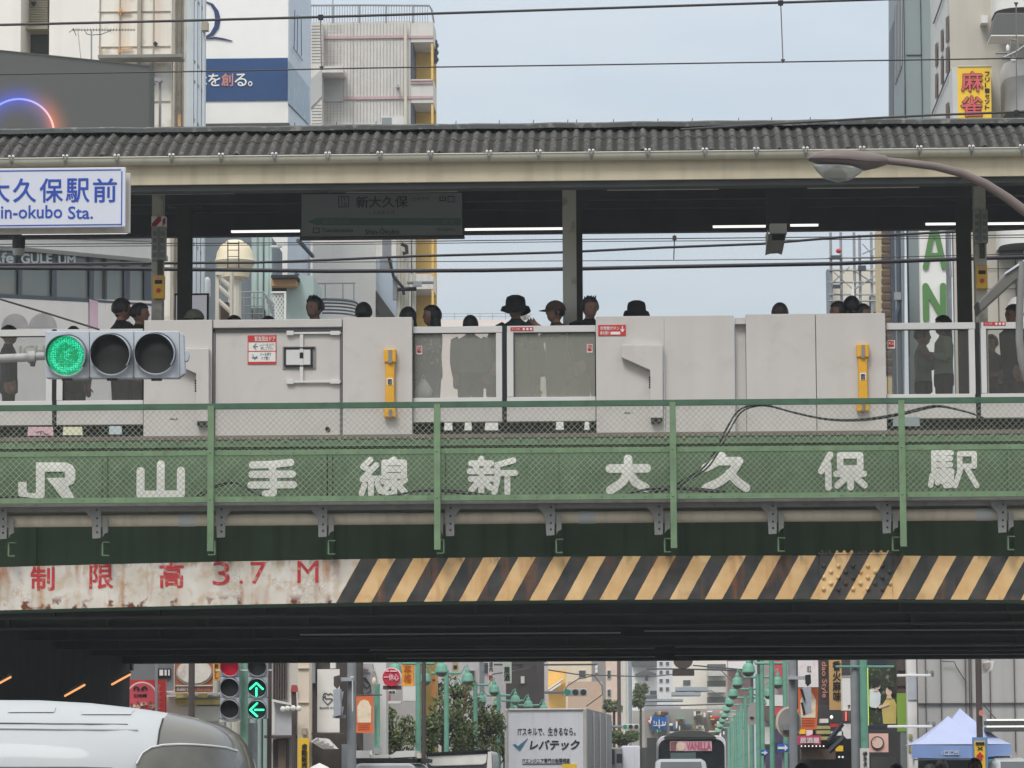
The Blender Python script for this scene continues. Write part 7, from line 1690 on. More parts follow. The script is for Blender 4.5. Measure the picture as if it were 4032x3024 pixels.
# ---- bell lamps in two rows
def bell_lamp(px, Y, label, both=True, first=[None]):
    k_ = Y/FPX
    if first[0] is None:
        o = thing('bell_lamp_post', label, 'lamp post', (X(px, Y, 2800), Y, 0), 'teal bell lamp posts along the street'); x = X(px, Y, 2800); zt_ = CAM.z+2.12
        b = MB(); b.tube([(x, Y, 0), (x, Y, zt_+.12)], [.055, .05], 10); b.build('post', m_teal, o, smooth=50)
        b = MB(); b.tube([(x-.3, Y, zt_+.06), (x+.3, Y, zt_+.06)], .028, 7)
        for s_ in (-1, 1): b.tube([(x+s_*.3, Y, zt_+.06), (x+s_*.38, Y, zt_+.2), (x+s_*.43, Y, zt_+.22)], .012, 5)
        b.build('crossarm', m_teal, o)
        for s_ in (-1, 1):
            b = MB(); b.lathe((x+s_*.43, Y, zt_), [(.128, -.11), (.13, -.085), (.118, -.06), (.112, -.01), (.09, .04), (.05, .065), (.048, .12), (.035, .14), (.018, .15), (.006, .24), (.001, .25)], 18); sh = b.build('lamp_shade', m_teal, o, smooth=45)
            b = MB(); b.lathe((x+s_*.43, Y, zt_), [(.001, -.19), (.06, -.18), (.1, -.14), (.11, -.111)], 14); b.build('lamp_glass', mat('smoky_lamp_glass', rgb(126, 116, 112), .3, var=.05), sh, smooth=45)
        first[0] = o; return o
    q = first[0]; return copy_tree(q, Vector((X(px, Y, 2800), Y, 0))-Vector(q.location), label)
rows = [(1647, 66, 'teal bell lamp post in front of the round red sign, nearest of the left row'), (1758, 72, 'second teal bell lamp post of the left row, beside the brown pole'), (1872, 81, 'third teal bell lamp post of the left row, half sunk in the trees'), (1963, 91, 'fourth teal bell lamp post of the left row, near the white truck'), (2018, 97, 'fifth teal bell lamp post of the left row, above the truck corner'), (2082, 103, 'farthest teal bell lamp post of the left row, above the truck roof'),
        (3040, 67, 'nearest teal bell lamp post of the right row, beside the thick grey pole'), (2985, 76, 'second teal bell lamp post of the right row'), (2958, 86, 'third teal bell lamp post of the right row'), (2936, 95, 'fourth teal bell lamp post of the right row'), (2919, 104, 'fifth teal bell lamp post of the right row'), (2905, 114, 'sixth teal bell lamp post of the right row'), (2893, 124, 'seventh teal bell lamp post of the right row'), (2880, 136, 'eighth teal bell lamp post of the right row'), (2868, 150, 'farthest teal bell lamp post of the right row')]
for px, Y, lab in rows: bell_lamp(px, Y, lab)
pole('street_pole', 'tall dark brown pole among the trees next to the nearest left lamp post', 'pole', 1669, 2480, 65.2, 17, m_brownpole, 'poles along the street')
pole('street_pole', 'grey utility pole behind the trees above the truck corner', 'pole', 1898, 2560, 100, 20, m_greypole, 'poles along the street')
# ---- far left row of buildings
facade('signboard_row', 'white shop front covered with vertical signboards behind the lamps', 1640, 1990, 2540, 108, mat('far_white_front', rgb(196, 190, 192), .8, var=.08), 'building', wins=[(1690, 1720, 2620, 2660), (1850, 1868, 2640, 2700), (1905, 1925, 2610, 2650)])
o = sign('pale_green_sign', 'pale green vertical sign with a black character on the dark house', 'sign', 1979, 2014, 2560, 2690, 104, mat('pale_green_board', rgb(206, 216, 200), .6), (('居\n酒', 1984, 2008, 2626, 2682, m_ink, .04),))
sign('red_white_sign', 'red and white vertical sign between two lamp shades', 'sign', 1922, 1944, 2600, 2700, 105, m_paper, (('味', 1925, 1942, 2656, 2682, m_red, .05), ('店\n内', 1926, 1941, 2606, 2646, m_ink, .03)))
facade('dark_house', 'dark brown weatherboarded house above the truck', 1990, 2142, 2540, 110, mat('dark_weatherboard', rgb(78, 74, 72), .8, var=.12, scale=3), 'house', wins=[(2052, 2064, 2664, 2690)], wm=m_paper)
o = facade('yellow_house', 'orange yellow house end with two slanted boards', 2142, 2228, 2640, 150, mat('orange_yellow_render', rgb(236, 186, 104), .8, var=.05), 'house')
b = MB(); b.pprism([(2148, 2718), (2216, 2670), (2219, 2674), (2150, 2722)], 149, 149.9); b.pprism([(2160, 2720), (2205, 2690), (2210, 2695), (2165, 2724)], 148.9, 149.7); b.build('slanted_board', m_paper, o)
facade('pale_house', 'pale house between the yellow house and the grey tower', 2142, 2330, 2560, 162, mat('pale_ochre_render', rgb(216, 200, 176), .8, var=.06), 'house', wins=[(2240, 2262, 2750, 2775), (2276, 2290, 2750, 2775), (2280, 2305, 2640, 2665)])
facade('brown_gable_house', 'pinkish brown gabled wall behind the far traffic light', 2236, 2372, 2685, 156, mat('pinkish_brown_render', rgb(190, 164, 144), .8, var=.04), 'house')
facade('grey_tower', 'tall grey slab with a pale advertising strip', 2328, 2386, 2540, 168, mat('warm_grey_render', rgb(140, 136, 132), .8, var=.05), 'building', wins=[(2345, 2352, 2620, 2632), (2345, 2352, 2636, 2648)], wm=m_paper)
facade('pink_beige_block', 'pinkish beige block beside the twin utility poles', 2386, 2450, 2540, 176, mat('pinkish_beige', rgb(214, 190, 174), .8, var=.06), 'building', wins=[(2392, 2404, 2640, 2670), (2392, 2404, 2715, 2740)])
pole('utility_pole', 'dark brown utility pole left of the far white apartments', 'pole', 2438, 2480, 140, 15, m_brownpole, 'utility poles far down the street')
pole('utility_pole', 'cream utility pole between the two darker utility poles', 'pole', 2461, 2480, 143, 17, m_pipeg, 'utility poles far down the street')
pole('utility_pole', 'grey utility pole right of the cream utility pole', 'pole', 2482, 2480, 146, 15, m_greypole, 'utility poles far down the street')
# ---- far apartments
o = facade('far_white_apartments', 'far stepped white apartments with a dark roof', 2488, 2606, 2600, 300, mat('far_white', rgb(240, 238, 236), .8, var=.06, scale=.3), 'building', wins=[(2500, 2516, 2690, 2705), (2540, 2552, 2660, 2680), (2560, 2585, 2720, 2735)])
b = MB(); b.pprism([(2500, 2655), (2540, 2638), (2585, 2652), (2585, 2657), (2500, 2660)], 298, 299.9); b.pbox(2488, 2600, 2600, 2625, 299, 299.9); b.pbox(2520, 2606, 2738, 2752, 298, 299.9); b.build_each('roof', m_dgrey, o)
facade('far_grey_apartments', 'far pale grey tower with small square windows', 2588, 2668, 2540, 280, mat('far_grey', rgb(208, 206, 206), .8, var=.05, scale=.3), 'building', wins=[(x, x+12, y, y+14) for y in (2606, 2640, 2673, 2706) for x in (2597, 2622)])
o = facade('far_balcony_apartments', 'far beige apartments with dark balcony bands', 2650, 2880, 2540, 265, mat('far_beige', rgb(226, 218, 204), .8, var=.05, scale=.3), 'building', wins=[(2690, 2718, 2678, 2698)])
b = MB()
for y in (2615, 2680, 2744): b.pbox(2786, 2858, y, y+24, 263, 264.9)
b.build_each('balcony', m_dgrey, o)
b = MB()
for y in (2639, 2704, 2768): b.pbox(2786, 2858, y, y+22, 262, 264.9)
b.build_each('parapet', mat('far_parapet', rgb(188, 184, 176), .8), o)
o = facade('far_brick_block', 'far dusty brick red block behind the right lamp row', 2866, 2960, 2540, 230, mat('dusty_brick', rgb(150, 112, 110), .8, var=.08), 'building')
b = MB(); b.pbox(2868, 2958, 2604, 2634, 228, 229.9); b.build('cornice', m_balc, o)
o = facade('low_roof_cluster', 'cluster of low grey shop roofs closing the end of the street', 2490, 2960, 2800, 200, mat('low_shop_grey', rgb(172, 168, 160), .8, var=.15, scale=.7), 'building', wins=[(2575, 2588, 2802, 2818), (2630, 2650, 2800, 2822), (2790, 2812, 2820, 2835)])
b = MB()
for (a, c_, y0, y1) in ((2535, 2690, 2752, 2760), (2545, 2680, 2782, 2794), (2660, 2790, 2705, 2720), (2645, 2760, 2724, 2738), (2676, 2755, 2810, 2824), (2800, 2860, 2820, 2832)): b.pbox(a, c_, y0, y1, 197, 199.8)
b.build_each('roof_sheet', mat('blue_grey_roof', rgb(150, 158, 164), .6, var=.08), o)
b = MB(); b.pbox(2694, 2772, 2826, 2836, 196.5, 199.7); b.build('lit_sign', m_glow, o)
# ---- hanging road mirror / round speaker at the top centre, road sign, far signals
o = thing('round_canopy_lamp', 'dark round disc and brown box hanging under the far span', 'hanging lamp', at(2690, 2660, 62))
b = MB(); c = at(2690, 2602, 62); k_ = 62/FPX; b.prism([(c.x+38*k_*cos(pi+pi*j/16), c.z+30*k_*sin(pi+pi*j/16)) for j in range(17)], 62, 62.2); b.build('disc', m_brownpole, o)
b = MB(); b.pbox(2648, 2734, 2637, 2660, 62.0, 62.2); b.pbox(2688, 2692, 2580, 2637, 62.05, 62.1); b.build('box', mat('dark_brown_box', rgb(74, 68, 66), .6), o)
o = sign('road_sign', 'blue direction sign with white arrows far down the street', 'road sign', 2566, 2625, 2822, 2872, 128, mat('road_sign_blue', rgb(40, 104, 180), .5), ())
b = MB(); b.strokes([[(10, 70), (90, 70)], [(50, 20), (50, 92)], [(14, 30), (14, 48)], [(30, 40), (30, 60)], [(76, 36), (76, 62), (94, 62), (94, 40)]], 9, 2568, 2623, 2826, 2870, 127.99, 0, .03); b.build('white_arrows', m_paper, o)
b = MB(); b.tube([(X(2630, 128.3, 2850), 128.3, 0), at(2630, 2815, 128.3)], .05, 6); b.build('post', m_greypole, o)
def far_signal(label, a, c_, y0, y1, Y, armx):
    o = thing('far_traffic_light', label, 'traffic light', at((a+c_)/2, y1, Y), 'far traffic lights'); k_ = Y/FPX
    b = MB(); b.pbox(a, c_, y0, y1, Y, Y+.2); b.build('housing', m_balc, o, bevel=.02)
    for i in range(3):
        b = MB(); cx = a+(c_-a)*(i+.5)/3; b.pdisc(cx, (y0+y1)/2, (y1-y0)*.40, Y-.06, Y-.002, n=16); b.build('lens', m_teallens if i == 0 else m_lens, o)
    b = MB(); b.tube([at(armx, (y0+y1)/2, Y+.1), at(a, (y0+y1)/2, Y+.1)], .05, 6); b.tube([(at(armx, y1, Y).x, Y+.1, 0), at(armx, y0-10, Y+.1)], .08, 8); b.build('arm', m_greypole, o)
m_teallens = mat('dim_green_lens', rgb(40, 120, 96), .3, emit=((.02, .25, .15, 1), .4))
far_signal('far traffic light above the white truck roof', 2219, 2313, 2711, 2741, 120, 2070)
far_signal('farthest traffic light above the low leafy hedge', 2450, 2517, 2851, 2872, 132, 2402)
# ---- vehicles
m_truck = mat('truck_white_panel', rgb(222, 222, 228), .5, var=.02, streak=(rgb(170, 168, 168), .3, 5)); m_trim = mat('truck_grey_trim', rgb(186, 182, 176), .5, var=.06)
m_side = mat('truck_side_grey', rgb(128, 130, 130), .6, var=.08)
o = thing('box_truck', 'white box truck whose back carries a Japanese advertisement', 'truck', (X(2200, 92, 2900), 92, 0))
xa, xb = X(2006, 90, 2900), X(2330, 90, 2900); zt_ = Z(2790, 90)
b = MB(); b.box(xa+.09, xb-.09, 90, 90.1, 1.1, zt_-.06); b.build('rear_panel', m_truck, o)
b = MB(); b.box(xa, xa+.088, 89.95, 90.2, 1.0, zt_); b.box(xb-.088, xb, 89.95, 90.2, 1.0, zt_); b.box(xa+.09, xb-.09, 89.95, 90.2, zt_-.058, zt_); b.build('rear_frame', m_trim, o, bevel=.03)
b = MB(); b.box(xa, xb, 90.21, 99, 1.0, zt_-.01); b.build('cargo_box', m_side, o)
b = MB()
for y in (92.0, 94.2, 96.4): b.box(xb+.002, xb+.03, y, y+.25, 1.0, zt_-.05)
b.build_each('side_rib', m_trim, o)
b = MB(); b.box(xa+.05, xb-.05, 90.0, 101, .55, .99); b.build('chassis', m_black, o)
b = MB()
for y in (91.5, 97.5):
    for x in (xa+.3, xb-.3): b.lathe((x, y, .5), [(.001, -.12), (.5, -.12), (.5, .12), (.001, .12)], 20, axis='x')
b.build_each('wheel', m_black, o)
b = MB(); Yn = 89.995
b.text('ITスキルで、生きるなら。', 2058, 2286, 2864, 2896, Yn, 0, .012, .012); b.text('ITエンジニア専門の転職相談', 2076, 2264, 2986, 3004, Yn, 0, .01, .012); b.pbox(2076, 2266, 3006, 3009, 89.98, Yn); b.build_each('slogan_lettering', m_ink, o)
b = MB(); b.text('レバテック', 2104, 2298, 2913, 2953, Yn, 0, .04, .012)
b.v = [(x+(z-Z(2953, 90))*.18, y, z) for x, y, z in b.v]; b.build('brand_lettering', m_ink, o)
b = MB(); b.pprism([(2038, 2932), (2048, 2929), (2058, 2938), (2098, 2906), (2066, 2957)], 89.98, Yn); b.build('check_mark', mat('steel_blue_print', rgb(70, 120, 150), .5), o)
b = MB(); b.pbox(2234, 2290, 3008, 3040, 89.97, Yn); b.build('yellow_plate', m_yel, o)
o.rotation_euler = (0, 0, radians(-3.6))
o = thing('small_truck', 'small white truck with black mirrors right of the box truck', 'truck', (X(2470, 112, 2980), 112, 0))
b = MB(); b.box(X(2450, 112, 2980), X(2520, 112, 2980), 112.6, 118, .9, Z(2938, 112)); b.build('cargo_box', m_truck, o, bevel=.03)
b = MB(); b.box(X(2400, 112, 2980), X(2449, 112, 2980), 112, 114, .5, Z(2945, 112)); b.build('cab', m_side, o, bevel=.05)
b = MB(); b.pbox(2402, 2420, 2950, 3010, 111.9, 111.98); b.pbox(2428, 2450, 2968, 3005, 111.5, 111.7); b.build_each('mirror', m_black, o)
b = MB(); b.box(X(2521, 112, 2980), X(2552, 112, 2980), 112.8, 118, .9, Z(2945, 112)); b.build('dark_side', m_dgrey, o)
o = thing('white_bus', 'white bus with a black windscreen and a pink advertising strip', 'bus', (X(2715, 100, 2980), 100, 0))
xa, xb = X(2588, 98, 2960), X(2858, 98, 2960); zt_ = Z(2900, 98)
b = MB(); P = []; r = .22
for cx, a0 in ((xb-r, 0), (xa+r, pi/2)):
    for j in range(7): a = a0+pi/2*j/6; P.append((cx+r*cos(a), zt_-r+r*sin(a)))
P += [(xa, .5), (xb, .5)]; b.prism(P, 98, 106); b.build('body', m_truck, o, bevel=.02)
b = MB(); P = []
for cx, a0 in ((xb-.04-r, 0), (xa+.04+r, pi/2)):
    for j in range(7): a = a0+pi/2*j/6; P.append((cx+r*cos(a), zt_-.10-r+r*sin(a)))
P += [(xa+.04, .9), (xb-.04, .9)]; b.prism(P, 97.95, 97.998); b.build('windscreen', mat('black_windscreen', rgb(34, 38, 42), .12, var=.1, spec=.5), o)
b = MB(); b.pbox(2638, 2803, 2918, 2957, 97.9, 97.949); b.build('advert_strip', mat('pink_advert', rgb(232, 184, 196), .6, var=.05), o)
b = MB(); b.text('VANILLA', 2702, 2800, 2922, 2952, 97.89, 0, .03, .012); b.build('advert_lettering', mat('rose_letter', rgb(206, 96, 124), .5), o)
b = MB(); b.pdisc(2680, 2938, 17, 97.88, 97.899, 0, ry=18); b.pprism([(2640, 2920), (2668, 2920), (2660, 2955), (2640, 2955)], 97.885, 97.899, 1); b.build('advert_picture', [mat('pale_face_tone', rgb(236, 212, 190), .6), mat('mauve_hair_tone', rgb(140, 96, 100), .6)], o)
b = MB(); b.pprism([(2612, 2903), (2640, 2886), (2680, 2876), (2760, 2876), (2800, 2886), (2822, 2905)], 97.8, 104, 0); b.build('roof_unit', m_dgrey, o, bevel=.02)
b = MB(); b.pbox(2640, 2740, 2963, 2990, 97.92, 97.949); b.build('dash_reflection', mat('teal_grey_glass', rgb(96, 110, 110), .2), o)
b = MB(); b.pbox(2548, 2586, 2905, 3040, 97.6, 97.9); b.build('mirror_arm', m_dgrey, o)
b = MB()
for x in (xa+.25, xb-.25): b.lathe((x, 99.5, .5), [(.001, -.12), (.5, -.12), (.5, .12), (.001, .12)], 20, axis='x')
b.build_each('wheel', m_black, o)
def car(label, a, c_, ytop, Y, m, group='cars on the street'):
    o = thing('car', label, 'car', (X((a+c_)/2, Y, 3000), Y+2, 0), group); xm, hw = X((a+c_)/2, Y, 3000), (X(c_, Y, 3000)-X(a, Y, 3000))/2; zt_ = Z(ytop, Y)
    b = MB(); n_ = 16
    def ringx(y, w_, z0, z1, sh): return [(xm-w_, y, z0), (xm-w_, y, (z0+z1)/2), (xm-w_*sh, y, z1-.06), (xm-w_*sh*.82, y, z1), (xm+w_*sh*.82, y, z1), (xm+w_*sh, y, z1-.06), (xm+w_, y, (z0+z1)/2), (xm+w_, y, z0)]
    S = [ringx(Y, hw*1.0, .35, zt_*.52, .96), ringx(Y+.5, hw*1.05, .3, zt_*.6, .95), ringx(Y+.9, hw*1.05, .3, zt_*.64, .95), ringx(Y+1.5, hw*1.05, .3, zt_*.97, .86), ringx(Y+2.4, hw*1.05, .3, zt_, .86), ringx(Y+3.4, hw*1.05, .3, zt_*.96, .85), ringx(Y+4.2, hw, .35, zt_*.6, .9)]
    vs = [p for s_ in S for p in s_]; b.add(vs, [(i*8+j, i*8+(j+1) % 8, (i+1)*8+(j+1) % 8, (i+1)*8+j) for i in range(6) for j in range(8)]+[tuple(range(7, -1, -1)), tuple(range(48, 56))]); b.build('body', m, o, smooth=35, bevel=.03)
    b = MB(); b.add([(xm-hw*.8, Y+.97, zt_*.68), (xm+hw*.8, Y+.97, zt_*.68), (xm+hw*.72, Y+1.42, zt_*.95), (xm-hw*.72, Y+1.42, zt_*.95)], [(0, 1, 2, 3)]); b.v = [(x, y-.05, z+.03) for x, y, z in b.v]; b.build('windscreen', m_windark, o)
    b = MB()
    for y in (Y+.8, Y+3.4):
        for s_ in (-1, 1): b.lathe((xm+s_*hw*.95, y, .32), [(.001, -.1), (.32, -.1), (.32, .1), (.001, .1)], 16, axis='x')
    b.build_each('wheel', m_black, o)
    for s_ in (-1, 1): b = MB(); b._ell((xm+s_*hw*.75, Y, zt_*.42), .14, .05, .07); b.build('headlight', m_coup, o)
    return o
car('white car roof in front of the white bus', 2572, 2796, 2989, 84, m_van)
car('white car with round roof at the foot of the grey pole, right of the street', 3236, 3332, 3002, 70, m_van)
car('white car half hidden by the grey signal pole', 3170, 3240, 2993, 76, m_van)
car('white car cut by the lower right corner', 3950, 4110, 2990, 58.6, m_van)
o = thing('roof_rack_van', 'white van with a loaded black roof rack below the orange banner', 'van', (X(1520, 62, 3000), 63, 0))
b = MB(); xa, xb = X(1388, 60.2, 3000), X(1640, 60.2, 3000); zt_ = Z(3003, 60.2); P = []
for cx, a0 in ((xb-.15, 0), (xa+.15, pi/2)):
    for j in range(7): a = a0+pi/2*j/6; P.append((cx+.15*cos(a), zt_-.15+.15*sin(a)))
b.prism(P+[(xa-.04, .4), (xb+.04, .4)], 60.2, 64); b.build('body', m_van, o, bevel=.04)
b = MB(); b.pbox(1388, 1660, 2986, 3001, 60.3, 63.5); b.build('rack', m_black, o)
b = MB(); b.pbox(1395, 1455, 2955, 2985, 60.4, 62); b.pprism([(1535, 2978), (1560, 2958), (1632, 2955), (1634, 2980), (1540, 2984)], 60.4, 62); b.pbox(1458, 1530, 2972, 2985, 60.5, 62); b.build_each('roof_load', m_balc, o)
b = MB(); b.pbox(1642, 1656, 2965, 3000, 60.3, 60.6); b.build_each('mirror', m_cream2, o)
o = thing('truck_cab', 'white truck cab with a roof deflector and black top edge', 'truck', (X(1805, 68, 3000), 69, 0))
b = MB(); b.pprism([(1662, 3060), (1664, 2985), (1672, 2966), (1940, 2958), (1946, 2970), (1950, 3060)], 68, 70); b.build('cab', m_van, o, bevel=.03)
b = MB(); b.pprism([(1680, 2978), (1920, 2968), (1914, 3004), (1900, 3012), (1700, 3018), (1688, 3008)], 67.9, 67.99); b.build('deflector', mat('deflector_white', rgb(238, 236, 230), .4), o, bevel=.02)
b = MB(); b.pprism([(1672, 2966), (1780, 2958), (1924, 2951), (1930, 2957), (1780, 2966), (1674, 2973)], 67.85, 69); b.build('top_edge', m_black, o)
b = MB(); b.pprism([(1921, 2960), (1934, 2960), (1938, 3050), (1916, 3050)], 67.84, 67.98); b.pprism([(1664, 2975), (1678, 2970), (1682, 3030), (1664, 3030)], 67.84, 67.98); b.build_each('corner_post', m_paper, o)
b = MB(); b.pbox(1690, 1912, 3020, 3060, 67.88, 67.99); b.build('windscreen', m_windark, o)
# ---- right side: poles, signs, shops
o = pole('signal_pole', 'thick grey pole with a signal head seen from behind, right of the bell lamps', 'pole', 3122, 2480, 59.6, 32, m_greypole, 'poles along the street')
b = MB(); b.pbox(3104, 3180, 2662, 2675, 59.4, 59.55); b.build_each('bracket', m_sig, o)
b = MB(); b.pprism([(3160, 2708), (3194, 2703), (3196, 2808), (3164, 2818)], 59.2, 59.45); b.build('signal_back', m_sig, o)
b = MB(); b.pprism([(3152, 2714), (3160, 2712), (3172, 2755), (3166, 2760)], 59.15, 59.3); b.pprism([(3154, 2766), (3162, 2766), (3172, 2810), (3164, 2812)], 59.15, 59.3); b.pprism([(3172, 2658), (3192, 2655), (3194, 2690), (3182, 2702), (3173, 2690)], 59.2, 59.4); b.build('visor', m_ink, o)
o = thing('round_mirror', 'round grey traffic mirror back on the thick grey signal pole', 'mirror', at(3106, 2900, 59.8))
b = MB(); b.pdisc(3106, 2843, 51, 59.85, 59.95, ry=60); b.build('rim', m_cream2, o); b = MB(); b.pdisc(3108, 2843, 44, 59.8, 59.849, ry=53); b.build('mirror_back', mat('mirror_back_grey', rgb(150, 146, 144), .5), o)
b = MB(); b.pbox(3082, 3110, 2850, 2875, 59.7, 59.79); b.build('clamp', m_greypole, o)
o = pole('street_pole', 'grey pole between the white numbered sign and the teal pole', 'pole', 3367, 2480, 58.9, 34, m_greypole, 'poles along the street')
o = pole('teal_pole', 'tall teal pole with a crossbar and a white notice strip', 'pole', 3402, 2480, 58.8, 30, m_teal, 'teal poles along the street')
b = MB(); b.tube([at(3290, 2625, 58.8), at(3520, 2625, 58.8)], .018, 6); b.build('crossbar', m_teal, o)
b = MB(); b.pbox(3388, 3423, 2946, 3060, 58.55, 58.66); b.build('notice_strip', m_paper, o); b = MB(); b.text('歩\nき\nタ\nバ\nコ', 3398, 3416, 2958, 3060, 58.548, 0, .02, .01); b.build('notice_lettering', m_ink, o)
pole('teal_pole', 'slim teal pole crossing the pink sign behind the bell lamps', 'pole', 3092, 2480, 64.5, 18, m_teal, 'teal poles along the street')
pole('teal_pole', 'slim teal pole just left of the nearest right lamp post', 'pole', 3002, 2560, 72, 16, m_teal, 'teal poles along the street')
for px, Y, lab in ((2962, 88, 'black pole behind the third right lamp post'), (2990, 90, 'dark brown pole with a dark cap in the right lamp row')): pole('street_pole', lab, 'pole', px, 2560, Y, 12, m_brownpole, 'poles along the street')
o = thing('speed_sign_back', 'grey arched sign back on the bell lamp row', 'sign', at(2960, 2853, 70)); b = MB(); b.pprism([(2943, 2852), (2944, 2790), (2955, 2770), (2970, 2765), (2976, 2772), (2976, 2852)], 70, 70.06); b.build('panel', mat('sign_back_grey', rgb(160, 158, 154), .5), o); b = MB(); b.pprism([(2952, 2822), (2968, 2822), (2966, 2830), (2956, 2830)], 69.97, 69.998); b.build('mark', m_fin, o)
sign('white_pink_banner', 'white banner with pink shapes above the orange banner', 'banner', 3142, 3222, 2600, 2706, 60.6, mat('white_pink_cloth', rgb(234, 226, 226), .7, var=.04, scale=4, spots=(rgb(224, 180, 186), .6, 6)), (('82', 3178, 3194, 2622, 2646, m_inkgrey, .0),), th=.02)
banner_cloth('street_banner', 'orange cloth banner behind the grey signal back', 3142, 3222, 2708, 2872, 60.8, -6)
o = sign('script_sign', 'dark vertical sign with slanted pink script', 'sign', 3223, 3263, 2560, 2776, 63, mat('dark_brown_board', rgb(70, 62, 62), .6, var=.06), ())
b = MB(); b.text('dao Style', 0, 0, 0, 0, 63) if False else None
vv, ff = text_mesh('dao Style', .02); xs_ = [p[0] for p in vv]; ys_ = [p[1] for p in vv]; xa_, xb_, ya_, yb_ = min(xs_), max(xs_), min(ys_), max(ys_); A = at(3243, 2606, 62.99); B = at(3243, 2748, 62.99); wz = A.z-B.z; hx_ = 26*63/FPX
b.add([(A.x-hx_*.5+(p[1]-ya_)/(yb_-ya_)*hx_, 62.99-(.4*p[2] if p[2] > 0 else 0), A.z-(p[0]-xa_)/(xb_-xa_)*wz) for p in vv], ff); b.build('lettering', mat('dusty_pink_letter', rgb(206, 150, 136), .5), o)
sign('calligraphy_sign', 'tan vertical sign with black brush calligraphy', 'sign', 3265, 3314, 2560, 2795, 62.8, mat('tan_board', rgb(196, 158, 104), .6, var=.05), (('香\n火\n麻\n味', 3278, 3312, 2602, 2762, m_ink, .035),))
sign('numbered_sign', 'plain white vertical sign with a seven at its foot', 'sign', 3315, 3350, 2664, 2795, 62.6, m_paper, (('7', 3338, 3348, 2776, 2790, m_ink, .02),), frame=m_cream2)
o = facade('arcade_shops', 'cluttered dark shop fronts behind the right hand poles', 3130, 3620, 2560, 66.5, mat('dark_shop_front', rgb(66, 66, 66), .8, var=.2, scale=2), 'shop')
b = MB(); b.pbox(3142, 3232, 2896, 2932, 65.6, 65.9); b.pprism([(3160, 2905), (3200, 2890), (3200, 2930), (3160, 2930)], 65.5, 65.59); b.build('magenta_board', m_magenta, o)
b = MB(); b.text('居酒屋', 3150, 3226, 2904, 2926, 65.48, 0, .03, .012); b.build('board_lettering', m_paper, o)
b = MB()
for i in range(7): b._ell(tuple(at(3156+i*14.5, 2938, 65.4)), .015, .015, .015, 0, 8, 5)
b.build('bulb', m_glow, o)
b = MB()
for (a, c_, y0, y1, m_) in ((3230, 3262, 2830, 2846, 0), (3215, 3270, 2858, 2870, 1), (3215, 3270, 2876, 2890, 1), (3213, 3272, 2900, 2914, 1), (3268, 3310, 2850, 2862, 2), (3272, 3320, 2880, 2896, 0), (3318, 3348, 2800, 2838, 3), (3315, 3350, 2850, 2908, 0), (3145, 3190, 2790, 2830, 4), (3150, 3172, 2872, 2890, 4), (3175, 3200, 2874, 2905, 0), (3155, 3290, 2950, 2990, 5), (3275, 3320, 2936, 2958, 4), (3430, 3530, 2980, 3030, 3)): b.pbox(a, c_, y0, y1, 65.8, 66.3, m_)
b.build_each('signboard', [m_balc, mat('olive_board', rgb(170, 166, 110), .6), m_red, m_dgrey, m_yel, mat('brown_glass_board', rgb(104, 88, 78), .3, var=.2, scale=3)], o)
b = MB(); b.pbox(3330, 3333, 2802, 2838, 65.7, 65.79); b.build('neon_tube', mat('red_neon', rgb(255, 90, 80), .5, emit=((1, .12, .1, 1), 1.5)), o)
b = MB(); b._ell(tuple(at(3274, 2824, 65.5)), .03, .03, .035); b._ell(tuple(at(3304, 2981, 65.5)), .02, .02, .02); b._ell(tuple(at(3318, 2981, 65.5)), .02, .02, .02); b.build_each('lamp', m_glow, o)
b = MB(); b.tube([at(3262, 2920, 65.3), at(3318, 2850, 65.3)], .05, 5); b.tube([at(3262, 2960, 65.3), at(3325, 2900, 65.3)], .05, 5); b.build_each('awning_arm', m_fin, o)
o = thing('couple_poster', 'large poster of two people in white and yellow shirts before dark foliage', 'poster', at(3475, 2862, 64.5))
b = MB(); b.pbox(3420, 3530, 2630, 2852, 64.5, 64.6); b.build('poster_sheet', mat('foliage_print', rgb(52, 60, 46), .6, var=.3, scale=9, spots=(rgb(150, 160, 130), .7, 14)), o)
b = MB(); b.pprism([(3423, 2715), (3440, 2710), (3458, 2716), (3468, 2735), (3466, 2770), (3452, 2788), (3430, 2785), (3423, 2780)], 64.46, 64.499); b.build('white_shirt', mat('white_shirt_print', rgb(220, 224, 232), .6), o)
b = MB(); b.pprism([(3490, 2752), (3505, 2746), (3522, 2754), (3530, 2775), (3528, 2850), (3478, 2850), (3472, 2790), (3470, 2782)], 64.46, 64.499); b.build('yellow_shirt', mat('yellow_shirt_print', rgb(206, 184, 112), .6, var=.1, scale=5), o)
b = MB(); b.pdisc(3455, 2700, 12, 64.44, 64.459, ry=15); b.pdisc(3500, 2722, 12, 64.44, 64.459, ry=18); b.pprism([(3494, 2735), (3508, 2735), (3512, 2750), (3490, 2750)], 64.445, 64.458); b.pprism([(3445, 2712), (3457, 2712), (3455, 2722), (3440, 2720)], 64.445, 64.458); b.pprism([(3455, 2780), (3500, 2768), (3502, 2776), (3462, 2790)], 64.44, 64.457); b.build_each('skin_print', mat('skin_print', rgb(232, 200, 176), .6), o)
b = MB(); b.pdisc(3448, 2688, 20, 64.42, 64.439, ry=17); b.pprism([(3492, 2702), (3508, 2700), (3520, 2712), (3518, 2730), (3508, 2716), (3496, 2710)], 64.42, 64.439); b.build_each('hair_print', m_ink, o)
b = MB(); b.pbox(3417, 3420, 2625, 2856, 64.4, 64.62); b.build('green_edge', mat('lime_edge', rgb(196, 226, 90), .5, emit=((.6, .9, .2, 1), .3)), o)
b = MB(); b.pbox(3418, 3492, 2600, 2620, 64.5, 64.7); b.pbox(3420, 3492, 2858, 2872, 64.4, 64.6); b.build_each('dark_frame', m_fin, o)
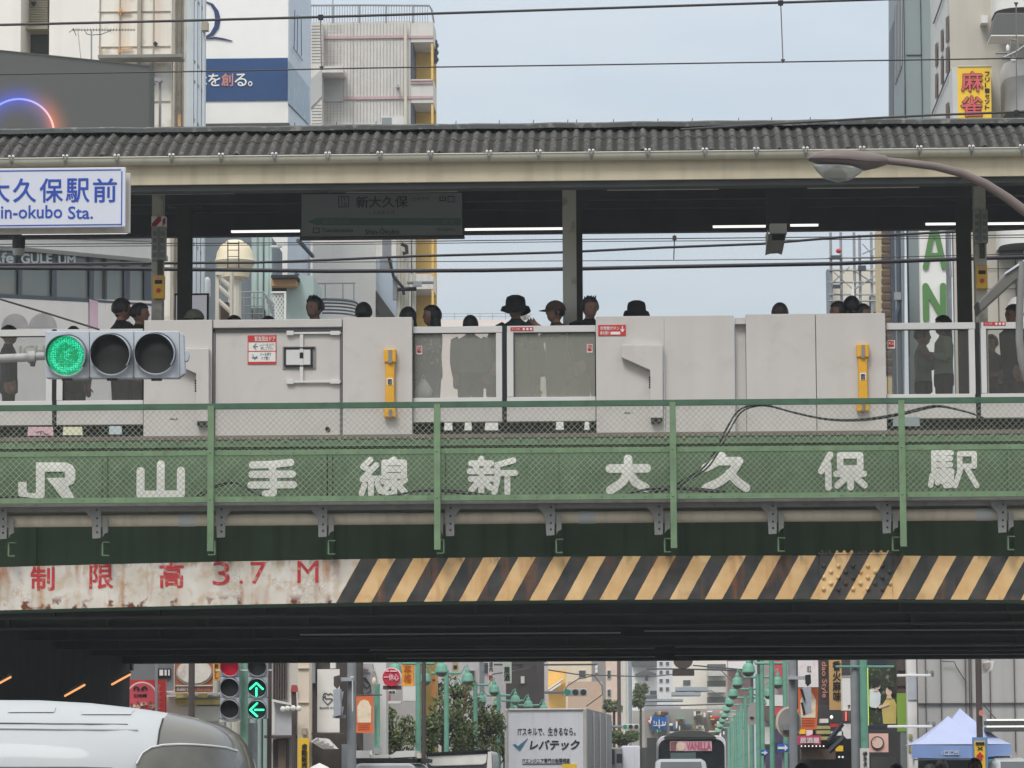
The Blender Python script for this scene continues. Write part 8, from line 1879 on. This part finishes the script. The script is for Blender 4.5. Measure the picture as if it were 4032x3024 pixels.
o = sign('pink_round_sign', 'square pink sign with a dark round emblem below the couple poster', 'sign', 3422, 3498, 2888, 2962, 62.2, mat('shell_pink_board', rgb(230, 184, 170), .6, var=.03), ())
b = MB(); b.pdisc(3455, 2925, 26, 62.17, 62.198); b.build('ring', m_brownpole, o); b = MB(); b.pdisc(3455, 2925, 21, 62.15, 62.169); b.build('centre', mat('ring_centre', rgb(226, 196, 180), .6, var=.05, spots=(rgb(160, 110, 96), .8, 9)), o)
o = thing('panel_column', 'column of brown, lime green and grey panels beside the poster', 'panel column', (X(3553, 64.2, 2800), 64.2, 0))
b = MB(); b.pbox(3534, 3571, 2560, 2728, 64.2, 64.4); b.build('brown_panel', mat('brown_slats', rgb(84, 72, 68), .7, var=.08), o)
b = MB(); b.pbox(3534, 3573, 2729, 2880, 64.2, 64.4); b.build('lime_panel', mat('lime_panel', rgb(130, 164, 70), .6, var=.03), o)
b = MB(); b.box(X(3546, 64.2, 2900), X(3573, 64.2, 2900), 64.21, 64.4, 0, Z(2881, 64.2)); b.build('grey_panel', m_shop, o)
b = MB(); b.pbox(3534, 3571, 2640, 2643, 64.17, 64.199); b.pbox(3534, 3571, 2700, 2703, 64.17, 64.199); b.build('slat_line', m_fin, o)
o = thing('white_column', 'white and grey panelled column left of the concrete wall', 'column', (X(3592, 63.8, 2800), 63.8, 0))
b = MB(); b.box(X(3573.5, 63.8, 2800), X(3611, 63.8, 2800), 63.8, 64.1, 0, Z(2560, 63.8)); b.build('white_panels', m_paper, o)
b = MB(); b.pbox(3574, 3610, 2655, 2755, 63.77, 63.798); b.build('grey_panel', mat('pale_slate_panel', rgb(178, 182, 188), .6), o)
b = MB(); b.pbox(3611.5, 3615, 2560, 2930, 63.7, 63.798); b.build('dark_edge', m_brownpole, o)
b = MB(); b.pbox(3578, 3592, 2890, 2910, 63.76, 63.798); b.pbox(3590, 3604, 2918, 2928, 63.76, 63.798); b.pbox(3578, 3588, 2935, 2960, 63.76, 63.798); b.build_each('sticker', mat('olive_sticker', rgb(150, 150, 110), .6, var=.3, scale=20), o)
o = facade('concrete_wall', 'grey concrete panel wall with dark joints on the right', 3612, 4500, 2560, 65.5, mat('grey_concrete_panel', rgb(176, 174, 170), .85, var=.05, scale=1.5, streak=(rgb(140, 138, 132), .3, 4)), 'wall')
b = MB()
for px in (3646, 3707, 3803, 3818, 3826, 3900, 3996): b.pbox(px-1.2, px+1.2, 2560, 2960, 65.45, 65.498)
b.pbox(3613, 4300, 2767, 2769.5, 65.44, 65.497); b.build('panel_joints', m_brownpole, o)
b = MB(); b.tube([at(3708, 2604, 65.4), at(3758, 2606, 65.4), at(3765, 2625, 65.4), at(3805, 2688, 65.4)], .012, 4); b.tube([at(3870, 2772, 65.4), at(3925, 2836, 65.4)], .014, 4); b.build('wall_cable', m_brownpole, o)
for y, x0, x1, lab in ((2659, 3532, 3678, 'upper pale horizontal tube arm before the concrete wall'), (2860, 3495, 3684, 'lower pale horizontal tube arm before the concrete wall')):
    o = thing('tube_bracket', lab, 'tube bracket', at((x0+x1)/2, y+6, 63), 'pale tube arms before the concrete wall')
    b = MB(); b.pbox(x0, x1-8, y-5, y+5, 63, 63.1); b.build('tube', m_paper, o, bevel=.01)
    b = MB(); b.pbox(x1-8, x1, y-18, y+6, 62.98, 63.12); b.pdisc(x1-28, y-13, 7, 63.0, 63.08); b.pdisc(x1-10, y-13, 6, 62.95, 62.979); b.build('end_fitting', m_galv, o)
for y, lab in ((2834, 'upper lit box fitting at the right edge above the tent'), (2860, 'lower lit box fitting at the right edge above the tent')):
    o = thing('light_box', lab, 'light box', at(3960, y+12, 63.2), 'lit box fittings at the right edge')
    b = MB(); b.pbox(3886, 4200, y-3, y+3, 63.2, 63.3); b.build('lit_edge', m_glow, o); b = MB(); b.pbox(3880, 4200, y+3.5, y+20, 63.2, 63.5); b.build('box_body', m_dgrey, o)
o = thing('promotion_tent', 'pale blue peaked promotion tent with white lettering on its valance', 'tent', (X(3785, 61.5, 2950), 62.5, 0))
m_tent = mat('pale_blue_tent_cloth', rgb(170, 180, 212), .75, var=.03); m_tentd = mat('blue_valance_cloth', rgb(136, 162, 214), .75, var=.05, scale=3)
def tent(px0, px1, apx, apy, ey, Y0, Y1):
    b = MB(); a_ = at(apx, apy, (Y0+Y1)/2); A, B = at(px0, ey, Y0), at(px1, ey, Y0); ez = A.z
    q = [(A.x, Y0, ez), (B.x, Y0, ez), (B.x, Y1, ez), (A.x, Y1, ez)]; mid = lambda p, t, s_: (p[0]*(1-t)+a_.x*t, p[1]*(1-t)+a_.y*t, ez+(a_.z-ez)*(t**1.25)*1)
    R = 8; vs = []
    for r in range(R+1):
        for c_ in q: vs.append(mid(c_, r/R, 0))
    b.add(vs, [(r*4+j, r*4+(j+1) % 4, (r+1)*4+(j+1) % 4, (r+1)*4+j) for r in range(R) for j in range(4)]); b.build('roof_cloth', m_tent, o, smooth=20)
tent(3600, 3900, 3733, 2819, 2931, 60.8, 63.0); tent(3660, 3982, 3779, 2789, 2931, 63.05, 65.0)
b = MB(); b.pprism([(3592, 2933), (3846, 2936), (3848, 2985), (3700, 2986), (3590, 2984)], 60.75, 60.79); b.pprism([(3846, 2936), (3982, 2930), (3982, 2970), (3900, 2980), (3848, 2985)], 60.75, 60.79); b.build('valance', m_tentd, o)
b = MB(); b.strokes([[(4, 20), (4, 85)], [(26, 15), (40, 15), (40, 85), (18, 85), (18, 15), (26, 15)], [(38, 85), (44, 98)], [(56, 15), (70, 15), (70, 85), (50, 85), (50, 15), (56, 15)], [(98, 18), (80, 18), (80, 48), (98, 48), (98, 84), (78, 84)]], 11, 3706, 3776, 2954, 2974, 60.74, 0, .01); b.build('lettering', m_paper, o)
b = MB()
for px in (3594, 3845, 3978): b.box(X(px, 60.85, 2990), X(px+7, 60.85, 2990), 60.85, 60.9, 0, Z(2984, 60.85))
b.pbox(3600, 3845, 2987, 2993, 60.85, 60.9); b.build_each('leg', m_paper, o)
b = MB(); b.box(X(3600, 64.9, 2990), X(3980, 64.9, 2990), 64.9, 65, 0, Z(2986, 64.9)); b.build('back_cloth', mat('dark_tent_inside', rgb(66, 76, 76), .8, var=.1), o)
b = MB(); b.pbox(3850, 4100, 2988, 3010, 62, 62.2); b.build('teal_side', mat('teal_banner', rgb(70, 140, 158), .6), o)
o = pole('street_pole', 'dark brown pole standing in front of the pale blue tent', 'pole', 3856, 2480, 60, 25, m_brownpole, 'poles along the street')
b = MB(); b.pdisc(3864, 2808, 8, 59.85, 59.93, ry=12); b.build_each('sticker', mat('salmon_sticker', rgb(220, 140, 120), .5), o)
o = thing('hanging_bag', 'crumpled white sheet caught on the dark brown pole', 'sheet', at(3890, 2652, 60.2))
b = MB(); b.pprism([(3866, 2601), (3914, 2601), (3908, 2635), (3890, 2648), (3872, 2653), (3866, 2630)], 60.2, 60.3, 0); b.pprism([(3872, 2612), (3900, 2606), (3890, 2632), (3876, 2640)], 60.15, 60.199, 1); b.build('sheet_body', [m_paper, mat('sheet_shade', rgb(170, 160, 150), .7)], o)
o = thing('crossing_sign', 'yellow notice with a black cross and red arrow on a blue stand', 'sign', (X(3860, 59.4, 2980), 59.4, 0))
b = MB(); b.box(X(3831, 59.4, 2980), X(3890, 59.4, 2980), 59.4, 59.5, 0, Z(2912, 59.4)); b.build('stand', mat('blue_stand', rgb(110, 146, 202), .6, var=.05), o)
b = MB(); b.pbox(3838, 3880, 2918, 3060, 59.36, 59.398); b.build('notice', m_yel, o)
b = MB(); b.strokes([[(12, 20), (88, 80)], [(88, 20), (12, 80)]], 20, 3848, 3870, 2938, 2956, 59.359, 0, .01); b.pbox(3842, 3876, 2922, 2932, 59.34, 59.359); b.build('black_cross', m_ink, o)
b = MB(); b.pprism([(3844, 2978), (3859, 2960), (3874, 2978), (3867, 2978), (3867, 2994), (3852, 2994), (3852, 2978)], 59.34, 59.359); b.build('red_arrow', m_red, o)
# blue arrow signs near the grey pole
for a, c_, y0, y1, Y, lab in ((3060, 3106, 2928, 2962, 63, 'larger blue and white one way sign beside the grey signal pole'), (2996, 3026, 2952, 2976, 69, 'smaller blue and white one way sign behind the lamp row')):
    o = sign('one_way_sign', lab, 'road sign', a, c_, y0, y1, Y, mat('one_way_blue', rgb(52, 100, 180), .5), (), group='one way signs')
    b = MB(); h_ = (y1-y0); b.pprism([(a+3, y0+h_*.36), (c_-16, y0+h_*.36), (c_-16, y0+h_*.1), (c_-3, y0+h_*.5), (c_-16, y0+h_*.9), (c_-16, y0+h_*.64), (a+3, y0+h_*.64)], Y-.02, Y-.002); b.build('arrow', m_paper, o)
    b = MB(); b.tube([(X((a+c_)/2, Y+.15, 3000), Y+.15, 0), at((a+c_)/2, y0, Y+.15)], .025, 6); b.build('post', m_greypole, o)
o = facade('right_shop_row', 'pale shop fronts with red and white signs behind the right lamp row', 2985, 3140, 2560, 96, mat('pale_mixed_front', rgb(170, 160, 158), .8, var=.2, scale=1.2), 'shop')
b = MB()
for (a, c_, y0, y1, m_) in ((3052, 3080, 2600, 2690, 0), (3008, 3030, 2740, 2780, 1), (3050, 3082, 2736, 2780, 1), (3050, 3082, 2785, 2820, 0), (3010, 3034, 2785, 2840, 2), (3008, 3032, 2862, 2930, 1), (3040, 3085, 2870, 2925, 3), (3085, 3120, 2890, 2960, 2), (3000, 3120, 2965, 3024, 3)): b.pbox(a, c_, y0, y1, 95.5, 95.9, m_)
b.build_each('signboard', [mat('cerise_board', rgb(204, 80, 96), .6), m_paper, mat('dusky_board', rgb(120, 100, 96), .6), mat('violet_dark_board', rgb(84, 70, 100), .6, var=.3, scale=4)], o)
# ---- pedestrians near the lower border
GP = .14
def ped(label, px, py, topm, botm, hair='short', hat=None, hatm=None, face=0, h=1.7, base=GP):
    return person(label, px, py, h, face, topm, botm, 'stand', hair, hat, hatm, None, base, 'pedestrians beyond the bridge')
b = MB(); b.box(X(3560, 58, 2990), X(4500, 58, 2990), 57.6, 65.4, 0.002, .141); b.build('tent_plinth', m_pave, kind='structure', label='raised paving under the tent')
ped('person with dark sunglasses and swept hair in front of the blue stand', 3838, 2986, f_brown, f_char, base=.2)
ped('person with bushy dark hair under the tent valance', 3708, 2994, f_black, f_black, hair='spiky', face=160, base=.2)
ped('person with a low dark head at the left leg of the tent', 3662, 3010, f_black, f_black, face=150, base=.15)
ped('person in a dark cap beside the grey signal pole', 3158, 3004, f_grey, f_char, hat='cap', hatm=f_black, base=.15)
ped('person with dark hair below the square pink sign', 3528, 3004, f_black, f_black, face=200, base=.15)
# ---- wires strung over the street
def swire(pts, Y0, Y1, r, lab):
    P = [at(x, y, Y0+(Y1-Y0)*i/(len(pts)-1)) for i, (x, y) in enumerate(pts)]; b = MB(); b.tube(P, r, 5); b.build('street_wire', m_wire, label=lab, cat='street wire', group='wires over the far street')
swire([(1890, 2616), (2100, 2618), (2350, 2616)], 105, 118, .03, 'straight dark wire above the yellow house')
swire([(1940, 2655), (2060, 2635), (2150, 2605)], 104, 112, .02, 'wire rising past the pale green sign')
swire([(2145, 2635), (2270, 2655), (2400, 2660), (2560, 2665), (2650, 2655)], 125, 150, .025, 'sagging wire from the yellow house to the far tower')
swire([(2215, 2735), (2235, 2700), (2280, 2672), (2340, 2660)], 118, 122, .02, 'curved stay left of the far traffic light')
swire([(2340, 2660), (2370, 2700), (2372, 2735), (2310, 2780)], 122, 118, .02, 'curved stay right of the far traffic light')
swire([(2550, 2634), (2690, 2634), (2900, 2640)], 110, 115, .025, 'dark bar shaped wire crossing the far apartments')
swire([(2540, 2778), (2700, 2777), (2860, 2772)], 150, 150, .03, 'low wire above the blue road sign')
swire([(2730, 2620), (2820, 2628), (2960, 2640)], 95, 88, .02, 'cable reaching the first right lamp shade')
swire([(2840, 2640), (2870, 2670), (2930, 2710), (3010, 2760)], 110, 90, .02, 'cable drooping across the right lamp row')
swire([(2740, 2725), (2800, 2720), (2850, 2745), (2880, 2780)], 140, 130, .02, 'thin cable bundle by the balcony apartments')

o = facade('far_left_apartments', 'far tall cream apartments with rows of grey windows left of the street end', 2490, 2590, 2540, 340, mat('far_cream', rgb(236, 228, 214), .8, var=.06, scale=.3), 'building', wins=[(x, x+9, y, y+10) for y in (2608, 2626, 2644) for x in (2520, 2545, 2570)], wm=m_win)

# ---- more of the far clutter: narrow signboards and shop fascias closing the street
rnd = random.Random(21)
SC = [mat('sign_tone_white', rgb(232, 230, 224), .6), mat('sign_tone_red', rgb(190, 70, 66), .6), mat('sign_tone_orange', rgb(224, 150, 84), .6), mat('sign_tone_blue', rgb(80, 120, 176), .6), mat('sign_tone_dark', rgb(66, 66, 70), .6), mat('sign_tone_green', rgb(110, 170, 140), .6), mat('sign_tone_cream', rgb(220, 206, 170), .6)]
o = bld('far_shop_fronts', 'jumble of tiny shop signs and fascias at the far end of the street', 2700, 188, 'shop')
b = MB(); b.box(X(2540, 188.5, 2900), X(2880, 188.5, 2900), 188.5, 189, 0, Z(2795, 188.5)); b.build('wall', mat('far_shop_wall', rgb(150, 146, 140), .8, var=.15, scale=.5), o)
b = MB(); y = 2798
for i in range(60):
    px = rnd.uniform(2545, 2850); py = rnd.uniform(2798, 2885); w_ = rnd.uniform(6, 34); h_ = rnd.uniform(4, 12)
    if rnd.random() < .25: w_, h_ = rnd.uniform(4, 8), rnd.uniform(12, 26)
    b.pbox(px, px+w_, py, py+h_, 187.2-i*.01, 188.4, rnd.choice((0, 0, 0, 1, 2, 3, 4, 4, 5, 6, 6)))
b.build_each('signboard', SC, o)
for i, (a, c_, y0, y1, Y, k_, tx, lab) in enumerate(((1655, 1680, 2615, 2720, 98, 0, '薬', 'tall white vertical sign right of the brown pole among the trees'), (1700, 1716, 2660, 2750, 97, 2, '肉', 'narrow orange vertical sign behind the second lamp post'), (1722, 1742, 2690, 2775, 99, 4, '酒', 'dark vertical sign low between the first two lamp posts'), (1780, 1806, 2605, 2665, 101, 6, '茶', 'cream vertical sign behind the third lamp post'), (1822, 1838, 2700, 2790, 100, 1, '辛', 'red vertical sign showing through the loose crowns'), (1880, 1900, 2715, 2760, 102, 0, '本', 'short white sign left of the fourth lamp post'), (1940, 1962, 2740, 2810, 98.5, 6, '鍋', 'cream sign just above the truck corner trees'))):
    sign('vertical_sign', lab, 'sign', a, c_, y0, y1, Y, SC[k_], ((tx, a+4, c_-4, y0+14, y0+14+(c_-a-8), m_ink if k_ not in (1, 4) else m_paper, .02),), th=.15, group='vertical signs of the far left shops')
for i, (px, py, w_, k_, lab) in enumerate(((1530, 2795, 40, 2, 'orange shop canopy board glimpsed through the left tree'), (1610, 2840, 44, 0, 'white shop canopy board glimpsed through the left tree'), (1700, 2850, 46, 1, 'red and white stall front glimpsed under the second lamp post'), (1765, 2875, 30, 0, 'small white stall board glimpsed right of the second lamp post'), (1860, 2830, 40, 0, 'pale stall board glimpsed under the third lamp post'))):
    o = thing('stall_board', lab, 'stall board', at(px, py+16, 90), 'stall boards behind the trees')
    b = MB(); b.pbox(px, px+w_, py, py+14, 90, 90.2); b.build('board', SC[k_], o); b = MB(); b.pbox(px+3, px+w_-3, py+16, py+24, 90.05, 90.2); b.build('lower_strip', SC[(k_+4) % 7], o)

# ---------------------------------------------------------------- unseen row behind the viewer, added to block low sky light, and the air
o = bld('sky_blocking_row', 'unseen row of pale street front buildings added to block the low sky', 2016, -30, 'building')
b = MB(); b.box(-70, -2, -45, -30, 0, 24); b.box(-1.7, 70, -44, -31, 0, 19); b.build('wall', m_beige, o)
hz = bpy.data.materials.new('thin_haze'); hz.use_nodes = True; t = hz.node_tree; t.nodes.clear()
pv = N(t, 'ShaderNodeVolumePrincipled'); pv.inputs['Color'].default_value = (.86, .90, .95, 1); pv.inputs['Density'].default_value = 0.0007; pv.inputs['Anisotropy'].default_value = .2
ho = N(t, 'ShaderNodeOutputMaterial'); t.links.new(pv.outputs[0], ho.inputs['Volume'])
b = MB(); b.box(-410, 410, -70, 1510, -1.6, 46); b.build('haze', hz, kind='stuff', label='thin grey air between the station and the far street')
